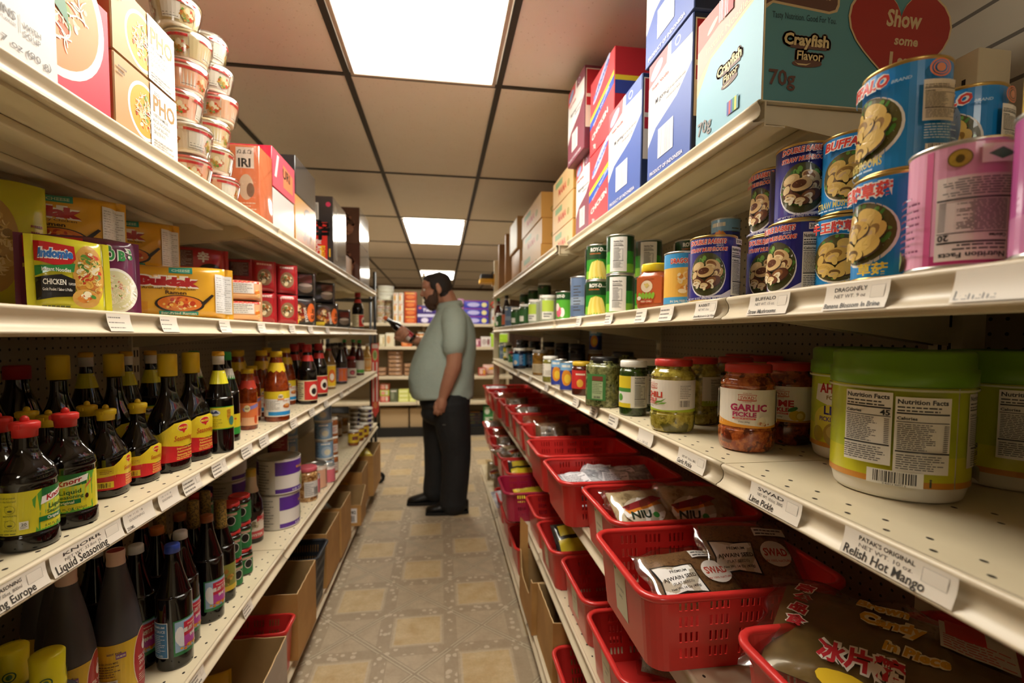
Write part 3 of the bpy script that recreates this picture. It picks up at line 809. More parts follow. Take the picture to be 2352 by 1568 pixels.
def maggi_label(k):
    def d(q):
        w = .118*k
        q.poly([(-w, .043*k), (-w*.55, .043*k), (-w*.30, .045*k), (-.014*k, .060*k), (.012*k, .062*k), (.035*k, .053*k), (w*.6, .043*k), (w, .043*k), (w, .022*k), (-w, .022*k)], '#e0c62b')
        q.poly([(-w, 0), (w, 0), (w, .026*k), (.05*k, .024*k), (.01*k, .020*k), (-.03*k, .027*k), (-.07*k, .024*k), (-w, .027*k)], '#c8282c')
        q.ell(.0, .052*k, .0095*k, .0062*k, '#e9dcae', 20); q.ell(0, .052*k, .0088*k, .0056*k, '#c8282c', 20); q.poly([(-.003*k, .048*k), (.004*k, .048*k), (.001*k, .043*k)], '#c8282c')
        q.text('MAGGI', 0, .0502*k, .0036*k, '#f2dc4a', 1.5); q.text('Seasoning', .002*k, .032*k, .0085*k, '#c05a22', .8, .6, w=.034*k)
        for i, t in enumerate(('Improved Flavor', 'Assaisonnement', 'Seasoning Sauce')):
            q.text(t, .004*k, (.018-.005*i)*k, .0038*k, '#efc85a', .8, w=.030*k)
        q.lines(-.012*k, .002*k, .02*k, .007*k, 2, '#efc85a', .4)
        q.rect(-.074*k, .004*k, -.036*k, .016*k, '#e0c62b', 5); q.bars(-.070*k, .005*k, -.040*k, .014*k, '#3a2410', 18)
        q.ell(-.072*k, .034*k, .009*k, .0055*k, '#e6e2d2', 16); q.lines(-.077*k, .031*k, -.068*k, .037*k, 2, '#555', .4)
        q.rect(-.060*k, .030*k, -.036*k, .038*k, '#d4b820', 4); q.lines(-.058*k, .031*k, -.038*k, .0375*k, 2, '#8a5a1c', .35)
        q.rect(-.098*k, .003*k, -.084*k, .018*k, '#e9e4dc', 3); q.bars(-.096*k, .005*k, -.086*k, .016*k, '#333', 12)
    return d
def maggi(k, cap, w=1):
    pr = smooth_prof([(r*k*w, z*k) for r, z in ((.036, 0), (.040, .004), (.0405, .014), (.0395, .03), (.0415, .062), (.040, .078), (.032, .094), (.0205, .112), (.0145, .130), (.0135, .150))], 4)
    return bottle(pr, BLACKGL, cap, [('label', .016*k, maggi_label(k))], sq=.35, sy=.82)
YEL = M('#dcbb22', .42); YELD = M('#cfae1f', .45)
K('knorr', knorr); K('maggi_small', lambda: maggi(.98, (.0145, .142, .163, YEL, flip_cap)))
def tall_cap(m, r, z0, z1, mt): m.lathe([(r, z0), (r, z1-.003), (r-.0012, z1-.0008), (r-.004, z1)], mt, 28)
K('maggi_big', lambda: maggi(1.42, (.0185, .212, .262, YEL, tall_cap), .73))
def red_tall():
    pr = smooth_prof([(.036, 0), (.038, .006), (.038, .12), (.030, .16), (.020, .19), (.017, .215)], 4)
    return bottle(pr, BLACKGL, (.0215, .212, .240, M('#b3262a', .5), tall_cap), [('label', .03, lambda q: q.rect(-.05, 0, .05, .07, '#d9cf2f', 12))])
K('red_cap_bottle', red_tall)
def golden():
    pr = smooth_prof([(.029, 0), (.0315, .004), (.0315, .128), (.0300, .145), (.022, .175), (.0145, .205), (.0120, .225), (.0118, .238)], 4)
    def d(q):
        q.rect(-.064, 0, .064, .058, '#3f9a3a', 24); q.rect(-.062, .002, .062, .056, '#e0d22c', 24)
        q.ell(-.006, .043, .014, .008, '#d8dbe0', 18); q.poly([(-.018, .041), (-.012, .048), (-.007, .044), (-.001, .049), (.006, .041)], '#3a4478')
        q.text('FAH TAH', -.006, .033, .003, '#6d6a20', .5); q.lines(-.022, .006, .012, .028, 5, '#a89c22', .35)
        q.text('秘制鱼露', .024, .036, .009, '#c9782a', 1, rot=-pi/2, w=.03); q.ell(.036, .02, .008, .012, '#3f7d6a', 14); q.lines(-.058, .006, -.03, .05, 8, '#8a8020', .35)
    def nk(q):
        q.rect(-.07, 0, .07, .034, '#e0d62c', 24); q.rect(-.07, .009, .07, .0115, '#2f8a3c', 24); q.ell(.022, .022, .007, .009, '#e6e3da', 14)
    def c_(m, r, z0, z1, mt):
        m.lathe([(r, z0), (r, z1-.012)], mt, 24, cap1=False); m.lathe([(r*1.04, z1-.012), (r*1.06, z1-.009), (r, z1-.001), (r*.8, z1)], M('#e0a92a', .4), 24)
    return bottle(pr, BLACKGL, (.0135, .228, .262, M('#e3dcd0', .4), c_), [('label', .062, d), ('neck_label', .178, nk)])
K('golden', golden)
def green_cap():
    pr = smooth_prof([(.029, 0), (.0315, .004), (.0315, .128), (.0300, .145), (.022, .175), (.0145, .205), (.0120, .238)], 4)
    def d(q):
        q.rect(-.06, 0, .06, .058, '#dcc42a', 20); q.rect(-.06, 0, .06, .02, '#2f8f3c', 20); q.lines(-.02, .03, .02, .05, 2, '#c8542a', .5)
    def nk(q): q.rect(-.07, 0, .07, .03, '#e0ded2', 20); q.rect(-.07, 0, .07, .012, '#3c8a3c', 20)
    return bottle(pr, BLACKGL, (.0135, .232, .256, M('#1d9048', .45)), [('label', .02, d), ('neck_label', .178, nk)])
K('green_cap', green_cap)
SWEET = speckle('sweet_chilli_sauce', '#8a3a14', '#6a2408', 60, .4, .6, .1, .5)
def mae_ploy():
    pr = smooth_prof([(.038, 0), (.041, .005), (.041, .10), (.039, .13), (.031, .17), (.0235, .20), (.0185, .222), (.018, .232)], 4)
    def d(q):
        q.rect(-.125, 0, .125, .088, '#e9e4da', 34); q.rect(-.125, .062, .125, .088, '#dfc42c', 34); q.rect(-.03, .004, .125, .017, '#2a8fd0', 20); q.rect(-.125, .004, -.09, .017, '#2a8fd0', 8)
        q.ell(.012, .068, .009, .011, '#e8d9b8', 16); q.text('587', .012, .066, .007, '#2c2a24', 1.5); q.rect(.002, .058, .024, .063, '#d98a4a', 3)
        q.ell(.035, .036, .016, .008, '#b5622c', 16); q.ell(.034, .04, .010, .005, '#d99a58', 12); q.ell(-.055, .04, .009, .007, '#c84a3a', 12)
        q.lines(-.04, .024, .008, .058, 7, '#9a958a', .35); q.text('SWEET CHILLI', .04, .052, .005, '#b5622c', .8)
    def nk(q): q.poly([(-.10, .004)]+[(-.10+.01*i, .0 if i % 2 else .007) for i in range(21)]+[(.10, .034), (-.10, .034)], '#e0bf26')
    return bottle(pr, SWEET, (.0195, .226, .246, M('#d9b31e', .4)), [('label', .018, d), ('neck_label', .172, nk)])
K('mae_ploy', mae_ploy)
def pantai():
    pr = smooth_prof([(.024, 0), (.0275, .004), (.0275, .118), (.025, .135), (.0185, .158), (.0165, .175), (.0165, .184)], 4)
    def d(q):
        q.rect(-.08, 0, .08, .072, '#e07a44', 26); q.rect(-.08, 0, .08, .026, '#efb88c', 26); q.poly([(-.02, .055), (.03, .07), (.035, .06), (-.015, .045)], '#8a7fb8')
        q.ell(-.006, .055, .009, .011, '#e8d9a8', 14); q.text('567', -.006, .052, .006, '#3a2a1c', 1.5); q.ell(.02, .018, .006, .014, '#c9542a', 12); q.ell(-.03, .02, .008, .012, '#d9693a', 12)
    def nk(q): q.poly([(-.07, .002)]+[(-.07+.01*i, 0 if i % 2 else .006) for i in range(15)]+[(.07, .028), (-.07, .028)], '#c9402c')
    return bottle(pr, SWEET, (.0180, .180, .194, M('#d4b41e', .4)), [('label', .014, d), ('neck_label', .130, nk)])
K('pantai', pantai)
def generic(r, h, body, capcol, lab, neck=None, caph=.02, capr=None, sq=0, shoulder=.5, lz=(.08, .42), foil=None):
    pr = smooth_prof([(r*.92, 0), (r, .005), (r, h*shoulder), (r*.93, h*(shoulder+.08)), (r*.62, h*(shoulder+.22)), (r*.42, h*(shoulder+.34)), (r*.37, h-caph*.6)], 4)
    L = [('label', h*lz[0], lambda q: lab(q, r, h*(lz[1]-lz[0])))]
    if neck: L.append(('neck_label', h*neck[1], lambda q: q.rect(-pi*r*.6, 0, pi*r*.6, h*(neck[2]-neck[1]), neck[0], 20)))
    return bottle(pr, body, (capr or r*.42, h-caph, h, M(capcol, .4)), L, sq=sq)
def lab_two(bg, c1, c2=None, pic=None, ink='#3a352c', txt=None):
    def f(q, r, h):
        w = pi*r*.97; q.rect(-w, 0, w, h, bg, 26)
        if c1: q.rect(-r*.7, h*.04, r*1.3, h*.96, c1, 12)
        if c2: q.rect(-r*.7, h*.04, r*1.3, h*.28, c2, 12)
        if pic: q.ell(r*.3, h*.5, r*.5, h*.3, pic[0], 16); q.ell(r*.3, h*.46, r*.3, h*.16, pic[1], 14)
        if txt: q.text(txt, r*.3, h*.78, h*.09, '#f2e8d8', 1.4, w=r*1.4)
        q.lines(-r*1.7, h*.08, -r*.8, h*.9, 8, ink, .35)
    return f
K('kecap', lambda: generic(.040, .262, BLACKGL, '#a8262a', lab_two('#d8c9a0', '#c8342e', '#c8342e', ('#e9dcc8', '#2a2220')), ('#c8342e', .72, .82), .034, .0195, lz=(.06, .40), shoulder=.52))
K('honey_bottle', lambda: generic(.038, .225, M('#7a5a2c', .1, coat=.5), '#b8382e', lab_two('#d8c8a4', '#e0b82c', None, ('#d9702c', '#e9dfcc')), None, .03, lz=(.05, .60), shoulder=.62, sq=.5))
K('vinegar_bottle', lambda: generic(.036, .25, M('#2b2320', .1, coat=.5), '#2a2624', lab_two('#8f86a0', '#c9622c', None, None), ('#8a7f74', .86, .93), .02, lz=(.06, .40)))
K('fish_bottle', lambda: generic(.034, .265, M('#4a1712', .1, coat=.5), '#2f9a4a', lab_two('#cfc7bb', '#c9c2b8', '#4fa03a', None), ('#d8d2c4', .78, .80), .022, lz=(.06, .42)))
K('jam_jar_dark', lambda: generic(.038, .15, M('#5a2420', .15, coat=.5), '#a8262a', lab_two('#d8d0c0', '#c9bfae', None, ('#8a2a3a', '#b85a62')), None, .018, .030, lz=(.06, .45), shoulder=.7))
K('brown_pack_bottle', lambda: generic(.032, .23, M('#b58a3c', .2, coat=.5), '#d8d2c4', lab_two('#e0d2a8', '#c98a3a', None, None), None, .02, lz=(.06, .5)))
def soy(lab1, capcol):
    pr = smooth_prof([(.033, 0), (.0355, .005), (.0355, .148), (.033, .165), (.022, .205), (.0155, .235), (.0135, .258)], 4)
    def d(q):
        q.rect(-.024, 0, .044, .080, '#2f7a4a', 8); q.rect(-.021, .008, .041, .077, '#9ab8d8', 8); q.ell(-.012, .045, .009, .02, '#e9e9ee', 12); q.ell(-.006, .03, .01, .012, '#e4e6ee', 12)
        q.rect(-.004, .015, .041, .072, '#c42a44', 6); q.rect(-.004, .018, .041, .04, '#b3409a', 6); q.rect(-.004, .048, .041, .058, '#e0d8cf', 6); q.text('醬油皇', .018, .049, .008, '#b3242c', 1.5, w=.03)
        q.text('特鮮', .018, .033, .007, '#e9e0d8', 1.5); q.food(.010, .014, .026, .008, ['#e0a63a', '#d98a2c', '#c9702a'], 24, .002, .004, 4)
        q.text('Premium Soy', .018, .063, .004, '#f0dcc8', 1)
    def bk(q):
        q.rect(-.080, 0, -.034, .080, '#e6e6e2', 6); q.rect(-.0785, .0015, -.0355, .0785, lab1, 6)
        q.text('PREMIUM', -.057, .068, .005, '#dfe6ec', .8, w=.034); q.text('SOY SAUCE', -.057, .058, .006, '#dfe6ec', .8, w=.036); q.lines(-.076, .012, -.040, .054, 10, '#cfdbe6', .35); q.text('(17 FL OZ)', -.057, .004, .004, '#dfe6ec', .6)
    return bottle(pr, BLACKGL, (.0148, .256, .274, M(capcol, .4)), [('label', .030, d), ('back_label', .030, bk)])
K('soy_blue', lambda: soy('#3f7ba8', '#3550b8')); K('soy_white', lambda: soy('#5a8a58', '#d6d6d8')); K('soy_orange', lambda: soy('#5a8a58', '#b8682c')); K('soy_green', lambda: soy('#6a8a62', '#8a4a22'))
CORK = speckle('foil_neck', '#a8863c', '#5a4a22', 260, .45, .55, .5)
def foil_neck():
    pr = smooth_prof([(.031, 0), (.033, .005), (.033, .140), (.030, .158), (.019, .195), (.0135, .225), (.0130, .27)], 4)
    def d(q): q.rect(-.06, 0, .06, .075, '#8a8a3c', 16); q.food(0, .04, .028, .03, ['#6d5a22', '#a8742c', '#c99a4a'], 22, .003, .007, 3); q.rect(-.06, 0, .06, .014, '#d8b83c', 16)
    o = bottle(pr, BLACKGL, None, [('label', .03, d)])
    m = MB(); m.lathe([(.0175, .205), (.0150, .215), (.0145, .278), (.012, .28)], CORK, 24); m.build('cap', o); return o
K('foil_bottle', foil_neck)
GREYPL = M('#4d4b4f', .38)
def swan():
    pr = smooth_prof([(.036, 0), (.040, .006), (.040, .115), (.0385, .145), (.031, .195), (.021, .245), (.0160, .272), (.0155, .280)], 4)
    def d(q):
        q.rect(-.122, 0, .122, .112, '#dcb52e', 34); q.ell(.022, .058, .026, .066, '#ead9b4', 26); q.ell(.022, .058, .0245, .064, '#b02a30', 26); q.rect(-.01, 0, .05, .012, '#b02a30', 8)
        q.ell(.024, .083, .007, .010, '#efe6dc', 14); q.ring(.026, .096, .005, .007, .002, '#efe6dc', 14); q.text('SILVER', .022, .060, .008, '#f0e0d4', 1, w=.032); q.text('SWAN', .022, .048, .008, '#f0e0d4', 1, w=.028); q.text('SOY SAUCE', .022, .036, .006, '#f0e0d4', .8, w=.03); q.lines(.006, .012, .038, .03, 4, '#e9c8b8', .4)
        q.text('BEST FOR', -.034, .092, .004, '#4a2a5a', .8); q.rect(-.032, .082, -.016, .092, '#7a4a82', 2); q.text('32% MORE', -.024, .085, .0038, '#eed8a8', 1, w=.014)
        q.text('SILVER SWAN MFG.', -.045, .074, .004, '#5a3a1c', 1, w=.034); q.lines(-.062, .046, -.026, .072, 5, '#6d4a1c', .4); q.rect(-.060, .006, -.030, .040, '#d8cfc0', 5); q.bars(-.057, .010, -.033, .038, '#3a2a22', 20)
    def c_(m, r, z0, z1, mt):
        m.lathe([(r*1.06, z0), (r*1.10, z0+.004), (r*1.04, z0+.012), (r*1.08, z1-.004), (r*1.02, z1)], mt, 26, cap1=False); m.lathe([(r*1.0, z1-.002), (r*.9, z1-.003)], M('#a8282c', .4), 26)
    o = bottle(pr, GREYPL, (.0150, .272, .302, M('#d9b8a8', .4), c_), [('label', .010, d)])
    return o
K('swan', swan)
def spray():
    o = empty('sauce_bottle'); m = MB(); m.lathe(smooth_prof([(.034, 0), (.036, .005), (.036, .14), (.033, .158), (.024, .166), (.020, .175)], 4), M('#3c3a3e', .3), 28); m.build('body', o)
    m = MB(); m.lathe([(.0225, .166), (.0225, .176), (.0215, .20), (.0225, .226), (.020, .229), (.01, .23)], M('#e0d322', .35), 28); m.build('cap', o)
    for u in (-.012, .028):
        q = Print(); q.ring(u, .014, .0085, .0085, .0018, '#2f5a30', 20); q.ell(u, .014, .004, .0045, '#3f6a34', 12)
        label_mesh(o, q, on_round(.0227, .175), 'emblem')
    return o
K('spray', spray)
def oyster():
    pr = smooth_prof([(.034, 0), (.0365, .005), (.0365, .125), (.033, .15), (.021, .185), (.0150, .215), (.0145, .25)], 4)
    def d(q):
        q.rect(-.1, 0, .1, .095, '#2a1c18', 24); q.poly([(-.06, 0), (.06, 0), (.06, .095), (.03, .085), (-.02, .06), (-.06, .05)], '#e6dccf'); q.rect(-.06, 0, .06, .026, '#c8484c', 12)
        q.food(-.012, .045, .028, .022, ['#b5a88a', '#8a7d62', '#d8cfb4', '#6d6248'], 26, .004, .009, 5); q.text('蠔油', .022, .06, .016, '#c8303a', 2); q.text('OYSTER', .0, .008, .009, '#f0e4d8', 1.2)
    o = bottle(pr, BLACKGL, (.0165, .236, .262, M('#b8962c', .4)), [('label', .018, d)])
    m = MB(); m.lathe([(.024, .180), (.018, .20), (.0165, .236)], M('#cbb89a', .4), 22, cap0=False, cap1=False); m.build('neck_label', o); return o
K('oyster', oyster)

# ---- jars
def jar(prof, fill, lid, labels, name='pickle_jar', sq=0, flute=None, n=48, lidflute=True):
    o = empty(name); m = MB(); m.lathe(prof, fill, n, sq, flute=flute); m.build('body', o)
    r, z0, z1, lm = lid; m = MB()
    m.lathe([(r*.985, z0), (r, z0+.001), (r, z1-.003), (r-.002, z1-.0006), (r*.9, z1), (r*.85, z1-.001), (r*.4, z1-.001)], lm, 40, flute=(40, .012, z0, z1-.003) if lidflute else None); m.build('lid', o)
    rf = prof_r(prof)
    for nm, z0, d in labels:
        q = Print(); d(q); R0 = rf(z0)
        def fn(u, v, o_, R0=R0, z0=z0):
            a = -pi/2+u/R0; r = rf(z0+v)
            if sq: r *= (abs(cos(a))**4+abs(sin(a))**4)**-.25*sq+(1-sq)
            r += o_+.0004
            return (r*cos(a), r*sin(a), z0+v)
        label_mesh(o, q, fn, nm, .007, .5, 0)
    return o
PICK_R = speckle('garlic_pickle', '#8a3a1c', '#b8622c', 90, .42, .6, .12, .7, '#5a2412'); PICK_G = speckle('chilli_pickle', '#8a7a22', '#b8a848', 80, .4, .6, .12, .7, '#5a5416'); PICK_D = speckle('lime_pickle', '#6a2a18', '#94441f', 80, .4, .6, .12, .7, '#3a160c')
REDLID = M('#c0342c', .4)
def swad(fill, word, wordcol, wavecol, art):
    pr = smooth_prof([(.039, 0), (.045, .004), (.0485, .018), (.0490, .040), (.0475, .046), (.0475, .118), (.0490, .124), (.0450, .134), (.0390, .141), (.0385, .148)], 4)
    def d(q):
        q.rect(-.118, 0, .118, .070, '#ece3d2', 34)
        q.poly([(-.118, .006), (-.118, .012), (-.06, .014), (-.015, .006), (.03, .003), (.118, .008), (.118, 0), (-.118, 0)], wavecol)
        q.poly([(-.016, .050), (-.013, .049), (.013, .049), (.016, .050), (.014, .056), (.016, .061), (-.016, .061), (-.014, .056)], '#c86a52'); q.poly([(-.0145, .0515), (.0145, .0515), (.013, .056), (.0145, .0598), (-.0145, .0598), (-.013, .056)], '#ece3d2')
        q.text('SWAD', 0, .0522, .0062, '#c0583f', 1.2, w=.023); q.text('IN 100% NATURE', 0, .0465, .0022, '#c0583f', .5, w=.014); q.text('NATURAL TASTE', 0, .0625, .0022, '#c0583f', .5, w=.014)
        q.text(word, .003, .031, .0125, wordcol, 2, w=.0105*len(word)); q.text('PICKLE', -.004, .0205, .0082, wordcol, 1.8, w=.040); q.rect(-.024, .0152, .015, .0182, '#d0402c', 6); q.text('PREMIUM QUALITY', -.004, .0157, .002, '#f0dfd0', .8, w=.032); q.text('17.6oz (500g)', -.004, .0095, .0026, '#4a443a', .4)
        art(q)
        q.rect(.062, .008, .095, .064, '#e6ddcc', 5); q.bars(.066, .012, .090, .026, '#4a4238', 18); q.lines(.066, .03, .092, .06, 8, '#8a8272', .35)
        q.facts(-.100, .012, -.066, .066, bg='#e9e0d0')
    return jar(pr, fill, (.0405, .147, .163, REDLID), [('label', .047, d)], flute=(26, .018, .0, .043))
def art_garlic(q): q.ell(.032, .014, .011, .010, '#efe6d2', 16); q.ell(.026, .013, .007, .008, '#e6d8ba', 14); q.food(.028, .008, .014, .005, ['#c98a5a', '#e0c49a', '#b8744a'], 10, .002, .004, 2)
def art_chili(q):
    q.poly([(.008, .014), (.016, .018), (.028, .021), (.038, .030), (.026, .024), (.014, .022)], '#5a8a2c'); q.poly([(.010, .011), (.02, .015), (.034, .017), (.040, .021), (.028, .020)], '#7aa83c')
def art_lime(q): q.ell(.026, .014, .010, .010, '#d8b82c', 16); q.ell(.036, .013, .009, .010, '#c9a822', 16); q.ell(.035, .013, .006, .006, '#e6d67a', 14); q.ell(.022, .026, .009, .004, '#3f7a2c', 10, .4)
K('garlic_jar', lambda: swad(PICK_R, 'GARLIC', '#b82a5a', '#e0962c', art_garlic)); K('chili_jar', lambda: swad(PICK_G, 'CHILI', '#c0402c', '#a8b82c', art_chili)); K('lime_jar', lambda: swad(PICK_D, 'LIME', '#c0262c', '#c98a2c', art_lime))
def tub():
    o = empty('pickle_tub'); R = .078; pr = [(.066, 0), (.072, .003), (R-.003, .014), (R-.001, .022), (R, .040), (R, .160)]
    m = MB(); m.lathe(smooth_prof(pr[:4], 3)+[(R, .040), (R, .162), (R-.004, .166)], M('#e6e0d0', .35), 56); m.build('body', o)
    m = MB(); m.lathe([(R+.001, .150), (R+.004, .152), (R+.004, .172), (R+.001, .174), (R+.0015, .192), (R-.002, .196), (R*.9, .197), (R*.86, .195)], M('#6f9a22', .32), 56); m.build('lid', o)
    q = Print(); W = 2*pi*R; q.rect(-W/2, .022, W/2, .162, '#d2cf2a', 60); q.rect(-W/2, .062, W/2, .149, '#b8c42c', 60); q.rect(-W/2, .022, W/2, .030, '#cf8a2c', 60)
    # front: fruit and lettering
    q.poly([(-.04, .132), (.04, .132), (.044, .104), (0, .092), (-.044, .104)], '#e9e2d4'); q.text('AHMED', 0, .118, .016, '#b32a2c', 2.2, w=.066); q.text('FOODS', .0, .106, .007, '#8a6a2c', 1.4, w=.036)
    q.ell(0, .068, .046, .03, '#dfd24a', 30); q.text('LIME', 0, .080, .015, '#3a2f8a', 1.4, w=.044); q.text('PICKLE IN OIL', 0, .068, .008, '#5a3f8a', 1, w=.062)
    q.ell(.004, .046, .026, .022, '#a8903c', 26); q.ell(.0, .050, .016, .012, '#c4ac58', 18); q.ell(-.034, .044, .012, .014, '#a89430', 18)
    x = W*.36
    for s_ in (-1, 1):
        c = s_*W*.36
        q.facts(c-.053, .048, c-.0025, .143, cal='45', n=14, seed=11); q.facts(c+.0, .043, c+.0505, .139, title='Nutrition Facts', n=14, seed=12)
        q.rect(c-.023, .0245, c+.027, .0435, '#e9e5d8', 8); q.bars(c-.017, .0275, c+.021, .042, '#2a2620', 26); q.text('0 42512 90077 6', c+.002, .0248, .0022, '#333', .5); q.rect(c+.032, .027, c+.034, .035, '#3a3a1c'); q.ell(c+.033, .0365, .0013, .0013, '#3a3a1c', 8)
    label_mesh(o, q, on_round(R+.0003, 0), 'label', .006, .3, .4)
    m = MB()
    m.lathe([(R+.0046, .1455), (R+.0052, .147), (R+.0046, .1485)], M('#d9dab0', .15), 56, cap0=False, cap1=False); m.build('shrink_band', o)
    return o
K('tub', tub)
PESTO = speckle('green_paste', '#34491a', '#223312', 70, .4, .6, .12, .6); HERB = speckle('dried_herbs', '#5a5f36', '#8a8a58', 110, .42, .58, .2, .5, '#33381c')
def small_jar(r, h, fill, lidm, lab, lz=(.15, .72), name='food_jar', sq=0, neck=.9):
    pr = smooth_prof([(r*.92, 0), (r, .005), (r, h*.78), (r*.96, h*.83), (r*neck, h*.87), (r*neck, h*.92)], 3)
    return jar(pr, fill, (r*neck+.002, h*.88, h, lidm), [('label', h*lz[0], lambda q: lab(q, r, h*(lz[1]-lz[0])))], name, sq)
def lab_pesto(q, r, h):
    w = pi*r*.95; q.rect(-w, 0, w, h, '#e9e4d6', 24); q.rect(-w*.9, h*.62, -w*.12+.012, h, '#dcc42a', 8); q.rect(-w*.9, h*.5, -w*.12+.012, h*.62, '#4a8a3a', 8); q.rect(-w*.9, 0, -w*.12+.012, h*.14, '#dcc42a', 8); q.ell(-w*.3, h*.32, .009, .010, '#5a9a3a', 12)
    q.facts(.008, 0, .040, h, bg='#dcd8cc', seed=8)
K('pesto_jar', lambda: small_jar(.0365, .148, PESTO, WHITEP, lab_pesto))
def lab_herb(q, r, h): q.rect(-.03, 0, .03, h, '#3f7a3c', 8); q.rect(-.012, .004, .022, h*.72, '#a8b88a', 6); q.rect(-.012, h*.75, .022, h*.92, '#7a3a2c', 6); q.lines(-.01, h*.25, .02, h*.7, 7, '#4a5a3a', .35); q.bars(-.006, .006, .016, h*.16, '#333', 12)
K('herb_jar', lambda: small_jar(.05, .150, HERB, M('#1b1a1a', .35), lab_herb, (.14, .66), 'herb_jar', .75, .8))
K('olive_jar', lambda: small_jar(.036, .118, speckle('capers', '#6a6428', '#8a8440', 150, .4, .6, .1, .6), WHITEP, lambda q, r, h: (q.rect(-.055, 0, .055, h, '#e3dccb', 16), q.lines(-.02, h*.1, .02, h*.5, 5, '#8a7a6a', .4), q.lines(-.05, .004, -.028, h*.9, 8, '#777', .35)), (.22, .72)))
K('honey_jar', lambda: small_jar(.036, .12, M('#4a2014', .12, coat=.6), M('#c9a62c', .4), lambda q, r, h: (q.rect(-.06, 0, .06, h, '#c8302c', 16), q.ell(-.004, h*.3, .012, h*.22, '#e0a83c', 14), q.lines(-.02, h*.7, .015, h*.85, 1, '#f0dcc0', .6)), (.2, .75)))
K('blue_jar', lambda: small_jar(.042, .13, M('#1a1d2c', .12, coat=.6), WHITEP, lambda q, r, h: (q.rect(-.07, 0, .07, h, '#3a8ac0', 16), q.ell(-.012, h*.25, .014, h*.2, '#d8c8b0', 14), q.rect(.012, 0, .04, h, '#26406a', 5), q.lines(.014, h*.1, .038, h*.9, 7, '#b8c8d8', .4)), (.16, .72)))
K('amber_jar', lambda: small_jar(.042, .135, speckle('amber_preserve', '#6a4a1a', '#8a6428', 60, .4, .6, .12, .6), M('#9a948a', .4, .3), lambda q, r, h: (q.rect(-.05, 0, .05, h, '#b8a888', 14), q.lines(-.03, h*.1, .03, h*.9, 6, '#5a5042', .4)), (.1, .45)))
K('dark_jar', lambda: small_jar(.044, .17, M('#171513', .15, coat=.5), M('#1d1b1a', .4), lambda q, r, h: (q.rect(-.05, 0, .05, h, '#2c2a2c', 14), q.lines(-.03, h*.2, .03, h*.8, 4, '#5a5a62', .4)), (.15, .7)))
K('green_glass_jar', lambda: small_jar(.04, .125, M('#33482c', .1, coat=.6), WHITEP, lambda q, r, h: (q.poly([(-.05, 0), (.05, 0), (.05, h), (.0, h*.8), (-.05, h)], '#2a5a24'), q.rect(-.016, h*.08, .016, h*.42, '#e6e2d6', 5)), (.1, .85)))
K('pale_jar', lambda: small_jar(.042, .13, M('#a8ae98', .2, coat=.4), WHITEP, lambda q, r, h: (q.rect(-.03, 0, .03, h, '#b8d04a', 8), q.rect(-.03, 0, .03, h*.4, '#e6e4d8', 8), q.lines(-.02, h*.08, .02, h*.34, 2, '#444', .5)), (.1, .80)))
def gherkin(): return small_jar(.031, .082, M('#241a12', .12, coat=.6), M('#c8322e', .35), lambda q, r, h: (q.rect(-.105, 0, .105, h, '#26763f', 28), q.ell(.014, h*.55, .011, h*.26, '#d8d2c8', 20), q.ell(.014, h*.55, .0095, h*.22, '#1a1410', 20), q.poly([(-.03, h*.2), (-.012, h*.25), (-.014, h*.7), (-.022, h*.85), (-.03, h*.6)], '#9ab89a'), q.rect(-.006, h*.82, .03, h*.95, '#c8a08a', 5), q.lines(-.034, h*.1, -.01, h*.16, 1, '#b8ccb8', .5)), (.06, .74), 'sauce_jar', .55)
K('gherkin_jar', gherkin)
K('nut_jar', lambda: small_jar(.045, .152, speckle('nuts_in_syrup', '#8a5a2c', '#c9a06a', 70, .42, .58, .12, .7, '#6a3f1c'), M('#c85a66', .35), lambda q, r, h: (q.rect(-.02, 0, .05, h, '#cfcac4', 12), q.lines(-.016, h*.1, .02, h*.9, 7, '#666', .35), q.bars(.022, h*.1, .046, h*.6, '#333', 14)), (.14, .60)))
K('white_lid_jar', lambda: small_jar(.03, .10, speckle('red_preserve', '#8a4a2c', '#a86a3c', 60, .4, .6, .12, .6), WHITEP, lambda q, r, h: (q.rect(-.03, 0, .03, h, '#c8bcae', 8), q.lines(-.02, h*.2, .02, h*.8, 4, '#a8383a', .5)), (.15, .6)))
K('yellow_jar', lambda: small_jar(.036, .10, M('#8a4a1c', .12, coat=.6), M('#d8d4c8', .3, .4), lambda q, r, h: (q.rect(-.06, 0, .06, h, '#d8b832', 16), q.rect(-.02, h*.3, .02, h*.7, '#6a2a3a', 6)), (.2, .80)))
K('red_jar', lambda: small_jar(.05, .13, speckle('red_beans', '#6a2418', '#8a3a22', 50, .4, .6, .12, .6), M('#6a221c', .4), lambda q, r, h: (q.rect(-.05, 0, .05, h, '#8a2a24', 14), q.lines(-.03, h*.2, .03, h*.8, 4, '#c89a7a', .4)), (.2, .7)))
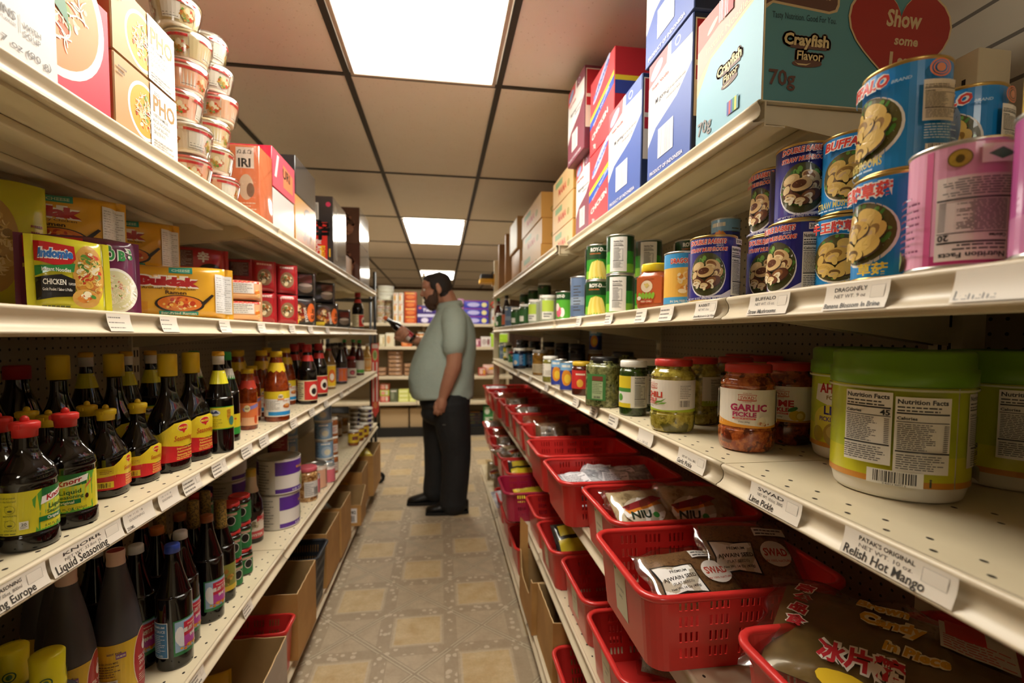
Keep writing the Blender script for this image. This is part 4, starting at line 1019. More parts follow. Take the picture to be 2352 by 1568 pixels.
def spice_jar():
    o = empty('spice_jar'); m = MB(); fill = speckle('chilli_powder', '#b0542a', '#c0643a', 70, .35, .65, .25, .5)
    m.lathe([(.036, 0), (.0385, .004), (.0385, .026), (.036, .03), (.036, .062), (.0385, .068), (.037, .078), (.029, .086), (.028, .092)], fill, 40, .7); m.build('body', o)
    m = MB(); m.lathe([(.0325, .088), (.0335, .09), (.0335, .104), (.032, .1075), (.02, .108)], M('#e2c41c', .35), 36, flute=(40, .012, .088, .104)); m.build('lid', o)
    q = Print(); q.rect(-.031, .012, .031, .074, '#c45f30', 10); q.ell(-.006, .052, .0155, .0155, '#e8d6b8', 22); q.ring(-.006, .052, .0155, .0155, .0012, '#a8562c'); q.food(-.006, .055, .009, .008, ['#d8b23a', '#e6cf7a'], 10, .002, .003, 2)
    for i in range(5): q.ell(-.022+.008*i, .030, .0042, .008, '#8ab83a', 12, .2-.1*i)
    q.ell(-.024, .024, .005, .005, '#efe9da', 12); q.rect(-.022, .012, .010, .020, '#b8482a', 5); q.text('RED CHILI', -.006, .0145, .004, '#f0dcb8', 1, w=.026)
    label_mesh(o, q, lambda u, v, o_: (u, -.0355-o_-.0004-.0015, v), 'label')
    q = Print(); q.rect(-.018, .01, .018, .074, '#d9b884', 6); q.bars(-.012, .048, .012, .062, '#5a3a1c', 14); q.lines(-.015, .014, .015, .044, 7, '#8a5a30', .35)
    label_mesh(o, q, lambda u, v, o_: (.0355+o_+.0019, u, v), 'label'); return o
K('spice_jar', spice_jar)
# ------------------------------------------------------------------ goods standing on the shelves
def facing(p, tw): return -atan2(p.x, p.y)+math.radians(tw)
DIM = {}
def dims(kd):
    "how wide and how tall a kind is"
    if kd not in DIM:
        if kd not in PROTO: PROTO[kd] = KINDS[kd]()
        o = PROTO[kd]; r = h = 0
        for c in [o]+list(o.children):
            if c.type == 'MESH':
                for v in c.data.vertices: r = max(r, sqrt(v.co.x**2+v.co.y**2)); h = max(h, v.co.z)
        DIM[kd] = (EFF.get(kd, r), h)
    return DIM[kd]
PLACED = []
LIFT = .0007
EFF = {'maggi_big': .0435, 'maggi_small': .0395, 'knorr': .0365, 'herb_jar': .054, 'gherkin_jar': .0315, 'swan': .041, 'spice_jar': .041}
def settle(kd, p):
    "finds the nearest free spot, never nearer the aisle than asked"
    r, h = dims(kd); s = 1 if p.x > 0 else -1
    p.y = min(p.y, (4.395 if s > 0 else 4.168)-r)
    lim = ((.88 if p.y < .86 else .926) if s > 0 else .985)-r
    near = [(q, rq) for q, rq, hq in PLACED if not (p.z+h <= q.z+1e-4 or q.z+hq <= p.z+1e-4) and (q-p).length < .5]
    best = None
    for i in range(0, 34):
        for k in range(1 if i == 0 else 24):
            d = .008*i; x = p.x+d*cos(2*pi*k/24); y = p.y+d*sin(2*pi*k/24)
            if s*x > lim+1e-6 and not s*p.x > lim: continue
            if s*x < s*p.x-.001 and s*p.x < lim: continue
            if s*x > lim: x = s*lim
            if y > (4.396 if s > 0 else 4.169)-r: continue
            if all((x-q.x)**2+(y-q.y)**2 >= (r+rq+.001)**2 for q, rq in near):
                best = (x, y); break
        if best: break
    if best:
        p.x, p.y = best

    PLACED.append((p.copy(), r, h)); return p
def base(kd, px, py, z, r, tw, label, cat, group=None, dz=0, dx=0, dy=0):
    "stands where its front foot shows at pixel px, py of shelf z; on a shelf above the eye, dx deep from the lip"
    r = dims(kd)[0]
    if z > 1.3:
        d = ray(px, py); x = (RX+.007+r+dx) if d.x > 0 else -(LX+.007+r+dx)
        p = Vector((x, x*d.y/d.x, z))
    else:
        p = at(px, py, z); p += Vector((p.x, p.y, 0)).normalized()*r+Vector((dx, dy, dz))
    p.z += LIFT; settle(kd, p); return put(kd, p, facing(p, tw), label, cat, group)
def top(kd, px, py, z, h, tw, label, cat, group=None):
    "stands on shelf z with the middle of its top, h above, at pixel px, py"
    p = at(px, py, z+h)
    if z > 1.3 and abs(p.x) < (RX if p.x > 0 else LX)+.006+dims(kd)[0]: p *= ((RX if p.x > 0 else LX)+.006+dims(kd)[0])/abs(p.x)
    p.z = z+LIFT; settle(kd, p); return put(kd, p, facing(p, tw), label, cat, group)
def deep(kd, px, X_, z, tw, label, cat, group=None):
    "stands X_ metres from the aisle's middle line, in the column of pixel px"
    d = ray(px, 850); x = math.copysign(X_, d.x); p = Vector((x, x*d.y/d.x, z+LIFT)); settle(kd, p); return put(kd, p, facing(p, tw), label, cat, group)
def onto(kd, under, ddx, ddy, tw, label, cat, group=None):
    "stands on top of another thing"
    h = 0
    for c in under.children_recursive:
        if c.type == 'MESH': h = max(h, max(v.co.z for v in c.data.vertices))
    p = under.location+Vector((ddx, ddy, h+.0004)); PLACED.append((p.copy(), *dims(kd)))
    return put(kd, p, facing(p, tw), label, cat, group)
g = 'food tins on the right-hand shelf'
T = 'tin'
a = top('rabbit_can', 1640, 527, R2, .126, -8, 'navy mushroom tin standing beside the yellow-lidded spice jar, at the shelf joint', T, g)
b_ = top('rabbit_can', 1724, 545, R2, .126, -10, 'navy mushroom tin half hidden between two navy tins, bottom row', T, g)
c_ = top('rabbit_can', 1808, 523, R2, .126, -38, 'navy mushroom tin with 3042 sticker and nutrition panel towards the aisle', T, g)
onto('rabbit_can', c_, .012, .004, 6, 'navy mushroom tin on top of the one with the 3042 sticker', T, g)
onto('rabbit_can', b_, .006, .006, -40, 'navy mushroom tin in the upper layer, showing its white panel sideways', T, g)
d_ = top('dragonfly_can', 1570, 583, R2, .117, 4, 'orange and sky-blue fruit tin squeezed behind the spice jar', T, g)
q_ = top('corn_can', 1580, 640, R2, .117, 8, 'dark green vegetable tin at the back behind the orange fruit tin, lower', T, g)
onto('corn_can', q_, 0, 0, 14, 'dark green vegetable tin at the back above the orange fruit tin', T, g)
q_ = top('mango_can', 1664, 610, R2, .112, -20, 'small blue tin hidden behind the navy mushroom tins, lower', T, g)
onto('mango_can', q_, 0, 0, -25, 'light blue tin peeping out behind the upper navy tins', T, g)
top('spice_jar', 1507, 572, R2, .120, -22, 'squared jar of orange-red spice powder with yellow screw lid', 'jar')
x1 = top('corn_can', 1374, 638, R2, .117, -4, 'green baby corn tin with corn picture, bottom of its pair', T, g)
x2 = top('corn_can', 1424, 633, R2, .117, -124, 'green tin turned to its white panel, bottom of its pair', T, g)
x3 = top('corn_can', 1488, 640, R2, .117, -112, 'green tin behind the spice jar, lower of two', T, g)
onto('corn_can', x1, .001, 0, -2, 'green baby corn tin with corn picture, on top of its pair', T, g)
onto('corn_can', x2, 0, .002, -122, 'green tin turned to its white panel, on top of its pair', T, g)
onto('corn_can', x3, 0, .002, -112, 'green tin with white panel behind the spice jar, upper of two', T, g)
top('lychee_can', 1300, 655, R2, .117, -30, 'bright green tin with pink and white fruit beside the white-lidded pale jars', T, g)
x4 = top('blue_white_can', 1342, 626, R2, .15, -100, 'grey-labelled tin behind the bright green fruit tin', T, g)
gj = 'glass jars at the far end of the tin shelf'
base('pale_jar', 1231, 734, R2, .042, -40, 'pale jar with white lid and lime label, in front of green jars', 'jar', gj)
base('pale_jar', 1258, 730, R2, .042, 0, 'pale jar with white lid next to the bright green tin', 'jar', gj)
for i, (px, py) in enumerate(((1187, 739), (1207, 737))):
    o = base('green_glass_jar', px, py, R2, .04, -40, ('farther', 'nearer')[i]+' of the two dark green jars on the shelf beside the pale jars', 'jar', gj)
for i, px in enumerate((1206, 1226, 1250)):
    o = base('green_glass_jar', px, 731, R2, .04, -35, 'lower dark green jar in the back row, %s from the far end' % ('first', 'second', 'third')[i], 'jar', gj, dx=.10)
    onto('green_glass_jar', o, 0, 0, -30, 'upper dark green jar stacked on another, %s from the far end' % ('first', 'second', 'third')[i], 'jar', gj)
for i, px in enumerate((1140, 1150, 1163, 1175)):
    base(('fish_bottle', 'green_glass_jar', 'vinegar_bottle', 'blue_white_can')[i], px, 747-i, R2, .03, -60, ('tall dark bottle at the very end of the right tin shelf', 'green jar standing near the end of the right tin shelf', 'grey-capped bottle near the end of the right tin shelf', 'tall grey tin near the end of the right tin shelf')[i], ('bottle', 'jar', 'bottle', T)[i])
p1 = top('pink_can', 2212, 342, R2, .122, -24, 'pale pink tin standing upside down with inverted nutrition panel', T, g)
p2 = top('banana_can', 2368, 262, R2, .122, -8, 'magenta banana blossom tin at the right edge with white sticker', T, g)
onto('peach_can', p2, .012, .004, -10, 'yellow and purple tin stacked on the magenta banana blossom tin', T, g)
def spot(kd, x, y, z, tw, label, cat, group=None):
    p = Vector((x, y, z+LIFT)); PLACED.append((p.copy(), *dims(kd))); return put(kd, p, facing(p, tw), label, cat, group)
s2 = spot('big_buffalo_cn_can', .536, .510, R2, -44, 'blue mushroom tin at the shelf front beside the pink tin', T, g)
onto('big_buffalo_can', s2, .008, .002, -50, 'blue mushroom tin stacked highest, with nutrition panel and barcode', T, g)
s1 = spot('buffalo_cn_can', .636, .690, R2, -4, 'blue straw mushroom tin with red Chinese lettering beside the 3042 tin', T, g)
onto('buffalo_can', s1, .004, -.006, 0, 'blue straw mushroom tin stacked beside the navy tins, showing its mushrooms', T, g)
s3 = spot('big_buffalo_cn_can', .668, .548, R2, -10, 'blue mushroom tin at the back, hidden behind the pink tin', T, g)
onto('big_buffalo_can', s3, 0, 0, -22, 'blue mushroom tin at the back with its mushroom picture above the pink tin', T, g)

base('garlic_jar', 1712, 1043, R3, .049, 0, 'jar of red garlic pickle with red lid and white label', 'jar', 'pickle jars on the right-hand shelf')
spot('lime_jar', .700, .885, R3, -16, 'jar of dark lime pickle with red lid beside the lime-green tubs', 'jar', 'pickle jars on the right-hand shelf')
gt = 'lime-green pickle tubs'
base('tub', 2052, 1160, R3, .079, -131, 'big lime-green lidded tub in front with two nutrition panels', 'tub', gt)
for x, y, tw, l in ((.742, .750, -28, 'lime-green tub behind the front one, red and purple lettering showing'), (.846, .598, -100, 'lime-green tub in the shadow to the right of the front tub')):
    p = Vector((x, y, R3+LIFT)); PLACED.append((p.copy(), .079, .19)); put('tub', p, facing(p, tw), l, 'tub', gt)

gj = 'pickle jars on the right-hand shelf'
J = 'jar'
base('chili_jar', 1543, 997, R3, .049, -62, 'jar of green chili pickle in front, label turned towards the aisle', J, gj)
base('chili_jar', 1604, 978, R3, .049, 150, 'chili pickle jar showing the back of its label, just behind the front one', J, gj)
base('chili_jar', 1652, 974, R3, .049, -48, 'chili pickle jar behind the garlic jar, half its label showing', J, gj)
base('chili_jar', 1776, 960, R3, .049, -30, 'chili pickle jar in the dark between the garlic and lime jars', J, gj)
base('garlic_jar', 1700, 945, R3, .049, -20, 'red-lidded pickle jar deep in the shelf behind the garlic jar', J, gj)
gj = 'assorted jars farther along the pickle shelf'
base('pesto_jar', 1453, 957, R3, .0365, -8, 'tall jar of green paste with white lid and white nutrition panel', J, gj)
base('pesto_jar', 1498, 950, R3, .0365, -12, 'jar of green paste half hidden behind the chili pickle', J, gj, dy=.03)
base('herb_jar', 1387, 937, R3, .05, -30, 'big square clear jar of dried herbs with black lid', J, gj)
q_ = base('herb_jar', 1440, 900, R3, .05, -30, 'second jar of dried herbs in shadow behind the first', J, gj, dy=.05)
base('honey_jar', 1336, 909, R3, .034, -5, 'dark jar with red and yellow label beside the dried herbs', J, gj)
base('mango_can', 1305, 898, R3, .033, -14, 'small blue mango tin on the pickle shelf beside the red-labelled jar', T, gj)
base('mango_can', 1283, 886, R3, .033, -20, 'small blue mango tin just behind the front one', T, gj)
base('white_lid_jar', 1318, 880, R3, .03, 0, 'small white-lidded jar behind the blue mango tins', J, gj)
base('olive_jar', 1264, 878, R3, .036, -8, 'jar of capers with white lid and cream labels', J, gj)
base('amber_jar', 1240, 862, R3, .042, -10, 'amber preserve jar behind the jar of capers', J, gj)
for i, (px, py) in enumerate(((1268, 845), (1300, 847), (1330, 850))):
    base('amber_jar', px, py, R3, .042, 0, 'amber jar in the back row behind the capers, %s from the far end' % ('first', 'second', 'third')[i], J, gj, dy=.05, dz=0)
q_ = base('amber_jar', 1378, 868, R3, .044, 0, 'amber jar at the back under the light blue mango tin', J, gj, dy=.08)
onto('mango_can', q_, 0, 0, -16, 'light blue mango tin high up on an amber jar behind the dried herbs', T, gj)
base('blue_jar', 1193, 847, R3, .042, -22, 'blue-labelled dark jar facing out, white lid', J, gj)
base('blue_jar', 1216, 845, R3, .042, -40, 'blue-labelled dark jar next to the one facing out', J, gj)
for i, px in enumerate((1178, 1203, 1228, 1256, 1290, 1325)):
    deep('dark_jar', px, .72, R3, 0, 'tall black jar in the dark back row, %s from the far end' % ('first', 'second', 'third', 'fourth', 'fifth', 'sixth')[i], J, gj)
for i, (kd, px, py, l) in enumerate((('green_glass_jar', 1146, 820, 'green jar at the far corner of the pickle shelf'), ('blue_white_can', 1155, 823, 'grey-blue tin at the far corner of the pickle shelf'), ('pesto_jar', 1166, 828, 'green paste jar near the far corner of the pickle shelf'), ('gherkin_jar', 1177, 832, 'small green-labelled jar near the far end of the pickle shelf'))):
    base(kd, px, py, R3, .035, -20, l, T if 'can' in kd else J, gj)

# left: sauces
ord_ = ('first', 'second', 'third', 'fourth', 'fifth', 'sixth', 'seventh', 'eighth')
B = 'bottle'
base('knorr', 70, 1268, L3, .034, 62, 'red-capped seasoning bottle nearest the shelf edge, back of its yellow label showing', B, 'dark seasoning bottles with flip caps')
base('knorr', 152, 1222, L3, .034, 4, 'red-capped seasoning bottle with green label front, just behind the nearest one', B, 'dark seasoning bottles with flip caps')
base('maggi_small', 250, 1145, L3, .036, 68, 'small yellow-capped seasoning bottle in front, barcode side of its label showing', B, 'dark seasoning bottles with flip caps')
base('maggi_small', 322, 1114, L3, .036, 58, 'small yellow-capped seasoning bottle beside the tall yellow-capped one', B, 'dark seasoning bottles with flip caps')
base('maggi_big', 383, 1092, L3, .05, 46, 'tall yellow-capped seasoning bottle with big yellow and red label, nearest', B, 'tall seasoning bottles with yellow caps')
base('maggi_big', 437, 1066, L3, .05, 46, 'tall yellow-capped seasoning bottle next to the mountain-label bottle', B, 'tall seasoning bottles with yellow caps')
base('golden', 497, 1047, L3, .031, -12, 'dark sauce bottle with yellow mountain label and yellow neck band', B, 'dark sauce bottles with neck bands')
base('green_cap', 524, 1016, L3, .031, 10, 'dark sauce bottle with green cap behind the mountain-label bottle', B, 'dark sauce bottles with neck bands')
base('pantai', 571, 988, L3, .0275, 6, 'small orange sauce bottle with orange label, in front', B, 'orange chilli sauce bottles')
base('pantai', 542, 990, L3, .0275, 4, 'small orange sauce bottle beside the green-capped bottle', B, 'orange chilli sauce bottles')
base('mae_ploy', 637, 969, L3, .041, 0, 'big orange chilli sauce bottle with yellow, white and blue label', B, 'orange chilli sauce bottles')
base('mae_ploy', 603, 958, L3, .041, -8, 'big orange chilli sauce bottle just behind the front one', B, 'orange chilli sauce bottles')
base('kecap', 707, 929, L3, .040, 22, 'black soy sauce bottle with red and cream label, in front', B, 'soy sauce bottles with red labels')
base('kecap', 733, 912, L3, .040, 22, 'black soy sauce bottle peeping out behind the red-labelled one', B, 'soy sauce bottles with red labels')
base('kecap', 678, 924, L3, .040, 22, 'black soy sauce bottle between the orange bottles and the red label', B, 'soy sauce bottles with red labels')
base('honey_bottle', 755, 894, L3, .038, 10, 'squat amber bottle with red cap and yellow label', B, 'assorted sauce bottles at the far end of the left shelf')
base('honey_bottle', 737, 885, L3, .038, 0, 'amber bottle behind the red-capped one', B, 'assorted sauce bottles at the far end of the left shelf')
base('vinegar_bottle', 784, 882, L3, .036, 16, 'black bottle with orange and lilac label', B, 'assorted sauce bottles at the far end of the left shelf')
base('vinegar_bottle', 772, 872, L3, .036, 16, 'black bottle behind the one with orange and lilac label', B, 'assorted sauce bottles at the far end of the left shelf')
base('jam_jar_dark', 806, 868, L3, .038, 0, 'short dark bottle with cream label before the green-capped ones', B, 'assorted sauce bottles at the far end of the left shelf')
base('fish_bottle', 826, 862, L3, .034, 0, 'dark red bottle with green cap and white and green label', B, 'assorted sauce bottles at the far end of the left shelf')
base('fish_bottle', 812, 856, L3, .034, 0, 'green-capped dark bottle second from the shelf end', B, 'assorted sauce bottles at the far end of the left shelf')
base('fish_bottle', 799, 857, L3, .034, 0, 'green-capped dark bottle third from the shelf end', B, 'assorted sauce bottles at the far end of the left shelf')
base('brown_pack_bottle', 846, 852, L3, .032, 0, 'brown bottle with pale cap at the end of the sauce shelf', B, 'assorted sauce bottles at the far end of the left shelf')
top('knorr', 14, 948, L3, .188, 60, 'red-capped seasoning bottle cut by the left edge of the picture', B, 'dark seasoning bottles with flip caps')
top('knorr', 88, 948, L3, .188, 30, 'dim red-capped seasoning bottle behind the first two', B, 'dark seasoning bottles with flip caps')
for i, (px, X_) in enumerate(((212, .668), (163, .66), (136, .70))):
    deep('maggi_small', px, X_, L3, 60, 'small yellow-capped bottle in the second row, %s from the aisle' % ord_[i], B, 'dark seasoning bottles with flip caps')
for i, (px, X_) in enumerate(((262, .72), (155, .75), (36, .78))):
    deep('maggi_big', px, X_, L3, 46, 'tall dark yellow-capped bottle in the back row, %s from the aisle' % ord_[i], B, 'tall seasoning bottles with yellow caps')
deep('red_cap_bottle', 84, .80, L3, 30, 'tall dark bottle with a wide red cap at the back', B)
for i, (px, X_) in enumerate(((290, .78), (325, .76), (198, .83))):
    deep('golden', px, X_, L3, 0, 'dim neck-banded sauce bottle in the back row, %s from the aisle' % ord_[i], B, 'dark sauce bottles with neck bands')
deep('green_cap', 446, .72, L3, 0, 'dim green-capped sauce bottle at the back of the shelf', B, 'dark sauce bottles with neck bands')
deep('pantai', 578, .665, L3, 4, 'small orange sauce bottle tucked behind the front one', B, 'orange chilli sauce bottles')
for i, (px, X_) in enumerate(((555, .74), (585, .68), (660, .67), (622, .74))):
    deep('mae_ploy', px, X_, L3, 0, 'big orange sauce bottle with yellow cap in the back rows, %s of four' % ord_[i], B, 'orange chilli sauce bottles')
deep('kecap', 692, .72, L3, 22, 'black soy sauce bottle in the back row with red neck', B, 'soy sauce bottles with red labels')
for i, (px, X_) in enumerate(((722, .74), (745, .70), (765, .70), (782, .70))):
    deep('vinegar_bottle', px, X_, L3, 0, 'dim black bottle in the back row toward the far end, %s of four' % ord_[i], B, 'assorted sauce bottles at the far end of the left shelf')

# left: lower shelf
g = 'grey bottles with tall yellow caps'
top('spray', 108, 1497, L4, .23, 22, 'grey bottle with a tall yellow cap bearing a green round emblem', B, g)
top('spray', 14, 1492, L4, .23, 22, 'grey bottle with tall yellow cap in the bottom left corner', B, g)
g = 'big grey soy sauce bottles'
for i, (px, X_, l) in enumerate(((250, .665, 'big grey soy sauce bottle with yellow and red label, beside the glass soy bottles'), (172, .685, 'big grey soy sauce bottle second from the glass soy bottles'), (105, .73, 'big grey soy sauce bottle behind the yellow-capped sprays'), (80, .83, 'big grey soy sauce bottle farthest into the shelf'))):
    deep('swan', px, X_, L4, 38, l, B, g)
g = 'small square jars with red lids'
lv = ('bottom', 'middle', 'top')
for nm, px, py, dx in (('front', 530, 1353, 0), ('rear', 552, 1328, 0)):
    o = base('gherkin_jar', px, py, L4, .031, 12, 'small green-labelled jar with red lid, bottom of the %s stack' % nm, J, g)
    for k in (1, 2):
        o = onto('gherkin_jar', o, -.002, .003, 12-14*k, 'small green-labelled jar with red lid, %s of the %s stack' % (lv[k], nm), J, g)
g = 'glass soy sauce bottles'
base('soy_blue', 404, 1540, L4, .0355, 34, 'soy sauce bottle with bright blue cap and blue back label', B, g)
base('soy_white', 330, 1554, L4, .0355, 0, 'soy sauce bottle with white cap and red picture label facing out', B, g)
top('soy_blue', 76, 1448, L4, .262, 0, 'dark bottle with a blue cap behind the yellow-capped sprays', B, g)
top('soy_white', 408, 1228, L4, .274, 30, 'soy sauce bottle with white cap right behind the blue-capped one', B, g)
top('soy_white', 212, 1284, L4, .274, 0, 'white-capped soy bottle in the dark behind the grey bottles', B, g)
for i, (px, py) in enumerate(((375, 1213), (328, 1240), (300, 1222), (250, 1254))):
    top('soy_orange', px, py, L4, .274, 10, 'orange-capped soy bottle in the dark, %s from the aisle' % ord_[i], B, g)
base('soy_green', 481, 1432, L4, .0355, 22, 'soy sauce bottle with green back label behind the blue-capped one', B, g)
top('soy_green', 432, 1190, L4, .274, 10, 'brown-capped soy bottle in the second row', B, g)
g = 'bottles with gold foil necks'
base('foil_bottle', 512, 1386, L4, .033, 20, 'dark bottle with gold foil neck beside the green jars', B, g)
for i, (px, py) in enumerate(((462, 1160), (500, 1142), (440, 1180))):
    top('foil_bottle', px, py, L4, .28, 0, 'dim dark bottle with gold foil neck, %s of the back row' % ord_[i], B, g)
g = 'small square jars with red lids'
o = base('gherkin_jar', 500, 1335, L4, .031, 0, 'small red-lidded jar in the dark behind the foil-necked bottle, lower', J, g, dy=.04, dx=-.06)
for k in (1, 2): o = onto('gherkin_jar', o, 0, 0, 5, 'small red-lidded jar in the dark behind the foil-necked bottle, %s' % ('middle', 'top')[k-1], J, g)
base('oyster', 580, 1250, L4, .0365, 22, 'oyster sauce bottle with red and white label beside the purple tins', B)
g = 'large purple banded tins'
o = base('purple_can', 640, 1219, L4, .078, 18, 'large tin with purple and white label, under another', T, g)
onto('purple_can', o, .006, .0, 4, 'large tin with purple and white label, on top', T, g)
o = base('purple_can', 560, 1195, L4, .078, 30, 'large purple tin in the shadow behind the oyster sauce, lower', T, g, dx=-.10, dy=.06)
onto('purple_can', o, 0, 0, 30, 'large purple tin in the shadow behind the oyster sauce, upper', T, g)
base('nut_jar', 706, 1154, L4, .045, 10, 'jar of nuts in syrup with pink lid beside the purple tins', J)
g = 'mixed tins and jars on the lower left shelf'
o = base('salmon_can', 724, 1128, L4, .05, 10, 'salmon-coloured tin behind the pink-lidded nut jar', T, g, dy=.02)
base('rose_can', 731, 1128, L4, .03, 10, 'small rose tin right behind the nut jar', T, g)
base('rose_can', 748, 1117, L4, .03, 10, 'small rose tin in front of the blue tins', T, g)
o = base('blue_can', 742, 1107, L4, .044, 30, 'pale blue tin at the bottom of the front stack', T, g, dy=.05)
for k in (1, 2, 3): o = onto('blue_can', o, -.004, .003, 24-9*k, 'pale blue tin, %s of the front stack' % ('second', 'third', 'topmost')[k-1], T, g)
o = base('blue_can', 700, 1100, L4, .044, 30, 'pale blue tin at the bottom of the stack deeper in', T, g, dx=-.1, dy=.08)
for k in (1, 2, 3): o = onto('blue_can', o, 0, 0, 20, 'pale blue tin, %s of the stack deeper in' % ('second', 'third', 'topmost')[k-1], T, g)
o = base('red_jar', 655, 1120, L4, .05, 10, 'wide jar of red beans behind the purple tins, lower', J, g, dx=-.06, dy=.12)
onto('red_jar', o, 0, 0, 0, 'wide jar of red beans behind the purple tins, upper', J, g)
o = base('white_lid_jar', 764, 1088, L4, .03, 10, 'white-lidded jar beside the brown cartons, lowest', J, g)
for k in (1, 2): o = onto('white_lid_jar', o, 0, 0, 10, 'white-lidded jar beside the brown cartons, %s' % ('middle', 'upper')[k-1], J, g)
for i, (px, py) in enumerate(((836, 1005), (824, 1013), (812, 1024))):
    base('yellow_jar', px, py, L4, .036, 10*i, 'yellow-labelled jar near the shelf end, %s from the black post' % ord_[i], J, g)
for nm, px, py in (('front', 842, 992), ('rear', 820, 990)):
    o = base('flat_tin', px, py, L4, .048, 30, 'flat tin with white lid, bottom of the %s stack at the shelf end' % nm, T, 'flat tins with white lids')
    for k in (1, 2, 3, 4): o = onto('flat_tin', o, -.001, 0, 30+5*k, 'flat tin with white lid, %s in the %s stack at the shelf end' % (ord_[k], nm), T, 'flat tins with white lids')
for i, (px, py) in enumerate(((786, 1010), (800, 1002), (770, 1020))):
    base('amber_jar', px, py, L4, .042, 0, 'dim amber jar behind the yellow-labelled jars, %s from the shelf end' % ord_[2-i], J, g, dx=-.06, dy=.10)
# ------------------------------------------------------------------ cartons and noodle packs
def carton(name, x0, x1, y0, y1, z0, z1, col, prints, label, cat='carton', group=None, rough=.5, coat=0, bev=.003, rz=0, flaps=True):
    "a shut carton; prints: side letter -> function drawing on it with the face's width and height"
    sx, sy, sz = x1-x0, y1-y0, z1-z0; m = MB()
    m.box(-sx/2, sx/2, -sy/2, sy/2, 0, sz, M(col, rough, coat=coat) if isinstance(col, str) else col, bev)
    for side, d in prints.items():
        w = sx if side in 'fb' else sy
        q = Print(); d(q, w-.004, sz); q.lay(m, on_box(sx, sy, side), rough=rough, coat=coat, base=.0001)
    o = m.build(name, None, ((x0+x1)/2, (y0+y1)/2, z0+LIFT), rz)
    SEEN_LABELS.setdefault(label, []).append(o.name)
    return tag(o, label, cat, group)
def bg(q, w, h, col): q.rect(-w/2, .002, w/2, h-.002, col); return q
def soup_bowl(q, u, v, a, b, broth, seed, hot='#d9622c'):
    q.ell(u, v, a, b, '#f2efe8', 40); q.ell(u, v, a*.88, b*.88, broth, 40)
    q.food(u, v, a*.8, b*.8, ['#f2e6c8', '#e9d4a0', hot, '#7a9a3c', '#c98a3c'], 40, a*.04, a*.12, seed, None, (['#f6edd6', '#f0e0b8', '#fbf5e6'], 44, a*.011))
g = 'noodle cartons on the top left shelf'
FX = -.551
def noodle_box(q, w, h):
    bg(q, w, h, '#d8344c'); c = .045; q.rect(-w/2, .002, .3-w, h-.002, '#d8344c') if 0 else None
    soup_bowl(q, .04, .125, .108, .108, '#e9935a', 5); q.poly([(.02, .13), (.07, .10), (.05, .2), (.02, .22)], '#5a8a6a')
    q.rect(-w/2, .002, .043, h-.002, '#ece9e4')
    q.text('NOODLE', .018, .142, .022, '#8f8b88', .6, al='r'); q.text('SOUP BOWL', .018, .106, .022, '#8f8b88', .6, al='r'); q.text('육개장맛 쌀국수', -.02, .080, .014, '#8f8b88', .3, al='r')
    q.text('PRODUCT OF', -.082, .058, .006, '#7a7674', .3, al='r'); q.text('KOREA', -.082, .044, .011, '#6f6b69', 1, al='r'); q.rect(-.076, .040, -.075, .064, '#9a9694')
    q.text('3 MINS', -.070, .048, .011, '#7a7674', .6, al='l', w=.045); q.text('WITH HOT WATER', -.070, .040, .004, '#7a7674', .2, al='l', w=.045); q.rect(-.020, .036, -.019, .060, '#9a9694')
    q.text('WITH', -.014, .046, .008, '#7a7674', .4, al='l'); q.text('SOUP', -.014, .035, .008, '#7a7674', .4, al='l'); q.text('NET WT. 8 pkgs / 3.17 oz (90 g)', .030, .012, .0095, '#7a7674', .3, al='r', w=.24)
carton('noodle_carton', -.90, FX, .60, .921, L1, 1.832, '#d8344c', {'r': noodle_box, 'f': lambda q, w, h: bg(q, w, h, '#d8344c')}, 'red and white noodle bowl carton at the near end of the top left shelf', group=g)
carton('noodle_carton', -.90, FX-.05, .64, .925, 1.8335, 2.03, '#6a2420', {'r': lambda q, w, h: (bg(q, w, h, '#7a2a24'), q.rect(.02, .01, .10, h-.01, '#b03a2c'))}, 'dark red carton stacked on the red and white noodle carton', group=g)
def pho(q, w, h):
    bg(q, w, h, '#c39a68'); soup_bowl(q, -.012, h*.46, .050, .052, '#e0a33a', 9, '#c8542a'); q.rect(.004, .002, w/2, h-.002, '#efece6')
    q.text('assi', .026, h*.84, .010, '#7a7672', .3); q.ell(.03, h*.80, .008, .0012, '#d8848c', 10); q.text('PHO', .050, h*.58, .032, '#a8824c', .8, w=.074)
    for i, t in enumerate(('VIETNAMESE', 'RICE NOODLE', 'SOUP BOWL', '월남쌀국수')): q.text(t, .012, h*(.50-.085*i), .0065, '#9a958e', .2, al='l')
    q.lines(.012, .006, .08, h*.17, 3, '#b5b0aa', .4); q.lines(-w/2+.006, h*.72, -w/2+.03, h*.86, 2, '#6d5a42', .4)
for k, l in ((0, 'lower of two brown and white soup bowl cartons next to the cup stacks'), (1, 'upper of two brown and white soup bowl cartons next to the cup stacks')):
    carton('noodle_carton', -.85, FX, .930-.002*k, 1.126-.003*k, L1+.1245*k, L1+.1235+.1245*k, '#b8905f', {'r': pho, 'f': lambda q, w, h: bg(q, w, h, '#b8905f')}, l, group=g)
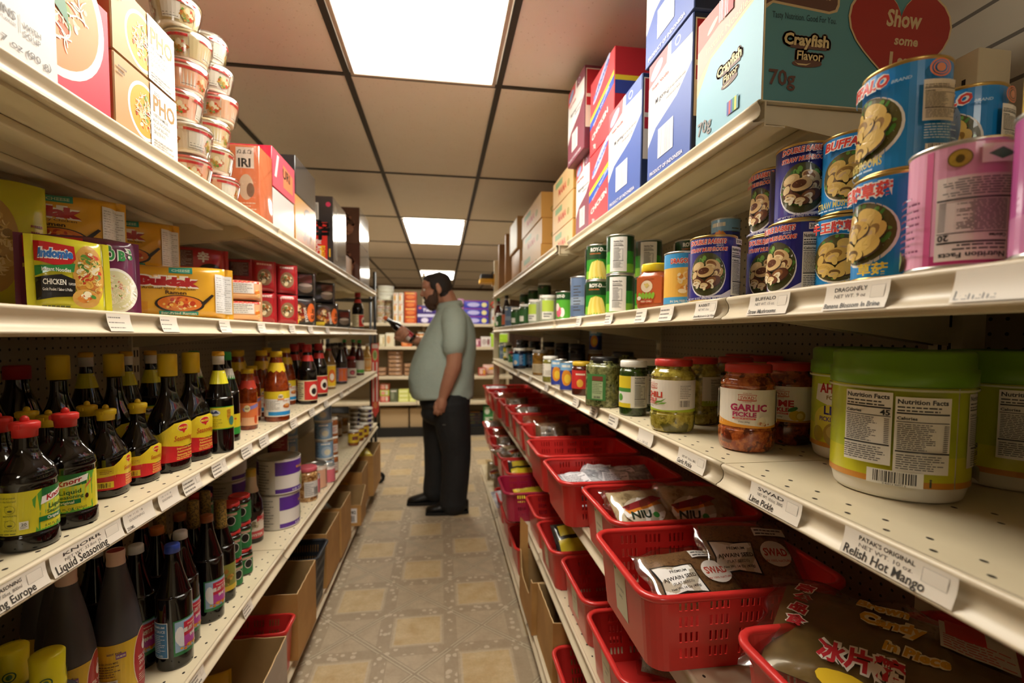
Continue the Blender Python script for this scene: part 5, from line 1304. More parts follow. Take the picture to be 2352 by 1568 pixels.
# noodle cups
def cup_kind(lidcol, band, broth):
    def f():
        o = empty('noodle_cup'); m = MB()
        pr = smooth_prof([(.036, 0), (.038, .003), (.045, .040), (.0485, .052), (.0495, .060)], 3); m.lathe(pr, M('#e9dfcd', .3, coat=.6), 32); m.build('bowl', o)
        m = MB(); m.lathe([(.0500, .059), (.0515, .060), (.0515, .063), (.0490, .066), (.045, .0675), (.02, .069), (.001, .069)], M(lidcol, .25, coat=.8), 32); m.build('lid', o)
        q = Print(); q.rect(-.14, 0, .14, .046, band, 34)
        for u in (-.09, 0, .09):
            q.rect(u-.02, .004, u+.018, .040, '#eeeae4', 5); q.lines(u-.018, .006, u+.014, .038, 6, '#8a8682', .35); q.food(u+.034, .020, .024, .018, [broth, '#e9cf8a', '#5f9a3c', '#f0e4c4', '#b8642a', '#d0442c'], 34, .003, .007, 3)
            q.rect(u-.03, .040, u+.05, .046, '#d23a3c', 8)
        rf = prof_r(pr); label_mesh(o, q, lambda u, v, o_: ((rf(.008+v)+o_+.0004)*cos(-pi/2+u/.045), (rf(.008+v)+o_+.0004)*sin(-pi/2+u/.045), .008+v), 'label', .01, .25, .8)
        m = MB(); m.lathe([(.044, .004), (.052, .045), (.0535, .062), (.050, .0695), (.03, .0712)], FILM, 20, cap0=False, cap1=False); m.build('film', o)
        return o
    return f
FILM = film_material('clear_film', '#f4f2ec', .16)
K('cup_red', cup_kind('#d8605a', '#e9b89a', '#d9702c')); K('cup_white', cup_kind('#e9e6e0', '#dfd9d2', '#c9a04a')); K('cup_green', cup_kind('#e6d3a8', '#d8c8a0', '#b88a3c'))
w_ = ('bottom', 'second', 'third', 'fourth', 'fifth', 'topmost')
for c, (x, y, nm, ks) in enumerate(((-.618, 1.30, 'nearer', ('red', 'white', 'red', 'red', 'green', 'green')), (-.618, 1.45, 'farther', ('red', 'green', 'green', 'red', 'white', 'white')))):
    for k, kk in enumerate(ks):
        put('cup_'+kk, (x+.010*sin(k*2.1+c), y+.010*cos(k*1.7+c), L1+LIFT+.0720*k), k*.9+c, 'film-wrapped noodle cup, %s of the %s stack beside the soup bowl cartons' % (w_[k], nm), 'cup', 'noodle cups on the top left shelf')
def orange_a(q, w, h):
    bg(q, w, h, '#e8703c'); q.rect(-w*.28, h*.76, w*.34, h*.92, '#f0a070'); q.rect(-w*.25, h*.775, w*.31, h*.905, '#e8703c'); q.text('3', -w*.12, h*.80, h*.075, '#f4dccb', 1.4); q.rect(w*.2, h*.79, w*.29, h*.89, '#f0b48a')
    q.text('12', w*.06, h*.58, h*.065, '#f4dccb', .8); q.poly([(-w*.12, h*.52), (w*.26, h*.52), (w*.2, h*.42), (-w*.06, h*.42)], '#f4dccb'); q.lines(-w*.2, h*.05, w*.3, h*.3, 6, '#d0592c', .3)
def orange_b(q, w, h):
    bg(q, w, h, '#ec8458'); q.rect(-w*.3, h*.68, w*.34, h*.97, '#efe0d8'); q.text('IRI', .0, h*.70, h*.12, '#2a2422', 1.6, w=w*.44); q.text('むすび', 0, h*.88, h*.05, '#2a2422', .6, flip=True)
    q.ell(w*.05, h*.42, w*.26, h*.18, '#e0c4ae', 20); q.ell(w*.2, h*.38, w*.14, h*.1, '#8a6a5a', 14); q.lines(-w*.3, h*.05, w*.4, h*.22, 4, '#f4d4c2', .4)
carton('noodle_carton', -.712, -.640, 1.60, 1.712, L1, 1.872, '#e8703c', {'f': orange_a}, 'orange carton marked 3 and 12 after the cup stacks', group=g)
o = carton('noodle_carton', -.638, -.553, 1.60, 1.712, L1, 1.872, '#ec8458', {'f': orange_b, 'r': lambda q, w, h: bg(q, w, h, '#ec8458')}, 'orange carton in clear film at the shelf edge, right of the plain orange one', group=g)
m = MB(); m.box(-.044, .044, -.058, .058, .001, .218, FILM, .004); m.build('film', o)
def red_c(q, w, h):
    bg(q, w, h, '#c62c46'); q.rect(-w*.3, h*.3, w*.12, h*.96, '#e9dcd6') if w < .3 else None; q.text('IRI', -w*.1, h*.42, h*.26, '#2a2422', 1.6); q.rect(w*.26, h*.1, w*.42, h*.34, '#e4a0a8'); q.rect(w*.28, h*.13, w*.4, h*.31, '#c62c46')
def red_s(q, w, h): bg(q, w, h, '#d8566a'); q.poly([(-w*.42, h*.3), (-w*.3, h*.9), (-w*.22, h*.9), (-w*.34, h*.3)], '#eeded8'); q.poly([(-w*.05, h*.2), (w*.4, h*.2), (w*.4, h*.7), (-w*.05, h*.8)], '#e8855a'); q.text('URI', w*.1, h*.45, h*.26, '#3a2a2a', 1.6, w=w*.34)
o = carton('noodle_carton', -.752, -.553, 1.716, 1.962, 1.788, 1.918, '#c62c46', {'f': red_c, 'r': red_s}, 'red noodle carton in shiny film lying on another red one', group=g, rough=.2, coat=.6)
carton('noodle_carton', -.752, -.555, 1.716, 1.955, L1, 1.787, '#c62c46', {'f': red_c, 'r': lambda q, w, h: bg(q, w, h, '#d8d2d0')}, 'red noodle carton under the film-wrapped red one', group=g, rough=.15, coat=1)  # pale aisle face: light on the shiny film put into the colour
def gold(q, w, h): bg(q, w, h, '#c08a3c'); q.rect(-w*.45, h*.05, w*.4, h*.48, '#a8622c'); q.food(w*.05, h*.25, w*.34, h*.2, ['#8a4a1c', '#c98a3c', '#6a3414'], 20, .008, .02, 5); q.ell(w*.1, h*.75, w*.2, h*.13, '#5a3414', 14)
carton('noodle_carton', -.75, -.556, 1.975, 2.28, L1, 1.838, '#b8802f', {'r': gold, 'f': lambda q, w, h: bg(q, w, h, '#b8802f')}, 'gold and brown noodle carton under the black one', group=g, rough=.3, coat=.5)
carton('noodle_carton', -.73, -.556, 1.985, 2.28, 1.839, 1.985, '#2e2c2c', {'f': lambda q, w, h: (bg(q, w, h, '#2e2c2c'), q.rect(-w*.1, h*.5, w*.2, h*.8, '#b8342c')), 'r': lambda q, w, h: bg(q, w, h, '#4a4848')}, 'black carton in silvery film on the gold and brown one', group=g, rough=.15, coat=1)
def shin(q, w, h):
    bg(q, w, h, '#35302f'); q.rect(-w*.05, h*.04, w*.34, h*.62, '#c8342c'); q.rect(w*.12, h*.08, w*.28, h*.28, '#e0b02c'); q.text('SHIN', w*.2, h*.18, h*.07, '#c03028', 1.2, rot=-pi/2, w=h*.17); q.text('BLACK', w*.03, h*.24, h*.07, '#e4cfc4', 1, rot=-pi/2, w=h*.26)
    q.text('辛', w*.14, h*.40, h*.20, '#1a1614', 3); q.rect(-w*.08, h*.66, w*.1, h*.9, '#d8d0c4'); q.bars(-w*.06, h*.67, w*.08, h*.89, '#333', 14); q.ell(w*.38, h*.88, h*.035, h*.035, '#c8345a', 16); q.rect(w*.39, h*.12, w*.43, h*.24, '#d8a83c')
carton('noodle_carton', -.672-.06, -.556, 2.63, 2.965, L1, 2.008, '#35302f', {'f': shin, 'r': lambda q, w, h: (bg(q, w, h, '#8a8886'), q.rect(-w*.4, h*.1, -w*.2, h*.9, '#b8b6b2'))}, 'tall black noodle carton with red panel and yellow lettering', group=g, rough=.12, coat=1)  # grey aisle face and paler strip: film sheen painted in
carton('noodle_carton', -.72, -.60, 3.02, 3.40, L1, 1.80, '#8a3a24', {'f': lambda q, w, h: (bg(q, w, h, '#8a3a24'), q.rect(-w*.3, h*.1, w*.45, h*.95, '#d8b08c')), 'r': lambda q, w, h: bg(q, w, h, '#d8b494')}, 'low red and beige carton behind the tall black one', group=g)
def brown(q, w, h): bg(q, w, h, '#5e3c30'); q.food(0, h*.5, w*.4, h*.4, ['#8a5a44', '#9a6a50', '#4a2a20'], 30, .012, .03, 4)
carton('noodle_carton', -.73, -.556, 3.46, 3.88, L1, 1.918, '#5e3c30', {'f': brown, 'r': lambda q, w, h: bg(q, w, h, '#c8c6c2')}, 'lower dark brown carton in white film at the shelf end', group=g, rough=.12, coat=1)
carton('noodle_carton', -.72, -.556, 3.46, 3.86, 1.919, 2.165, '#5e3c30', {'f': brown, 'r': lambda q, w, h: (bg(q, w, h, '#c8c6c2'), q.ell(0, h*.6, w*.06, h*.3, '#3a3030', 14))}, 'upper dark brown carton in white film at the shelf end', group=g, rough=.12, coat=1)

# right top shelf
g = 'cartons on the top right shelf'
TEAL = '#5e9498'; CRM = '#d2b98c'; BRN = '#6a4a40'
def blob_text(q, t, t2, u, v, s):
    q.text(t, u, v, s, BRN, 14, .15, sp=1.06); q.text(t, u, v, s, '#d8c08a', 3.2, .15, sub=True) if 0 else None
def crayfish_logo(q, u, v, s, tilt=0):
    for k in range(8):
        dx, dy = .17*cos(k*pi/4), .17*sin(k*pi/4)
        q.text('Crayfish', u+dx*s, v+dy*s, s, BRN, 2.5, .2, w=s*4.6, rot=tilt); q.n -= 1
        q.text('Flavor', u+dx*s+.35*s, v-1.25*s+dy*s, s*.8, BRN, 2.5, .2, w=s*2.7, rot=tilt); q.n -= 1
    q.n += 1; q.ell(u+.1*s, v-1.55*s, 1.5*s, .35*s, BRN, 20, .05); q.rect(u-1.6*s, v-.3*s, u+2.0*s, v+.1*s, BRN)
    q.text('Crayfish', u, v, s, '#dcc48e', 2, .2, w=s*4.5, rot=tilt); q.text('Flavor', u+.35*s, v-1.25*s, s*.8, '#dcc48e', 1.2, .2, w=s*2.6, rot=tilt)
    q.poly([(u-1.2*s, v-1.45*s), (u-.9*s, v-1.62*s), (u, v-1.62*s), (u+.5*s, v-1.5*s), (u, v-1.75*s), (u-.8*s, v-1.75*s)], '#dcc48e')
def heart(q, u, v, s, col):
    P_ = []
    for k in range(40):
        t = 2*pi*k/40; P_.append((u+s*16*sin(t)**3/17, v+s*(13*cos(t)-5*cos(2*t)-2*cos(3*t)-cos(4*t))/17))
    q.poly(P_, col)
def cray_end(q, w, h):
    bg(q, w, h, TEAL)
    q.rect(-w/2, .158, -.030, h-.002, CRM); q.poly([(-w/2, .148), (-w/2+.012, .158), (-.045, .150), (-.030, .155), (-.026, .165), (-.026, h-.002), (-w/2, h-.002)], CRM)
    q.poly([(-w/2, .155), (-w/2+.012, .162), (-.045, .154), (-.034, .158), (-.030, .167), (-.030, h-.002), (-w/2, h-.002)], BRN)
    q.text('Instant Noodles', -.090, .172, .0135, '#d2b98c', .6, w=.095); q.text('Tasty Nutrition. Good For You.', -.090, .135, .0105, '#2f4448', .1, w=.118)
    crayfish_logo(q, -.085, .095, .0185); q.text('70g', -.128, .028, .025, BRN, 1)
    heart(q, .092, .125, .108, CRM); heart(q, .092, .125, .104, '#a8322c'); 
    q.text('Show', .098, .142, .028, CRM, 1.6, .5, w=.070); q.text('some', .103, .112, .016, CRM, 1.6, .5, w=.047); q.text('L', .080, .072, .028, CRM, 1.6, .2); heart(q, .098, .082, .0115, CRM); q.text('ve', .123, .074, .017, CRM, 1.6, .5, w=.026)
def cray_side(q, w, h):
    bg(q, w, h, '#86b4c4'); q.poly([(-w/2, .10), (-w/2+.05, .155), (w/2, .185), (w/2, h-.002), (-w/2, h-.002)], CRM); q.poly([(-w/2, .13), (-w/2+.05, .162), (w/2, .192), (w/2, h-.002), (-w/2, h-.002)], '#b89a8c'); q.poly([(-w/2, .190), (w*.1, .215), (w*.3, h-.002), (-w/2, h-.002)], '#d8625a')
    q.text('Instant Noodles', .0, .178, .014, '#d8c4a0', .6, w=.14, rot=.1); q.ell(-.05, .215, .02, .006, '#e8b8a8', 14, .4)
    crayfish_logo(q, .01, .105, .017, .05); q.text('70g', -.07, .02, .026, '#8a807c', .8)
    for i, c in enumerate(('#3a4a9a', '#b8323a', '#3a4a9a', '#2f8a5a', '#d8c23a', '#2f7a8a')): q.rect(.008+.006*i, .018, .014+.006*i, .042, c)
    q.rect(-.01, .205, .02, .235, '#b8242c'); q.bars(-.025, .205, .005, .245, '#f0eaea', 8)
carton('noodle_carton', .525, .850, .750, .962, R1, 1.938, CRM, {'f': cray_end, 'l': cray_side}, 'teal and red noodle carton with a heart at the near shelf end', group=g, bev=.004)
carton('noodle_carton', .545, .83, .98, 1.16, 2.262, 2.33, '#86b4c4', {'l': lambda q, w, h: bg(q, w, h, '#86b4c4')}, 'pale blue carton at the very top, partly out of view', group=g)
def migo(main, dark):
    def side(q, w, h):
        bg(q, w, h, main); q.poly([(-w/2, h*.30), (-w*.3, h*.42), (w*.2, h*.52), (w/2, h*.66), (w/2, h-.002), (-w*.1, h-.002), (-w/2, h*.80)], '#eeeae6'); q.poly([(-w/2, h*.80), (-w*.05, h*.86), (-w*.02, h-.002), (-w/2, h-.002)], '#d8646a'); q.ell(-w*.3, h*.90, w*.16, h*.05, '#9ab0d8', 14, .3)
        q.poly([(w*.05, h*.88), (w/2, h*.86), (w/2, h-.002), (w*.05, h-.002)], main); q.ring(w*.2, h*.93, w*.06, h*.035, .003, '#c8cce0'); q.text('Mi goreng', -w*.15, h*.62, h*.045, '#5a5660', .6, .5); q.lines(-w*.05, h*.56, w*.4, h*.66, 2, '#a8a4a8', .4); q.text('Instant Noodles', -w*.2, h*.76, h*.035, '#c8383c', .8)
        q.rect(-w*.22, h*.14, w*.14, h*.38, '#f0eeea'); q.bars(-w*.19, h*.15, w*.11, h*.37, '#b0acb0', 16); q.text('PRODUCT OF INDONESIA', -w*.03, h*.035, h*.032, '#e4e0e4', .8, w=w*.78)
    def front(q, w, h):
        bg(q, w, h, dark); q.rect(-w/2+.003, h*.26, w/2, h*.96, '#e2d6c2'); q.rect(-w/2+.006, h*.66, w/2, h*.95, '#b8242c'); q.rect(-w/2+.006, h*.52, w/2, h*.62, '#b8242c'); q.ell(w*.1, h*.75, w*.35, h*.025, '#e2d6c2', 14, .25); q.text('80 g', -w*.1, h*.16, h*.04, '#e4e0d8', 1, al='l'); q.text('NETT', -w*.1, h*.10, h*.03, '#e4e0d8', .8, al='l')
    return {'l': side, 'f': front}
bl = migo('#4e64a8', '#23304f'); mr = migo('#8a4a58', '#6a2c38')
carton('noodle_carton', .521, .72, .975, 1.192, R1, 1.978, '#3a4c80', bl, 'blue and white noodle carton next to the teal one', group=g)
carton('noodle_carton', .518, .72, .968, 1.21, 1.979, 2.255, '#3a4c80', bl, 'blue and white noodle carton stacked on the other, reaching the top of the picture', group=g)
carton('noodle_carton', .521, .70, 1.235, 1.488, R1, 1.990, '#3a4c80', bl, 'blue and white noodle carton second from the teal one', group=g)
def imie_side(q, w, h):
    bg(q, w, h, '#d84a50'); q.ell(-w*.02, h*.84, w*.4, h*.07, '#b8c0e0', 18, .45); q.text('Indomie', -w*.02, h*.81, h*.07, '#4a5ab0', 1.6, .5, w=w*.7, rot=.35); q.poly([(-w/2, h*.52), (w/2, h*.72), (w/2, h*.66), (-w/2, h*.46)], '#e8c83a'); q.poly([(-w/2, h*.46), (w/2, h*.66), (w/2, h*.56), (-w/2, h*.36)], '#3a5ab8')
    q.text('Instant Noodles', 0, h*.48, h*.04, '#d8dcec', .8, w=w*.7, rot=.35); q.text('CHICKEN', -w*.05, h*.25, h*.07, '#f0dcd8', 2, w=w*.7, rot=.2); q.text('70g', -w*.28, h*.06, h*.06, '#f0dcd8', 1)
def imie_front(q, w, h):
    bg(q, w, h, '#b8242c'); q.text('Indomie', -w*.08, h*.76, h*.10, '#2a3a7a', 2.5, .5, al='l', edge=('#d8d4e0', 6)); q.rect(-w/2, h*.60, w/2, h*.66, '#e0c02c'); q.rect(-w/2, h*.44, w/2, h*.60, '#2f3f8a'); q.text('Instant', -w*.1, h*.49, h*.05, '#d8dcec', .8, al='l')
for k, l in ((0, 'red and yellow noodle carton behind the blue ones, lower'), (1, 'red and yellow noodle carton behind the blue ones, upper')):
    carton('noodle_carton', .540, .78, 1.50, 1.748, R1+.262*k, R1+.261+.262*k, '#c8323a', {'l': imie_side, 'f': imie_front}, l, group=g)
for k, l in ((0, 'maroon and white noodle carton beside the yellow boxes, lower'), (1, 'maroon and white noodle carton beside the yellow boxes, upper')):
    carton('noodle_carton', .550-.03*k, .78, 1.760, 1.958+.03*k, R1+.302*k, R1+.301+.302*k, '#8a4a58', mr, l, group=g)
def mama(q, w, h): bg(q, w, h, '#e0bc88'); q.text('MAMA', w*.0, h*.3, h*.28, '#d0563c', 1.5, .3, w=w*.4); q.rect(-w*.35, h*.66, w*.0, h*.88, '#8aa878'); q.ell(w*.3, h*.4, w*.06, h*.14, '#b0a060', 12)
def mama_f(q, w, h): bg(q, w, h, '#d09a4c'); q.text('MAMA', w*.1, h*.45, h*.3, '#b83a2c', 1.5, .3, w=w*.5); q.ring(-w*.2, h*.35, h*.13, h*.13, h*.03, '#7a7a34')
for k in range(3):
    carton('noodle_carton', .552, .80, 2.015, 2.39, R1F+.124*k, R1F+.1235+.124*k, '#d09a4c', {'l': mama, 'f': mama_f}, 'yellow noodle carton of the nearer yellow stack, %s' % ('bottom', 'middle', 'top')[k], group=g)
for k in range(3):
    carton('noodle_carton', .556+.006*(k == 1), .80, 2.70, 3.36, R1F+.145*k, R1F+.1445+.145*k, '#cf9648', {'l': mama, 'f': mama_f}, 'yellow noodle carton of the farther yellow stack, %s' % ('bottom', 'middle', 'top')[k], group=g)
carton('cardboard_carton', .55, .80, 3.42, 3.80, R1F, 1.92, '#a87840', {}, 'tall brown carton under a white-labelled one at the far end of the top right shelf', group=g)
carton('cardboard_carton', .535, .80, 3.43, 3.82, 1.921, 2.15, '#b5884c', {'l': lambda q, w, h: q.rect(-w*.4, h*.05, w*.42, h*.97, '#efeeea')}, 'brown carton with a big white label at the far end of the top right shelf', group=g)
carton('cardboard_carton', .52, .78, 3.95, 4.0, R1F, 2.13, '#9a6c34', {}, 'thin upright cardboard sheet near the far end of the top right shelf', group=g)
carton('cardboard_carton', .50, .74, 4.25, 4.30, R1F, 2.10, '#8a6030', {}, 'narrow brown board standing last on the top right shelf', group=g)

# ---- soft packs
def soft(w, h, t, design, col, name='noodle_packet', p=3, crimp=.012, foil=None, back=None, ends='x', crumple=.0, dx=0):
    "a filled film pack standing on its edge, crimped at its ends"
    o = MB(); r = random.Random(hash(col) % 1000 if not isinstance(col, str) else sum(map(ord, col)))
    ph = [r.uniform(0, 6.28) for _ in range(6)]
    def prof(u, v):
        a = min(1, abs(2*u/(w-2*crimp))) if ends == 'x' else min(1, abs(2*u/w)); b = min(1, abs(2*(v-h/2)/h)) if ends == 'x' else min(1, abs(2*(v-h/2)/(h-2*crimp)))
        k = (max(0, 1-a**p)*max(0, 1-b**(p*1.6)))**.5
        return t/2*k+crumple*(sin(u*70+ph[0]+v*40)*.5+sin(v*95+ph[1]-u*50)*.5)*k
    def wob(u, v): return h*.02*sin(u*30+ph[2])*(abs(2*v/h-1)**4)*(1 if v > h/2 else 0)
    f = lambda s: (lambda a, b: ((a-.5)*w+dx*b, s*prof((a-.5)*w, b*h)*.92-s*.0004, b*h+wob((a-.5)*w, b*h)))
    mt = M(col, .28, coat=.6) if isinstance(col, str) else col
    o.grid(f(-1), 30, 22, mt); o.grid(lambda a, b: f(1)(1-a, b), 30, 22, M(back, .3) if back else mt)
    q = Print(); design(q, w, h)
    q.lay(o, lambda u, v, of: (u+dx*v/h, -prof(u, v)*.92-of, v+wob(u, v)), .009, rough=.28, coat=.5, iso=True, base=.0004)
    return o.build(name)
def clip_w(q, w, h, col): q.rect(-w/2, 0, w/2, h, col, 20)
def d_indomie(q, w, h):
    q.food(w*.22, h*.5, w*.20, h*.42, ['#d9a84a', '#c98a34', '#e6c670', '#b8702c', '#5a8a3a', '#f0e6c8', '#c8422c'], 70, .003, .009, 3, '#cf9c48', (['#e9cf86', '#d8b45c', '#c99a40'], 40, .0009)); q.rect(w*.42, 0, w*.5, h, '#dcd52e', 4)
    q.poly([(-w*.40, h*.66), (-w*.40, h*.92), (w*.05, h*.88), (w*.06, h*.70), (0, h*.63), (-w*.2, h*.60)], '#c8262c'); q.text('Indomie', -w*.17, h*.71, h*.115, '#3a78c8', 3.2, .5, w=w*.40, edge=('#f2f0ec', 8))
    q.poly([(-w*.40, h*.45), (-w*.25, h*.51), (w*.03, h*.52), (w*.05, h*.64), (-w*.15, h*.60), (-w*.40, h*.59)], '#2f8a48'); q.text('Instant Noodles', -w*.17, h*.515, h*.055, '#eef0e8', 1.2, w=w*.33)
    q.poly([(-w*.40, h*.12), (-w*.2, h*.16), (w*.03, h*.18), (w*.04, h*.42), (-w*.12, h*.48), (-w*.40, h*.43)], '#1a1818'); q.text('CHICKEN', -w*.20, h*.335, h*.075, '#f0eee8', 1.2, w=w*.26); q.text('FLAVOUR', w*.0, h*.335, h*.035, '#f0eee8', .6, w=w*.08); q.text('Goût Poulet / Sabor á Pollo', -w*.17, h*.25, h*.04, '#f0eee8', .6, w=w*.33)
    q.ell(w*.16, h*.16, w*.17, h*.13, '#d0a050', 18); q.food(w*.16, h*.17, w*.15, h*.11, ['#d88a3c', '#f0e4c4', '#4f8a3a', '#c85a2c'], 16, .003, .007, 5); q.lines(-w*.35, h*.02, -w*.02, h*.06, 1, '#5a5a1c', .5)
def d_vifon(q, w, h):
    q.rect(-w*.44, h*.68, w*.02, h*.96, '#c8242c', 6); q.poly([(-w*.27, h*.86), (-w*.21, h*.93), (-w*.15, h*.86), (-w*.21, h*.88)], '#f0e6e0'); q.text('VIFON', -w*.21, h*.74, h*.08, '#f2ece6', 1.4, w=w*.34); q.text('PHỞ BÒ', w*.26, h*.72, h*.13, '#3a9a52', 2.5, w=w*.40, edge=('#eef2ea', 7))
    q.rect(-w*.44, h*.55, w*.02, h*.60, '#d8b84a', 6); q.text('ARTIFICIAL', -w*.21, h*.47, h*.045, '#d8b04a', 1, w=w*.42); q.text('BEEF', -w*.21, h*.36, h*.09, '#d8b04a', 2, w=w*.40); q.text('FLAVOR', -w*.21, h*.28, h*.05, '#d8b04a', 1, w=w*.40)
    q.ell(-w*.34, h*.18, w*.07, h*.07, '#5a2a5a', 16); q.ell(-w*.12, h*.17, w*.07, h*.07, '#d8686a', 16); soup_bowl(q, w*.27, h*.30, w*.20, h*.30, '#dcd8b0', 4, '#d88a7a'); q.rect(-w*.44, h*.02, -w*.2, h*.06, '#d8c04a', 3)
def d_buldak(q, w, h):
    q.text('Buldak', -w*.02, h*.60, h*.15, '#b3242c', 4, .1, w=w*.46, edge=('#f2e9dc', 10)); q.text('Artificial Spicy Chicken', -w*.02, h*.52, h*.04, '#5a3a1c', .6, w=w*.4); q.text('Ramen', .03*w, h*.435, h*.065, '#4a2a14', 1.5, w=w*.16)
    q.rect(-.02*w, h*.83, w*.16, h*.95, '#2a9a8a', 4); q.text('CHEESE', w*.07, h*.86, h*.05, '#d8e8c8', 1, w=w*.14); q.ell(w*.06, h*.25, w*.19, h*.17, '#2a221e', 26); q.food(w*.06, h*.26, w*.17, h*.145, ['#e0822c', '#d8602a', '#f0c060', '#b83a1c', '#f2dc9c'], 50, .003, .009, 6, '#d8742c'); q.poly([(w*.22, h*.28), (w*.31, h*.46), (w*.33, h*.44), (w*.25, h*.25)], '#2a221e')
    q.rect(-.10*w, h*.05, w*.20, h*.115, '#2a9a8a', 8); q.text('Stir-Fried Ramen', w*.05, h*.06, h*.04, '#eef2e8', 1, w=w*.27); q.rect(-w*.42, h*.08, -w*.18, h*.28, '#d8962c', 6)
    q.rect(w*.34, h*.10, w*.49, h*.86, '#dedcda', 5); q.lines(w*.35, h*.12, w*.48, h*.82, 16, '#9a9896', .3)
def d_red(q, w, h):
    q.rect(-w*.38, h*.45, -w*.05, h*.88, '#6a3a34', 6); q.lines(-w*.36, h*.47, -w*.07, h*.86, 10, '#a8948c', .35); q.ell(w*.20, h*.30, w*.20, h*.26, '#2a1a16', 20); q.food(w*.22, h*.32, w*.17, h*.2, ['#d8862c', '#e8d8c0', '#b84a24', '#f0c878'], 24, .004, .01, 2); q.text('辛', w*.1, h*.62, h*.2, '#e8dcd4', 2)
def d_red2(q, w, h): q.ell(0, h*.45, w*.28, h*.26, '#8a6a4c', 18); q.food(0, h*.45, w*.26, h*.24, ['#d8c8a0', '#5a4a2c', '#a8622c', '#e8e0d0', '#6a7a3c'], 30, .003, .008, 4); q.lines(-w*.3, h*.8, w*.3, h*.9, 1, '#d8a89a', .6)
def d_small(q, w, h): q.rect(-w*.3, h*.35, w*.25, h*.85, '#e4e0da', 6); q.lines(-w*.27, h*.38, w*.22, h*.82, 5, '#8a8682', .35); q.rect(-w*.4, h*.85, w*.4, h*.95, '#d0342c', 8); q.food(w*.36, h*.35, w*.12, h*.25, ['#6a9a3c', '#d87a2c', '#e8cf7a'], 12, .004, .008, 2); q.rect(-w*.45, h*.12, w*.45, h*.3, '#e8b07a', 8)
def d_black(q, w, h): q.food(-w*.12, h*.45, w*.28, h*.36, ['#b8702c', '#d8a85a', '#6a3a1c', '#e8d0a0', '#8a2a1c'], 40, .005, .012, 3, '#5a3418'); q.ell(w*.26, h*.45, w*.13, h*.33, '#d8672c', 20); q.text('짜왕', w*.26, h*.4, h*.16, '#3a1a10', 1.5, rot=-pi/2); q.rect(-w*.4, h*.04, -w*.1, h*.2, '#e0c02c', 5); q.text('NOODLE', w*.06, h*.36, h*.09, '#e8e0d8', 1, rot=-1.4)
def d_blk2(q, w, h): q.ell(w*.1, h*.35, w*.22, h*.2, '#6a5a4c', 14); q.ell(w*.1, h*.45, w*.2, h*.06, '#a8988a', 12); q.rect(-w*.1, h*.55, w*.3, h*.85, '#5a2018', 5)
K('indomie', lambda: soft(.112, .126, .028, d_indomie, '#dcd52e', crumple=.0022)); K('vifon', lambda: soft(.185, .150, .04, d_vifon, '#6a1f4a', crumple=.002))
K('buldak', lambda: soft(.275, .134, .09, d_buldak, '#e3a92e', 'noodle_multipack', 6, .02, crumple=.002)); K('red_multi', lambda: soft(.20, .130, .09, d_red, '#b5232c', 'noodle_multipack', 6, .015, crumple=.002))
K('red_pack', lambda: soft(.085, .115, .05, d_red2, '#a81f26', 'noodle_packet', 5, .006, crumple=.0015)); K('small_pack', lambda: soft(.115, .062, .07, d_small, '#dfa87c', 'noodle_packet', 5, .006, crumple=.002))
K('black_pack', lambda: soft(.15, .125, .09, d_black, '#241f1d', 'noodle_multipack', 6, .01, crumple=.003)); K('black_plain', lambda: soft(.15, .115, .09, d_blk2, '#1d1b1c', 'noodle_multipack', 6, .01, crumple=.003))
K('yellow_upright', lambda: soft(.13, .26, .05, lambda q, w, h: (q.food(-w*.12, h*.5, w*.3, h*.36, ['#cda65a', '#b88a3c', '#e2c888', '#8a6a2c'], 60, .004, .01, 3, '#b89048', (['#e2c888', '#caa452'], 40, .001)), q.lines(w*.3, h*.2, w*.44, h*.7, 10, '#8a3a1c', .35)), '#c8c02c', 'noodle_packet', 4, .01, ends='y', crumple=.002))
g = 'noodle packs on the left shelf'
def pack(kd, x, y, dz, rz, label, lean=.06):
    o = put(kd, (x, y, L2+LIFT+.002+dz), 0, label, 'noodle pack', g, rot=(-lean, 0, math.radians(rz)))
    return o
pack('indomie', -.645, .955, 0, 44, 'yellow chicken noodle packet in front with red and green bands', .10)
pack('indomie', -.74, .845, 0, 48, 'yellow noodle packet behind the front one, at the left edge', .10)
pack('vifon', -.700, 1.065, 0, 36, 'dark purple noodle packet between the yellow and the orange packs', .10)
pack('buldak', -.690, 1.365, 0, 27, 'big orange noodle multipack in front with frying pan picture', .03)
pack('buldak', -.875, 1.235, 0, 32, 'orange multipack under another in the dark back row, nearer', .0); pack('buldak', -.875, 1.235, .1365, 32, 'orange multipack on top in the dark back row, nearer', .0)
pack('buldak', -.875, 1.475, 0, 30, 'orange multipack under another in the dark back row, farther', .0); pack('buldak', -.875, 1.475, .1365, 30, 'orange multipack on top in the dark back row, farther', .0)
pack('yellow_upright', -.86, 1.10, 0, 42, 'tall yellow noodle packet standing at the back, at the left edge', .05)
for i, (x, y) in enumerate(((-.86, 1.86), (-.78, 2.13))):
    for k in (0, 1): pack('red_multi', x, y, .1325*k, 28, 'red noodle multipack %s, %s' % (('in the back behind the orange one', 'beside the small packs')[i], ('lower', 'upper')[k]), 0)
for k in (0, 1): pack('small_pack', -.612, 1.60, .0625*k, 30, 'small film-wrapped noodle pack beside the orange multipack, %s' % ('lower', 'upper')[k], 0)
for i in (0, 1):
    for k in (0, 1): pack('red_pack', -.650+.052*i, 1.90+.085*i, .1155*k, 30, 'small red noodle pack before the black ones, %s of the %s pile' % (('lower', 'upper')[k], ('nearer', 'farther')[i]), 0)
pack('black_pack', -.635, 2.29, 0, 34, 'black multipack with orange oval, nearer of two', 0); pack('black_plain', -.635, 2.29, .1255, 34, 'plain black multipack on the nearer orange-oval one', 0)
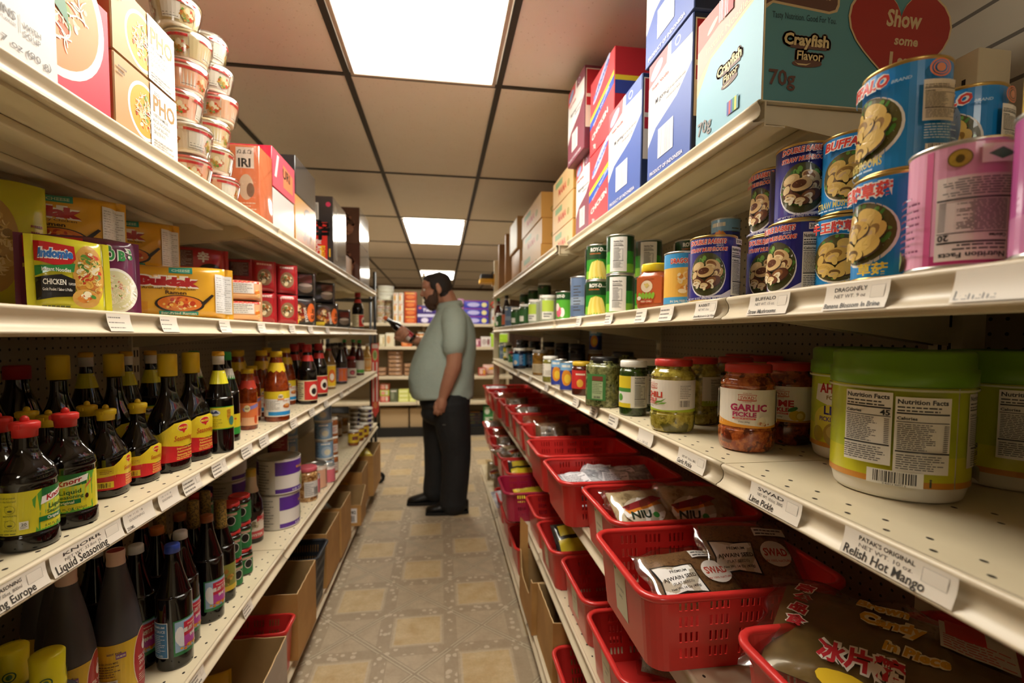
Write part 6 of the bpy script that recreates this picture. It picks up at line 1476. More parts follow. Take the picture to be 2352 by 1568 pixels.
pack('black_pack', -.625, 2.72, 0, 34, 'black multipack with orange oval, farther of two', 0); pack('black_plain', -.640, 2.72, .1255, 34, 'plain black multipack on the farther orange-oval one', 0)
pack('black_plain', -.63, 3.12, 0, 36, 'shiny black multipack next to the red bottle', 0); pack('black_plain', -.80, 2.50, 0, 30, 'black multipack deep in the dark of the noodle shelf', 0)
p = Vector((-.60, 3.62, L2+LIFT)); put('kecap', p, 1, 'black bottle with red and white label at the end of the noodle shelf', 'bottle')
# ------------------------------------------------------------------ red baskets, bags and open boxes
REDPL = M('#c9302c', .32, coat=.25)
def basket_kind(mat, wx=.42, wy=.31, h=.150, card=True, rc=.035, slots_short=False, grp=5):
    def f():
        o = empty('plastic_basket'); a, b = wx/2-.012, wy/2-.012; tp = .92
        def slots(L, n, k=4, w=.0055, g=.0055):
            c = [(-L+2*L*(i+.5)/n) for i in range(n)]; e = []
            for x in c:
                for j in range(k): x0 = x-(k*w+(k-1)*g)/2+j*(w+g); e.append((x0, x0+w))
            return e
        per = []   # (x, y, starts a slot cell)
        def side(p0, p1, sl):
            d = (p1-p0); L = d.length; t = d/L; q = []
            for s0, s1 in sl: q += [(L/2+s0, True), (L/2+s1, False)]
            q = [(0, False)]+q
            for s_, f_ in q: per.append((*(p0+t*s_), f_))
        def arc(cx, cy, a0):
            for k in range(1, 5):
                t = a0+pi/2*k/5; per.append((cx+rc*cos(t), cy+rc*sin(t), False))
        long_ = slots(a-rc-.01, grp); short = slots(b-rc-.01, 3) if slots_short else []
        V2 = lambda x, y: Vector((x, y))
        side(V2(-a+rc, -b), V2(a-rc, -b), long_); per.append((a-rc, -b, False)); arc(a-rc, -b+rc, -pi/2)
        side(V2(a, -b+rc), V2(a, b-rc), short); per.append((a, b-rc, False)); arc(a-rc, b-rc, 0)
        side(V2(a-rc, b), V2(-a+rc, b), long_); per.append((-a+rc, b, False)); arc(-a+rc, b-rc, pi/2)
        side(V2(-a, b-rc), V2(-a, -b+rc), short); per.append((-a, -b+rc, False)); arc(-a+rc, -b+rc, pi)
        zs = [(0, False)]; r0 = h*.16; rh = h*.13; rg = h*.075
        for k in range(4): zs += [(r0+k*(rh+rg), True), (r0+k*(rh+rg)+rh, False)]
        zs.append((h-.006, False)); m = MB(); n = len(per); vs_ = []
        for z, _ in zs:
            s_ = tp+(1-tp)*z/h
            vs_ += [(x*s_, y*s_, z) for x, y, _f in per]
        fc = [(i*n+k, i*n+(k+1) % n, (i+1)*n+(k+1) % n, (i+1)*n+k) for i in range(len(zs)-1) for k in range(n) if not (zs[i][1] and per[k][2])]
        m.add(vs_, fc, mat); m.add([(x*tp, y*tp, .001) for x, y, _f in per], [tuple(range(n))], mat)
        m.build('basket_body', o, solid=.0022)
        m = MB(); pr = [(-.001, h-.012), (.009, h-.013), (.0125, h-.008), (.0125, h-.003), (.009, h), (.001, h), (-.0025, h-.004)]
        nb = len(pr); vs_ = []
        for i, (x, y, _f) in enumerate(per):
            cx = max(-a+rc, min(a-rc, x)); cy = max(-b+rc, min(b-rc, y)); d = Vector((x-cx, y-cy))
            d = d.normalized() if d.length > 1e-6 else Vector((0, 0))
            vs_ += [(x+d.x*q, y+d.y*q, z) for q, z in pr]
        m.add(vs_, [(k*nb+j, ((k+1) % n)*nb+j, ((k+1) % n)*nb+(j+1) % nb, k*nb+(j+1) % nb) for k in range(n) for j in range(nb)], mat, True)
        m.build('rim', o)
        if card:
            q = Print(); q.rect(-.035, h*.18, .028, h*.86, '#d9d0b4', 2); q.text('ALSI SEEDS', -.004, h*.55, .006, '#5a564a', .3, w=.04); q.text('200G', -.004, h*.44, .006, '#5a564a', .3); q.ell(-.026, h*.80, .006, .003, '#4a8a3a', 10)
            mb = MB(); q.lay(mb, lambda u, v, of: (-(a*(tp+(1-tp)*v/h))-of-.0014, -u, v)); mb.build('price_card', o)
        return o
    return f
K('basket', basket_kind(REDPL)); K('basket_plain', basket_kind(REDPL, card=False)); K('basket_magenta', basket_kind(M('#a3203f', .3, coat=.25), card=False, slots_short=True))
K('crate_black', basket_kind(M('#26282c', .45), .40, .22, .25, False, .02, True, 7))
def pouch(w, h, t, fill, design, filmy=True, p=2.4, name='spice_bag', crumple=.004, seed=1):
    def f():
        o = empty(name); r = random.Random(seed); ph = [r.uniform(0, 6.28) for _ in range(8)]
        def pf(u, v, ww, hh):
            a = min(1, abs(2*u/ww)); b = min(1, abs(2*(v-h/2)/hh)); k = (max(0, 1-a**p)*max(0, 1-b**p))**.5
            return t/2*k
        def lump(u, v): return crumple*(.5*sin(u*60+ph[0]+v*33)+.35*sin(v*90+ph[1]-u*47)+.3*sin(u*130+ph[2]))
        m = MB()
        fr = lambda s, k: (lambda a, b: ((a-.5)*w*k, -s*(pf((a-.5)*w*k, h/2+(b-.5)*h*k, w*k, h*k)*.92+.0005+lump(a*w, b*h)*.4*(min(a, 1-a, b, 1-b) > .01)), h/2+(b-.5)*h*k))
        m.grid(fr(1, .86 if filmy else 1), 26, 20, fill); m.grid(lambda a, b: fr(-1, .86 if filmy else 1)(1-a, b), 26, 20, fill); m.build('contents' if filmy else 'pouch', o)
        q = Print(); design(q, w, h)
        if q.it:
            mb = MB(); q.lay(mb, lambda u, v, of: (u, -(pf(u, v, w, h)*.96+.0022+lump(u+w/2, v)*.55)-of, v), .008, rough=.3, iso=True); mb.build('label', o)
        if filmy:
            m = MB()
            def fl(s):
                def g_(a, b):
                    u, v = (a-.5)*w, b*h; e = min(a, 1-a, b, 1-b)
                    return (u+.004*sin(v*80+ph[3]), -s*(pf(u, v, w, h)+.0014+max(-.0010, lump(u+w/2, v)*.8)*(e > .03))+.006*sin(u*45+ph[4])*(e < .06), v+.005*sin(u*60+ph[5])*(b > .9))
                return g_
            m.grid(fl(1), 30, 24, FILM2); m.build('film', o)
        return o
    return f
FILM2 = film_material('bag_film', '#efeae0', .22)
SEED = speckle('brown_seeds', '#7a5a3c', '#94714a', 260, .4, .6, .55, 0, '#5c412a'); NOOD = speckle('dry_noodles', '#b8a888', '#d0c2a2', 60, .4, .6, .4, .2, '#8a7a5c'); REDB = speckle('red_spice', '#7a2a1a', '#a04a2a', 120, .4, .6, .4, .2)
GREYSP = speckle('grey_spice', '#7c7268', '#9a9084', 240, .4, .6, .5, .2); PASTE = speckle('brown_candy', '#8a7444', '#77633a', 20, .4, .6, .25, .6); SILV = speckle('silver_foil', '#8e9096', '#d8dade', 16, .44, .56, .18, .8, '#2a2a2e'); DARKF = speckle('dark_pouch', '#1c1b1b', '#2c2a28', 12, .4, .6, .2, .8)
BRB = speckle('brown_bag_fill', '#6a5240', '#8a6e54', 90, .4, .6, .4, .3)
def d_swad(q, w, h):
    q.poly([(-w*.44, h*.18), (-w*.20, h*.22), (w*.02, h*.16), (w*.0, h*.40), (w*.03, h*.62), (-w*.18, h*.60), (-w*.42, h*.66), (-w*.39, h*.42)], '#242220'); q.poly([(-w*.42, h*.20), (-w*.20, h*.24), (w*.0, h*.19), (-w*.015, h*.40), (w*.01, h*.60), (-w*.18, h*.58), (-w*.40, h*.635), (-w*.375, h*.42)], '#e6e3de')
    q.text('PREMIUM', -w*.17, h*.50, h*.04, '#2a2826', .8); q.text('AJWAIN SEED', -w*.19, h*.40, h*.055, '#2a2826', 1.2, w=w*.34); q.text('(FLAT SEEDS)', -w*.19, h*.33, h*.035, '#2a2826', .4); q.text('Net Wt. 14 Oz (400g)', -w*.19, h*.265, h*.032, '#2a2826', .6, w=w*.30)
    q.ell(w*.22, h*.45, w*.15, h*.17, '#ddd6cc', 22); q.text('SWAD', w*.22, h*.42, h*.10, '#b8402c', 1.5, w=w*.24); q.text('IN 100% NATURE', w*.22, h*.34, h*.03, '#b8402c', .6); q.rect(w*.08, h*.70, w*.42, h*.82, '#ddd8d0', 4); q.lines(w*.1, h*.71, w*.4, h*.81, 2, '#444', .4)
def d_candy(q, w, h):
    for i, t in enumerate('高公品食'): q.text(t, -w*.34, h*(.80-.13*i), h*.075, '#c8323a', 2.5, rot=-.2, edge=('#e9e0d0', 6))
    q.text('Brown', -w*.02, h*.78, h*.085, '#e0a82c', 2, .6, w=w*.20, edge=('#efe2b0', 7)); q.text('Candy', w*.02, h*.62, h*.10, '#e0a82c', 2, .6, w=w*.24, edge=('#efe2b0', 7)); q.text('in Piece', w*.10, h*.42, h*.08, '#e0a82c', 2, .6, w=w*.22, edge=('#efe2b0', 7))
    q.text('冰片糖', -w*.08, h*.20, h*.12, '#c8323a', 2, w=w*.30, edge=('#e9e0d0', 6)); q.rect(w*.18, h*.60, w*.42, h*.90, '#d8cfc4', 4); q.rect(w*.20, h*.74, w*.33, h*.93, '#d8433c', 3); q.lines(w*.19, h*.61, w*.41, h*.75, 6, '#c8605a', .4)
    q.ell(-w*.12, h*.08, w*.1, h*.06, '#e6c02c', 14)
def d_noodbag(q, w, h): q.ell(-w*.1, h*.4, w*.26, h*.26, '#e6e2da', 20); q.poly([(-w*.34, h*.45), (w*.1, h*.58), (w*.16, h*.5), (-w*.3, h*.36)], '#d8862c'); q.poly([(-w*.36, h*.5), (w*.1, h*.68), (w*.2, h*.62), (0, h*.5), (-w*.3, h*.42)], '#8a2a2c'); q.text('NIU', -w*.16, h*.26, h*.14, '#2a3a2c', 2, .4); q.ell(w*.02, h*.30, w*.04, h*.05, '#3f8a3c', 10)
def d_white(q, w, h): q.rect(-w*.4, h*.3, w*.1, h*.8, '#e0dde0', 6); q.lines(-w*.37, h*.33, w*.07, h*.77, 6, '#5a5860', .4)
def d_grey(q, w, h): q.rect(-w*.05, h*.1, w*.3, h*.9, '#cdc8c4', 5); q.lines(0, h*.14, w*.28, h*.86, 9, '#44403e', .4)
def d_ebi(q, w, h): q.rect(-w*.3, h*.25, w*.1, h*.8, '#a8a29c', 5); q.text('EBI', -w*.1, h*.62, h*.1, '#3a3634', 1.5); q.text('DRIED', -w*.1, h*.48, h*.08, '#3a3634', 1.2); q.lines(-w*.27, h*.28, w*.07, h*.44, 3, '#4a4644', .4)
def d_yel(q, w, h): q.rect(-w*.45, h*.1, w*.45, h*.5, '#d8c22c', 8); q.rect(-w*.4, h*.6, w*.2, h*.9, '#b8a02c', 6)
none = lambda q, w, h: None
K('seed_bag', pouch(.24, .19, .05, SEED, d_swad, seed=2)); K('candy_bag', pouch(.34, .25, .055, PASTE, d_candy, seed=3)); K('noodle_bag', pouch(.26, .20, .06, NOOD, d_noodbag, seed=4)); K('silver_bag', pouch(.20, .15, .03, SILV, d_white, False, crumple=.009, seed=5))
K('grey_bag', pouch(.20, .15, .05, GREYSP, d_grey, seed=6)); K('brown_bag', pouch(.20, .17, .06, BRB, d_ebi, seed=7)); K('red_bag', pouch(.18, .15, .06, REDB, none, seed=8)); K('black_bag', pouch(.24, .17, .06, DARKF, d_yel, False, crumple=.008, seed=9)); K('yellow_bag', pouch(.20, .13, .04, M('#d8b82c', .3, coat=.5), d_yel, False, crumple=.005, seed=10))
g4, g5 = 'red plastic baskets on the upper basket shelf', 'red plastic baskets on the lower basket shelf'
def bask(kd, x0, yc, z, label, group, rz=0): 
    return put(kd, (x0+.21, yc, z+LIFT+.0012), rz, label, 'basket', group)
def bag(kd, x, y, z, rx, rz, label, cat='bag', ry=0):
    return put(kd, (x, y, z), 0, label, cat, None, scale=.88 if kd not in ('candy_bag', 'snack_bag') else None, rot=tuple(math.radians(k) for k in (rx, ry, rz)))
n_ = ('first', 'second', 'third', 'fourth', 'fifth', 'sixth', 'seventh', 'eighth', 'ninth', 'tenth')
BK4 = [('basket_plain', .445, .525, 'red basket of brown candy bags in the bottom right corner'), ('basket', .350, .925, 'red basket of seed bags with a white price card, large in front'), ('basket', .415, 1.255, 'red basket of clear noodle bags behind the seed bags'), ('basket_plain', .366, 1.585, 'red basket filled with black and silver pouches'), ('basket_plain', .366, 1.925, 'empty red basket behind the silver pouches'), ('basket', .395, 2.265, 'red basket with a brown dried shrimp bag leaning in it'), ('basket', .40, 2.60, 'red basket with a shiny red bag, seventh along the upper row'), ('basket', .405, 2.935, 'red basket with a grey bag, eighth along the upper row'), ('basket_plain', .40, 3.27, 'red basket ninth along the upper row'), ('basket_plain', .385, 3.60, 'red basket tenth along the upper row'), ('basket_plain', .375, 3.93, 'red basket last but one at the far end of the upper row'), ('basket_plain', .372, 4.255, 'red basket at the far end of the upper row')]
for kd, x, y, l in BK4: bask(kd, x, y, R4, l, g4)
BK5 = [('basket', .395, 1.125, 'red basket holding a grey spice bag on the lower row, nearest'), ('basket', .405, 1.455, 'empty red basket on the lower row behind the grey spice bag'), ('basket', .385, 1.785, 'orange-red basket with a black bag on the lower row'), ('basket_plain', .395, 2.115, 'empty red basket on the lower row before the magenta one'), ('basket_magenta', .30, 2.445, 'magenta basket sticking out with yellow packets'), ('basket_plain', .36, 2.78, 'red basket with dark bags behind the magenta one'), ('basket_plain', .36, 3.12, 'red basket with clear bags, second behind the magenta one'), ('basket_plain', .345, 3.46, 'red basket with brown bags, third behind the magenta one'), ('basket_plain', .36, 3.80, 'red basket fourth behind the magenta one'), ('basket_plain', .36, 4.15, 'red basket at the far end of the lower row')]
for kd, x, y, l in BK5: bask(kd, x, y, R5, l, g5)
Z4, Z5 = R4+.030, R5+.030
for i, (dx, dy, dz, rx, rz, l) in enumerate(((.17, -.10, .055, -72, 6, 'bag of brown ajwain seeds with white label, lying in front'), (.30, -.06, .060, -55, -8, 'bag of brown seeds with red round emblem, behind the front one'))):
    bag('seed_bag', .350+dx, .925+dy, Z4+dz, rx, rz, l+' of the red basket' if i == 2 else l, 'bag')
bag('candy_bag', .560, .520, Z4+.085, -80, -48, 'brown candy bag with yellow and red lettering and a white sticker')
bag('noodle_bag', .575, 1.175, Z4+.050, -62, 4, 'clear bag of white noodles with red and orange logo'); bag('noodle_bag', .70, 1.165, Z4+.040, -50, -10, 'clear noodle bag deeper in the same basket')
for i, (dx, dy, dz, rx, rz) in enumerate(((.13, -.07, .065, -78, 14), (.24, -.09, .055, -70, -12), (.30, -.05, .05, -64, 6), (.19, .0, .085, -86, -25), (.16, -.08, .02, -86, 5))):
    bag('silver_bag', .366+dx, 1.585+dy, Z4+dz, rx, rz, 'black and silver pouch in the red basket, %s of five' % n_[i])
bag('brown_bag', .525, 2.24, Z4+.02, -14, -4, 'brown dried shrimp bag standing upright in the red basket'); bag('brown_bag', .66, 2.25, Z4+.01, -20, 8, 'brown bag behind the upright dried shrimp bag')
bag('red_bag', .52, 2.55, Z4+.04, -45, 0, 'shiny bag of red spice in the seventh basket'); bag('red_bag', .66, 2.56, Z4+.03, -40, 10, 'bag of red spice deeper in the seventh basket')
bag('grey_bag', .54, 2.90, Z4+.02, -25, 0, 'grey spice bag in the eighth basket'); bag('brown_bag', .52, 3.24, Z4+.02, -30, 0, 'brown bag in the ninth basket of the upper row'); bag('red_bag', .50, 3.57, Z4+.05, -50, 0, 'red bag in the tenth basket of the upper row'); bag('silver_bag', .49, 4.22, Z4+.05, -60, 0, 'silver pouch in the farthest upper basket')
bag('grey_bag', .555, 1.055, Z5+.055, -66, -30, 'grey spice bag with a white label, in the nearest lower basket'); bag('grey_bag', .66, 1.06, Z5+.05, -70, 10, 'grey spice bag behind the labelled one in the lower basket')
bag('black_bag', .545, 1.725, Z5+.05, -50, 8, 'black bag with yellow band in the lower basket'); bag('black_bag', .66, 1.74, Z5+.02, -60, -10, 'black bag behind the yellow-banded one'); bag('yellow_bag', .47, 2.38, Z5+.045, -72, 6, 'yellow packet in the magenta basket, in front'); bag('yellow_bag', .58, 2.40, Z5+.04, -70, -6, 'yellow packet in the magenta basket, deeper')
bag('black_bag', .50, 2.72, Z5+.05, -55, 0, 'black bag in the basket right behind the magenta one'); bag('noodle_bag', .50, 3.07, Z5+.05, -55, 0, 'clear bag second behind the magenta basket'); bag('brown_bag', .46, 3.08, Z5+.075, -70, 30, 'brown bag lying on the clear one behind the magenta basket'); bag('brown_bag', .48, 3.42, Z5+.05, -50, 0, 'brown bag third behind the magenta basket'); bag('red_bag', .49, 3.76, Z5+.05, -50, 0, 'red spice bag fourth behind the magenta basket'); bag('brown_bag', .48, 4.10, Z5+.06, -60, 10, 'brown bag in the farthest lower basket')

# open boxes
CARD = speckle('cardboard', '#a97c42', '#b78a4e', 6, .4, .6, .75); CARDI = speckle('cardboard_inside', '#9c7a4c', '#a88656', 6, .4, .6, .8); EDGE = M('#c9a878', .8)
def open_box(x0, x1, y0, y1, z0, hs, label, mats=(CARD, CARDI), prints={}, flap=None, cat='box', aisle_dip=None, group='open cardboard boxes on the bottom shelves'):
    "hs: wall heights at the corners aisle-near, aisle-far, back-far, back-near"
    o = empty('cardboard_box', ((x0+x1)/2, (y0+y1)/2, z0+LIFT+.0012)); sx, sy = (x1-x0)/2, (y1-y0)/2; ax = 1 if x0 < 0 else -1; t = .0035
    A = [(ax*sx, -sy), (ax*sx, sy), (-ax*sx, sy), (-ax*sx, -sy)]; m = MB()
    for i in range(4):
        p, q = Vector(A[i]), Vector(A[(i+1) % 4]); h0, h1 = hs[i], hs[(i+1) % 4]; d = (q-p).normalized(); nrm = Vector((d.y, -d.x))
        if nrm.dot((p+q)/2) < 0: nrm = -nrm
        N = 12; top_ = []
        for k in range(N+1):
            f_ = k/N; hh = h0+(h1-h0)*f_
            if i == 0 and aisle_dip: hh = min(hh, aisle_dip+(max(0, abs(f_-.5)-.28)*2.2)**1.5*.6+ (0 if abs(f_-.5) < .28 else 0)); hh = hh
            top_.append(((p+(q-p)*f_), hh+.002*sin(k*2.3+i)*(0 < k < N)))
        vo_ = [(a.x, a.y, 0) for a, _ in top_]+[(a.x, a.y, h) for a, h in top_]; vi = [(a.x-nrm.x*t, a.y-nrm.y*t, 0) for a, _ in top_]+[(a.x-nrm.x*t, a.y-nrm.y*t, h) for a, h in top_]
        m.add(vo_, [(k, k+1, N+2+k, N+1+k) for k in range(N)], mats[0]); m.add(vi, [(k, N+1+k, N+2+k, k+1) for k in range(N)], mats[1])
        m.add([vo_[N+1+k] for k in range(N+1)]+[vi[N+1+k] for k in range(N+1)], [(k, k+1, N+2+k, N+1+k) for k in range(N)], EDGE)
    m.add([(x, y, .001) for x, y in A], [(0, 1, 2, 3)], mats[1])
    for side, d in prints.items(): q = Print(); d(q, (sx if side in 'fb' else sy)*2, min(hs)); q.lay(m, on_box(sx*2, sy*2, side), base=.0004)
    m.build('box_body', o)
    if flap:
        for nm, P_ in flap:
            m = MB(); m.add(P_, [(0, 1, 2, 3)], mats[0]); m.build('flap', o, solid=.003)
    SEEN_LABELS.setdefault(label, []).append(o.name)
    return tag(o, label, cat, group)
WHC = speckle('pale_cardboard', '#a99c8c', '#b5a898', 6, .4, .6, .7)
open_box(-.93, -.515, 1.26, 1.655, L5, (.165, .185, .19, .17), 'open carton with a pale side holding a yellow packet, nearest on the bottom left shelf', (WHC, CARDI))
def d_inca(q, w, h): q.rect(-w*.48, h*.03, -w*.30, h*.97, '#2a2430', 4); q.ell(w*.14, h*.42, w*.26, h*.26, '#c8322c', 22, .3); q.ell(w*.14, h*.42, w*.22, h*.2, '#2a3a7a', 22, .3); q.text('oca', w*.16, h*.36, h*.15, '#e6e0d0', 2.5, .3, w=w*.28, rot=.3); q.lines(-w*.26, h*.1, -w*.1, h*.9, 6, '#a8622c', .4)
K('inca_pack', lambda: soft(.30, .24, .05, d_inca, '#dcae2c', 'food_packet', 4, .012, crumple=.003))
put('inca_pack', (-.715, 1.40, L5+.045), 0, 'yellow packet with dark edge and red and blue oval in the open carton', 'packet', None, scale=.80, rot=(math.radians(-66), 0, math.radians(22)))
put('basket_plain', (-.70, 1.728, L5+.003), 0, 'red plastic basket squeezed between two cartons on the bottom left shelf', 'basket', None, scale=(.86, .40, 1.25))
open_box(-.93, -.520, 1.80, 2.055, L5, (.25, .258, .262, .25), 'big open brown carton on the bottom left shelf', prints={'f': lambda q, w, h: (q.ell(-w*.1, h*.62, .022, .010, '#5a5a24', 14), q.ell(-w*.02, h*.62, .022, .010, '#5a5a24', 14))})
put('black_bag', (-.66, 1.86, L5+.05), 0, 'dark packet inside the big open brown carton', 'packet', None, rot=(math.radians(-70), 0, .2))
put('crate_black', (-.715, 2.18, L5+.003), 0, 'black slotted plastic crate behind the big brown carton', 'crate')
open_box(-.92, -.535, 2.31, 2.60, L5, (.26, .26, .27, .27), 'brown carton behind the black crate on the bottom left shelf')
open_box(-.92, -.530, 2.62, 2.90, L5, (.27, .27, .27, .27), 'brown carton topped by a clear bag on the bottom left shelf')
bag('noodle_bag', -.68, 2.64, L5+.235, -60, 40, 'clear crumpled bag on top of a brown carton, bottom left shelf')
def d_lab(q, w, h): q.rect(-w*.02, h*.15, w*.38, h*.85, '#e6e2de', 2); q.text('JJ2982', w*.18, h*.58, h*.16, '#2a2624', 1.5, w=w*.34); q.bars(w*.02, h*.2, w*.34, h*.5, '#2a2624', 16)
open_box(-.70, -.500, 3.06, 3.26, L5, (.13, .20, .20, .13), 'small brown carton with white barcode label on the bottom left shelf', prints={'f': d_lab})
open_box(-.92, -.53, 3.30, 3.56, L5, (.27, .28, .28, .27), 'tall brown carton behind the barcode-labelled one', prints={'f': lambda q, w, h: q.ell(w*.2, h*.7, .03, .02, '#d8a02c', 12)})
open_box(-.90, -.50, 3.62, 4.05, L5, (.30, .31, .31, .30), 'last brown carton at the end of the bottom left shelf'); bag('yellow_bag', -.60, 3.72, L5+.27, -70, 30, 'yellow packet on the last brown carton')
open_box(.355, .74, 1.83, 2.13, R6, (.215, .222, .20, .20), 'cut-open brown carton with a tall flap on the bottom right shelf', aisle_dip=.13, flap=[('flap', [(-.192, .146, .0), (-.150, .146, .0), (-.156, .146, .33), (-.192, .146, .37)])])
open_box(.375, .74, 1.55, 1.815, R6, (.22, .222, .18, .18), 'brown carton holding an orange snack bag on the bottom right shelf')
K('snack_bag', pouch(.20, .19, .06, speckle('orange_snacks', '#b8702c', '#d8964a', 40, .4, .6, .3, .4, '#e6d8c0'), lambda q, w, h: (q.ell(0, h*.3, w*.25, h*.18, '#e4ded4', 14), q.rect(-w*.3, h*.7, w*.3, h*.85, '#c8342c', 6)), seed=12))
bag('snack_bag', .50, 1.62, R6+.035, -32, -16, 'orange snack bag standing in a carton, bottom right shelf')
bask('basket_plain', .36, 1.385, R6, 'red basket on the bottom right shelf, nearest the floor', 'red plastic baskets on the bottom shelf')
bask('basket_plain', .355, 2.42, R6, 'red basket on the bottom right shelf behind the tall carton', 'red plastic baskets on the bottom shelf')
bask('basket_plain', .355, 2.76, R6, 'red basket on the bottom right shelf, second behind the tall carton', 'red plastic baskets on the bottom shelf'); bask('basket_plain', .355, 3.10, R6, 'red basket on the bottom right shelf, third behind the tall carton', 'red plastic baskets on the bottom shelf')
bag('red_bag', .47, 2.70, R6+.06, -55, 0, 'red spice bag in the second bottom basket behind the tall carton'); bag('silver_bag', .44, 3.07, R6+.08, -55, 20, 'silver pouch in the third bottom basket behind the tall carton'); bag('brown_bag', .46, 3.50, R6+.02, -8, 10, 'brown bag standing on the bottom right shelf'); bag('noodle_bag', .46, 3.78, R6+.02, -8, -10, 'clear noodle bag standing far along the bottom right shelf')
# ------------------------------------------------------------------ end of the aisle
def bx(px0, px1, z0, h, d, col, prints, label, cat='box', group=None, y=6.2, dz=0, rough=.45, name='food_box'):
    x0, x1 = atY(px0, 760, y).x, atY(px1, 760, y).x
    return carton(name, x0, x1, y, y+d, z0+dz, z0+dz+h, col, prints, label, cat, group, rough, bev=.003)
T_, S2, S3, S4 = BZ
g = 'goods on the shelves across the end of the aisle'
def patch(c1, c2, c3='#efe6d8'):
    return {'f': lambda q, w, h: (q.ell(-w*.18, h*.5, w*.24, h*.3, c1, 14), q.ell(w*.24, h*.5, w*.14, h*.34, c2, 12), q.lines(-w*.4, h*.78, w*.4, h*.92, 1, c3, .6))}
def tubk(r, h, col, lid):
    def f():
        o = empty('round_tub'); m = MB(); m.lathe([(r*.9, 0), (r, .01), (r, h-.02)], M(col, .4), 24); m.build('body', o)
        m = MB(); m.lathe([(r+.004, h-.025), (r+.005, h-.004), (r*.9, h)], M(lid, .4), 24); m.build('lid', o); return o
    return f
K('white_tub', tubk(.095, .09, '#dcdccc', '#e6e6da'))
x = atY(886, 700, 6.32).x
for k in (0, 1): put('white_tub', (x, 6.34, T_+.29+LIFT+.0907*k), 0, 'white round container on the far top shelf, %s' % ('lower', 'upper')[k], 'tub', g)
for c, px in enumerate((876, 890)):
    for k in range(4): put(('cup_white', 'cup_green')[k % 2], (atY(px, 700, 6.3).x, 6.25+.085*c, T_+LIFT+.0722*k), k, 'far noodle cup under the white containers, %s column, %s' % (('first', 'second')[c], ('bottom', 'second', 'third', 'top')[k]), 'cup', g)
o = bx(868, 903, T_, .002, .3, '#e6e0d0', {}, 'thin sheet under the white containers on the far top shelf', 'board', g, y=6.21, dz=.2885)
for c, px in enumerate((909, 921)):
    for k in range(3): bx(px-5.6, px+5.6, T_, .125, .12, '#e2d8c8', patch('#d8a04a', '#efe8dc', '#c86a3c'), 'small white and orange box on the far top shelf, %s column, %s' % (('left', 'right')[c], ('bottom', 'middle', 'top')[k]), 'box', g, dz=.1265*k)
for k in range(4): bx(929, 956.5, T_, .098, .2, '#bb4a22', {'f': lambda q, w, h: (q.ell(0, h*.35, w*.36, h*.26, '#d8763a', 14), q.lines(-w*.4, h*.68, w*.4, h*.9, 1, '#e8c05a', .6))}, 'orange box of the far stack left of the man, %s' % ('bottom', 'second', 'third', 'top')[k], 'box', g, dz=.0985*k)
for k in range(2): bx(958.5, 1001, T_, .118-.01*k, .22, '#3f2f78', {'f': (lambda q, w, h: (q.text('Tofu', w*.05, h*.3, h*.35, '#e6e0ee', 2, .5, w=w*.5), q.ell(-w*.36, h*.7, w*.08, h*.14, '#d8605a', 10))) if k else (lambda q, w, h: (q.rect(-w/2, h*.7, w/2, h, '#c8c4e0'), q.ell(-w*.1, h*.35, w*.2, h*.26, '#d8d0e6', 14), q.ell(w*.3, h*.4, w*.13, h*.26, '#5a3f9a', 12)))}, 'purple box by the face of the man, %s' % ('lower', 'upper')[k], 'box', g, dz=.119*k)
for k in range(3): bx(1066, 1122, T_, .100, .2, '#3a3fb0', {'f': lambda q, w, h: (q.rect(-w/2, h*.88, w/2, h, '#8a2f8a'), q.ell(-w*.12, h*.45, w*.26, h*.28, '#b8b4e4', 16), q.ell(w*.32, h*.45, w*.11, h*.3, '#e6dc9a', 14))}, 'blue and purple cookie box behind the shoulder of the man, %s' % ('bottom', 'middle', 'top')[k], 'box', g, dz=.1005*k)
bx(1052, 1065, T_, .32, .16, '#a86a94', patch('#c89ab8', '#8a4a7a'), 'pinkish box behind the collar of the man', 'box', g)
def handle_bottle():
    o = empty('syrup_bottle'); m = MB(); m.lathe(smooth_prof([(.05, 0), (.055, .01), (.052, .15), (.03, .2), (.025, .22)], 3), M('#d8d2c4', .3), 22); m.build('body', o)
    m = MB(); m.lathe([(.03, .21), (.03, .235), (.02, .24)], M('#d8402f', .4), 18); m.tube([(.045*cos(t), 0, .235+.055*sin(t)) for t in [pi*k/10 for k in range(11)]], .011, M('#d8402f', .4)); m.build('cap', o)
    q = Print(); q.rect(-.08, 0, .08, .09, '#e6e0d4', 16); q.ell(0, .045, .03, .03, '#d85a3a', 14); q.ell(.01, .06, .02, .014, '#e0c04a', 12); label_mesh(o, q, on_round(.0555, .03)); return o
K('handle_bottle', handle_bottle); put('handle_bottle', (atY(1135, 700, 6.3).x, 6.3, T_+LIFT), 0, 'white bottle with a red handle cap at the end of the far top shelf', 'bottle', g)
bx(871, 884, S2, .15, .15, '#d8cfae', patch('#efe6cc', '#c8b07a'), 'cream packet behind the black post on the far second shelf', 'packet', g); bx(886, 905, S2, .17, .12, '#e0d8bc', patch('#d8a878', '#e6d8b8'), 'cream bread packet on the far second shelf', 'packet', g)
bx(868, 881, S2, .05, .1, '#c8642c', {}, 'small orange box tucked under the far top shelf', 'box', g, y=6.36); bx(922, 945, S2, .06, .12, '#d0703a', patch('#e0945a', '#b85a2c'), 'low orange packet on the far second shelf below the held bottle', 'packet', g)
K('gold_tin', lambda: can(.075, .20, plain_can('#c8762c', ('#2a2420', .8, .98), ('#e6c8a0', '#8a3a1c')), GOLD)); put('gold_tin', (atY(968, 760, 6.3).x, 6.3, S2+LIFT), 0, 'orange and black tin on the far second shelf behind the man', 'tin', g)
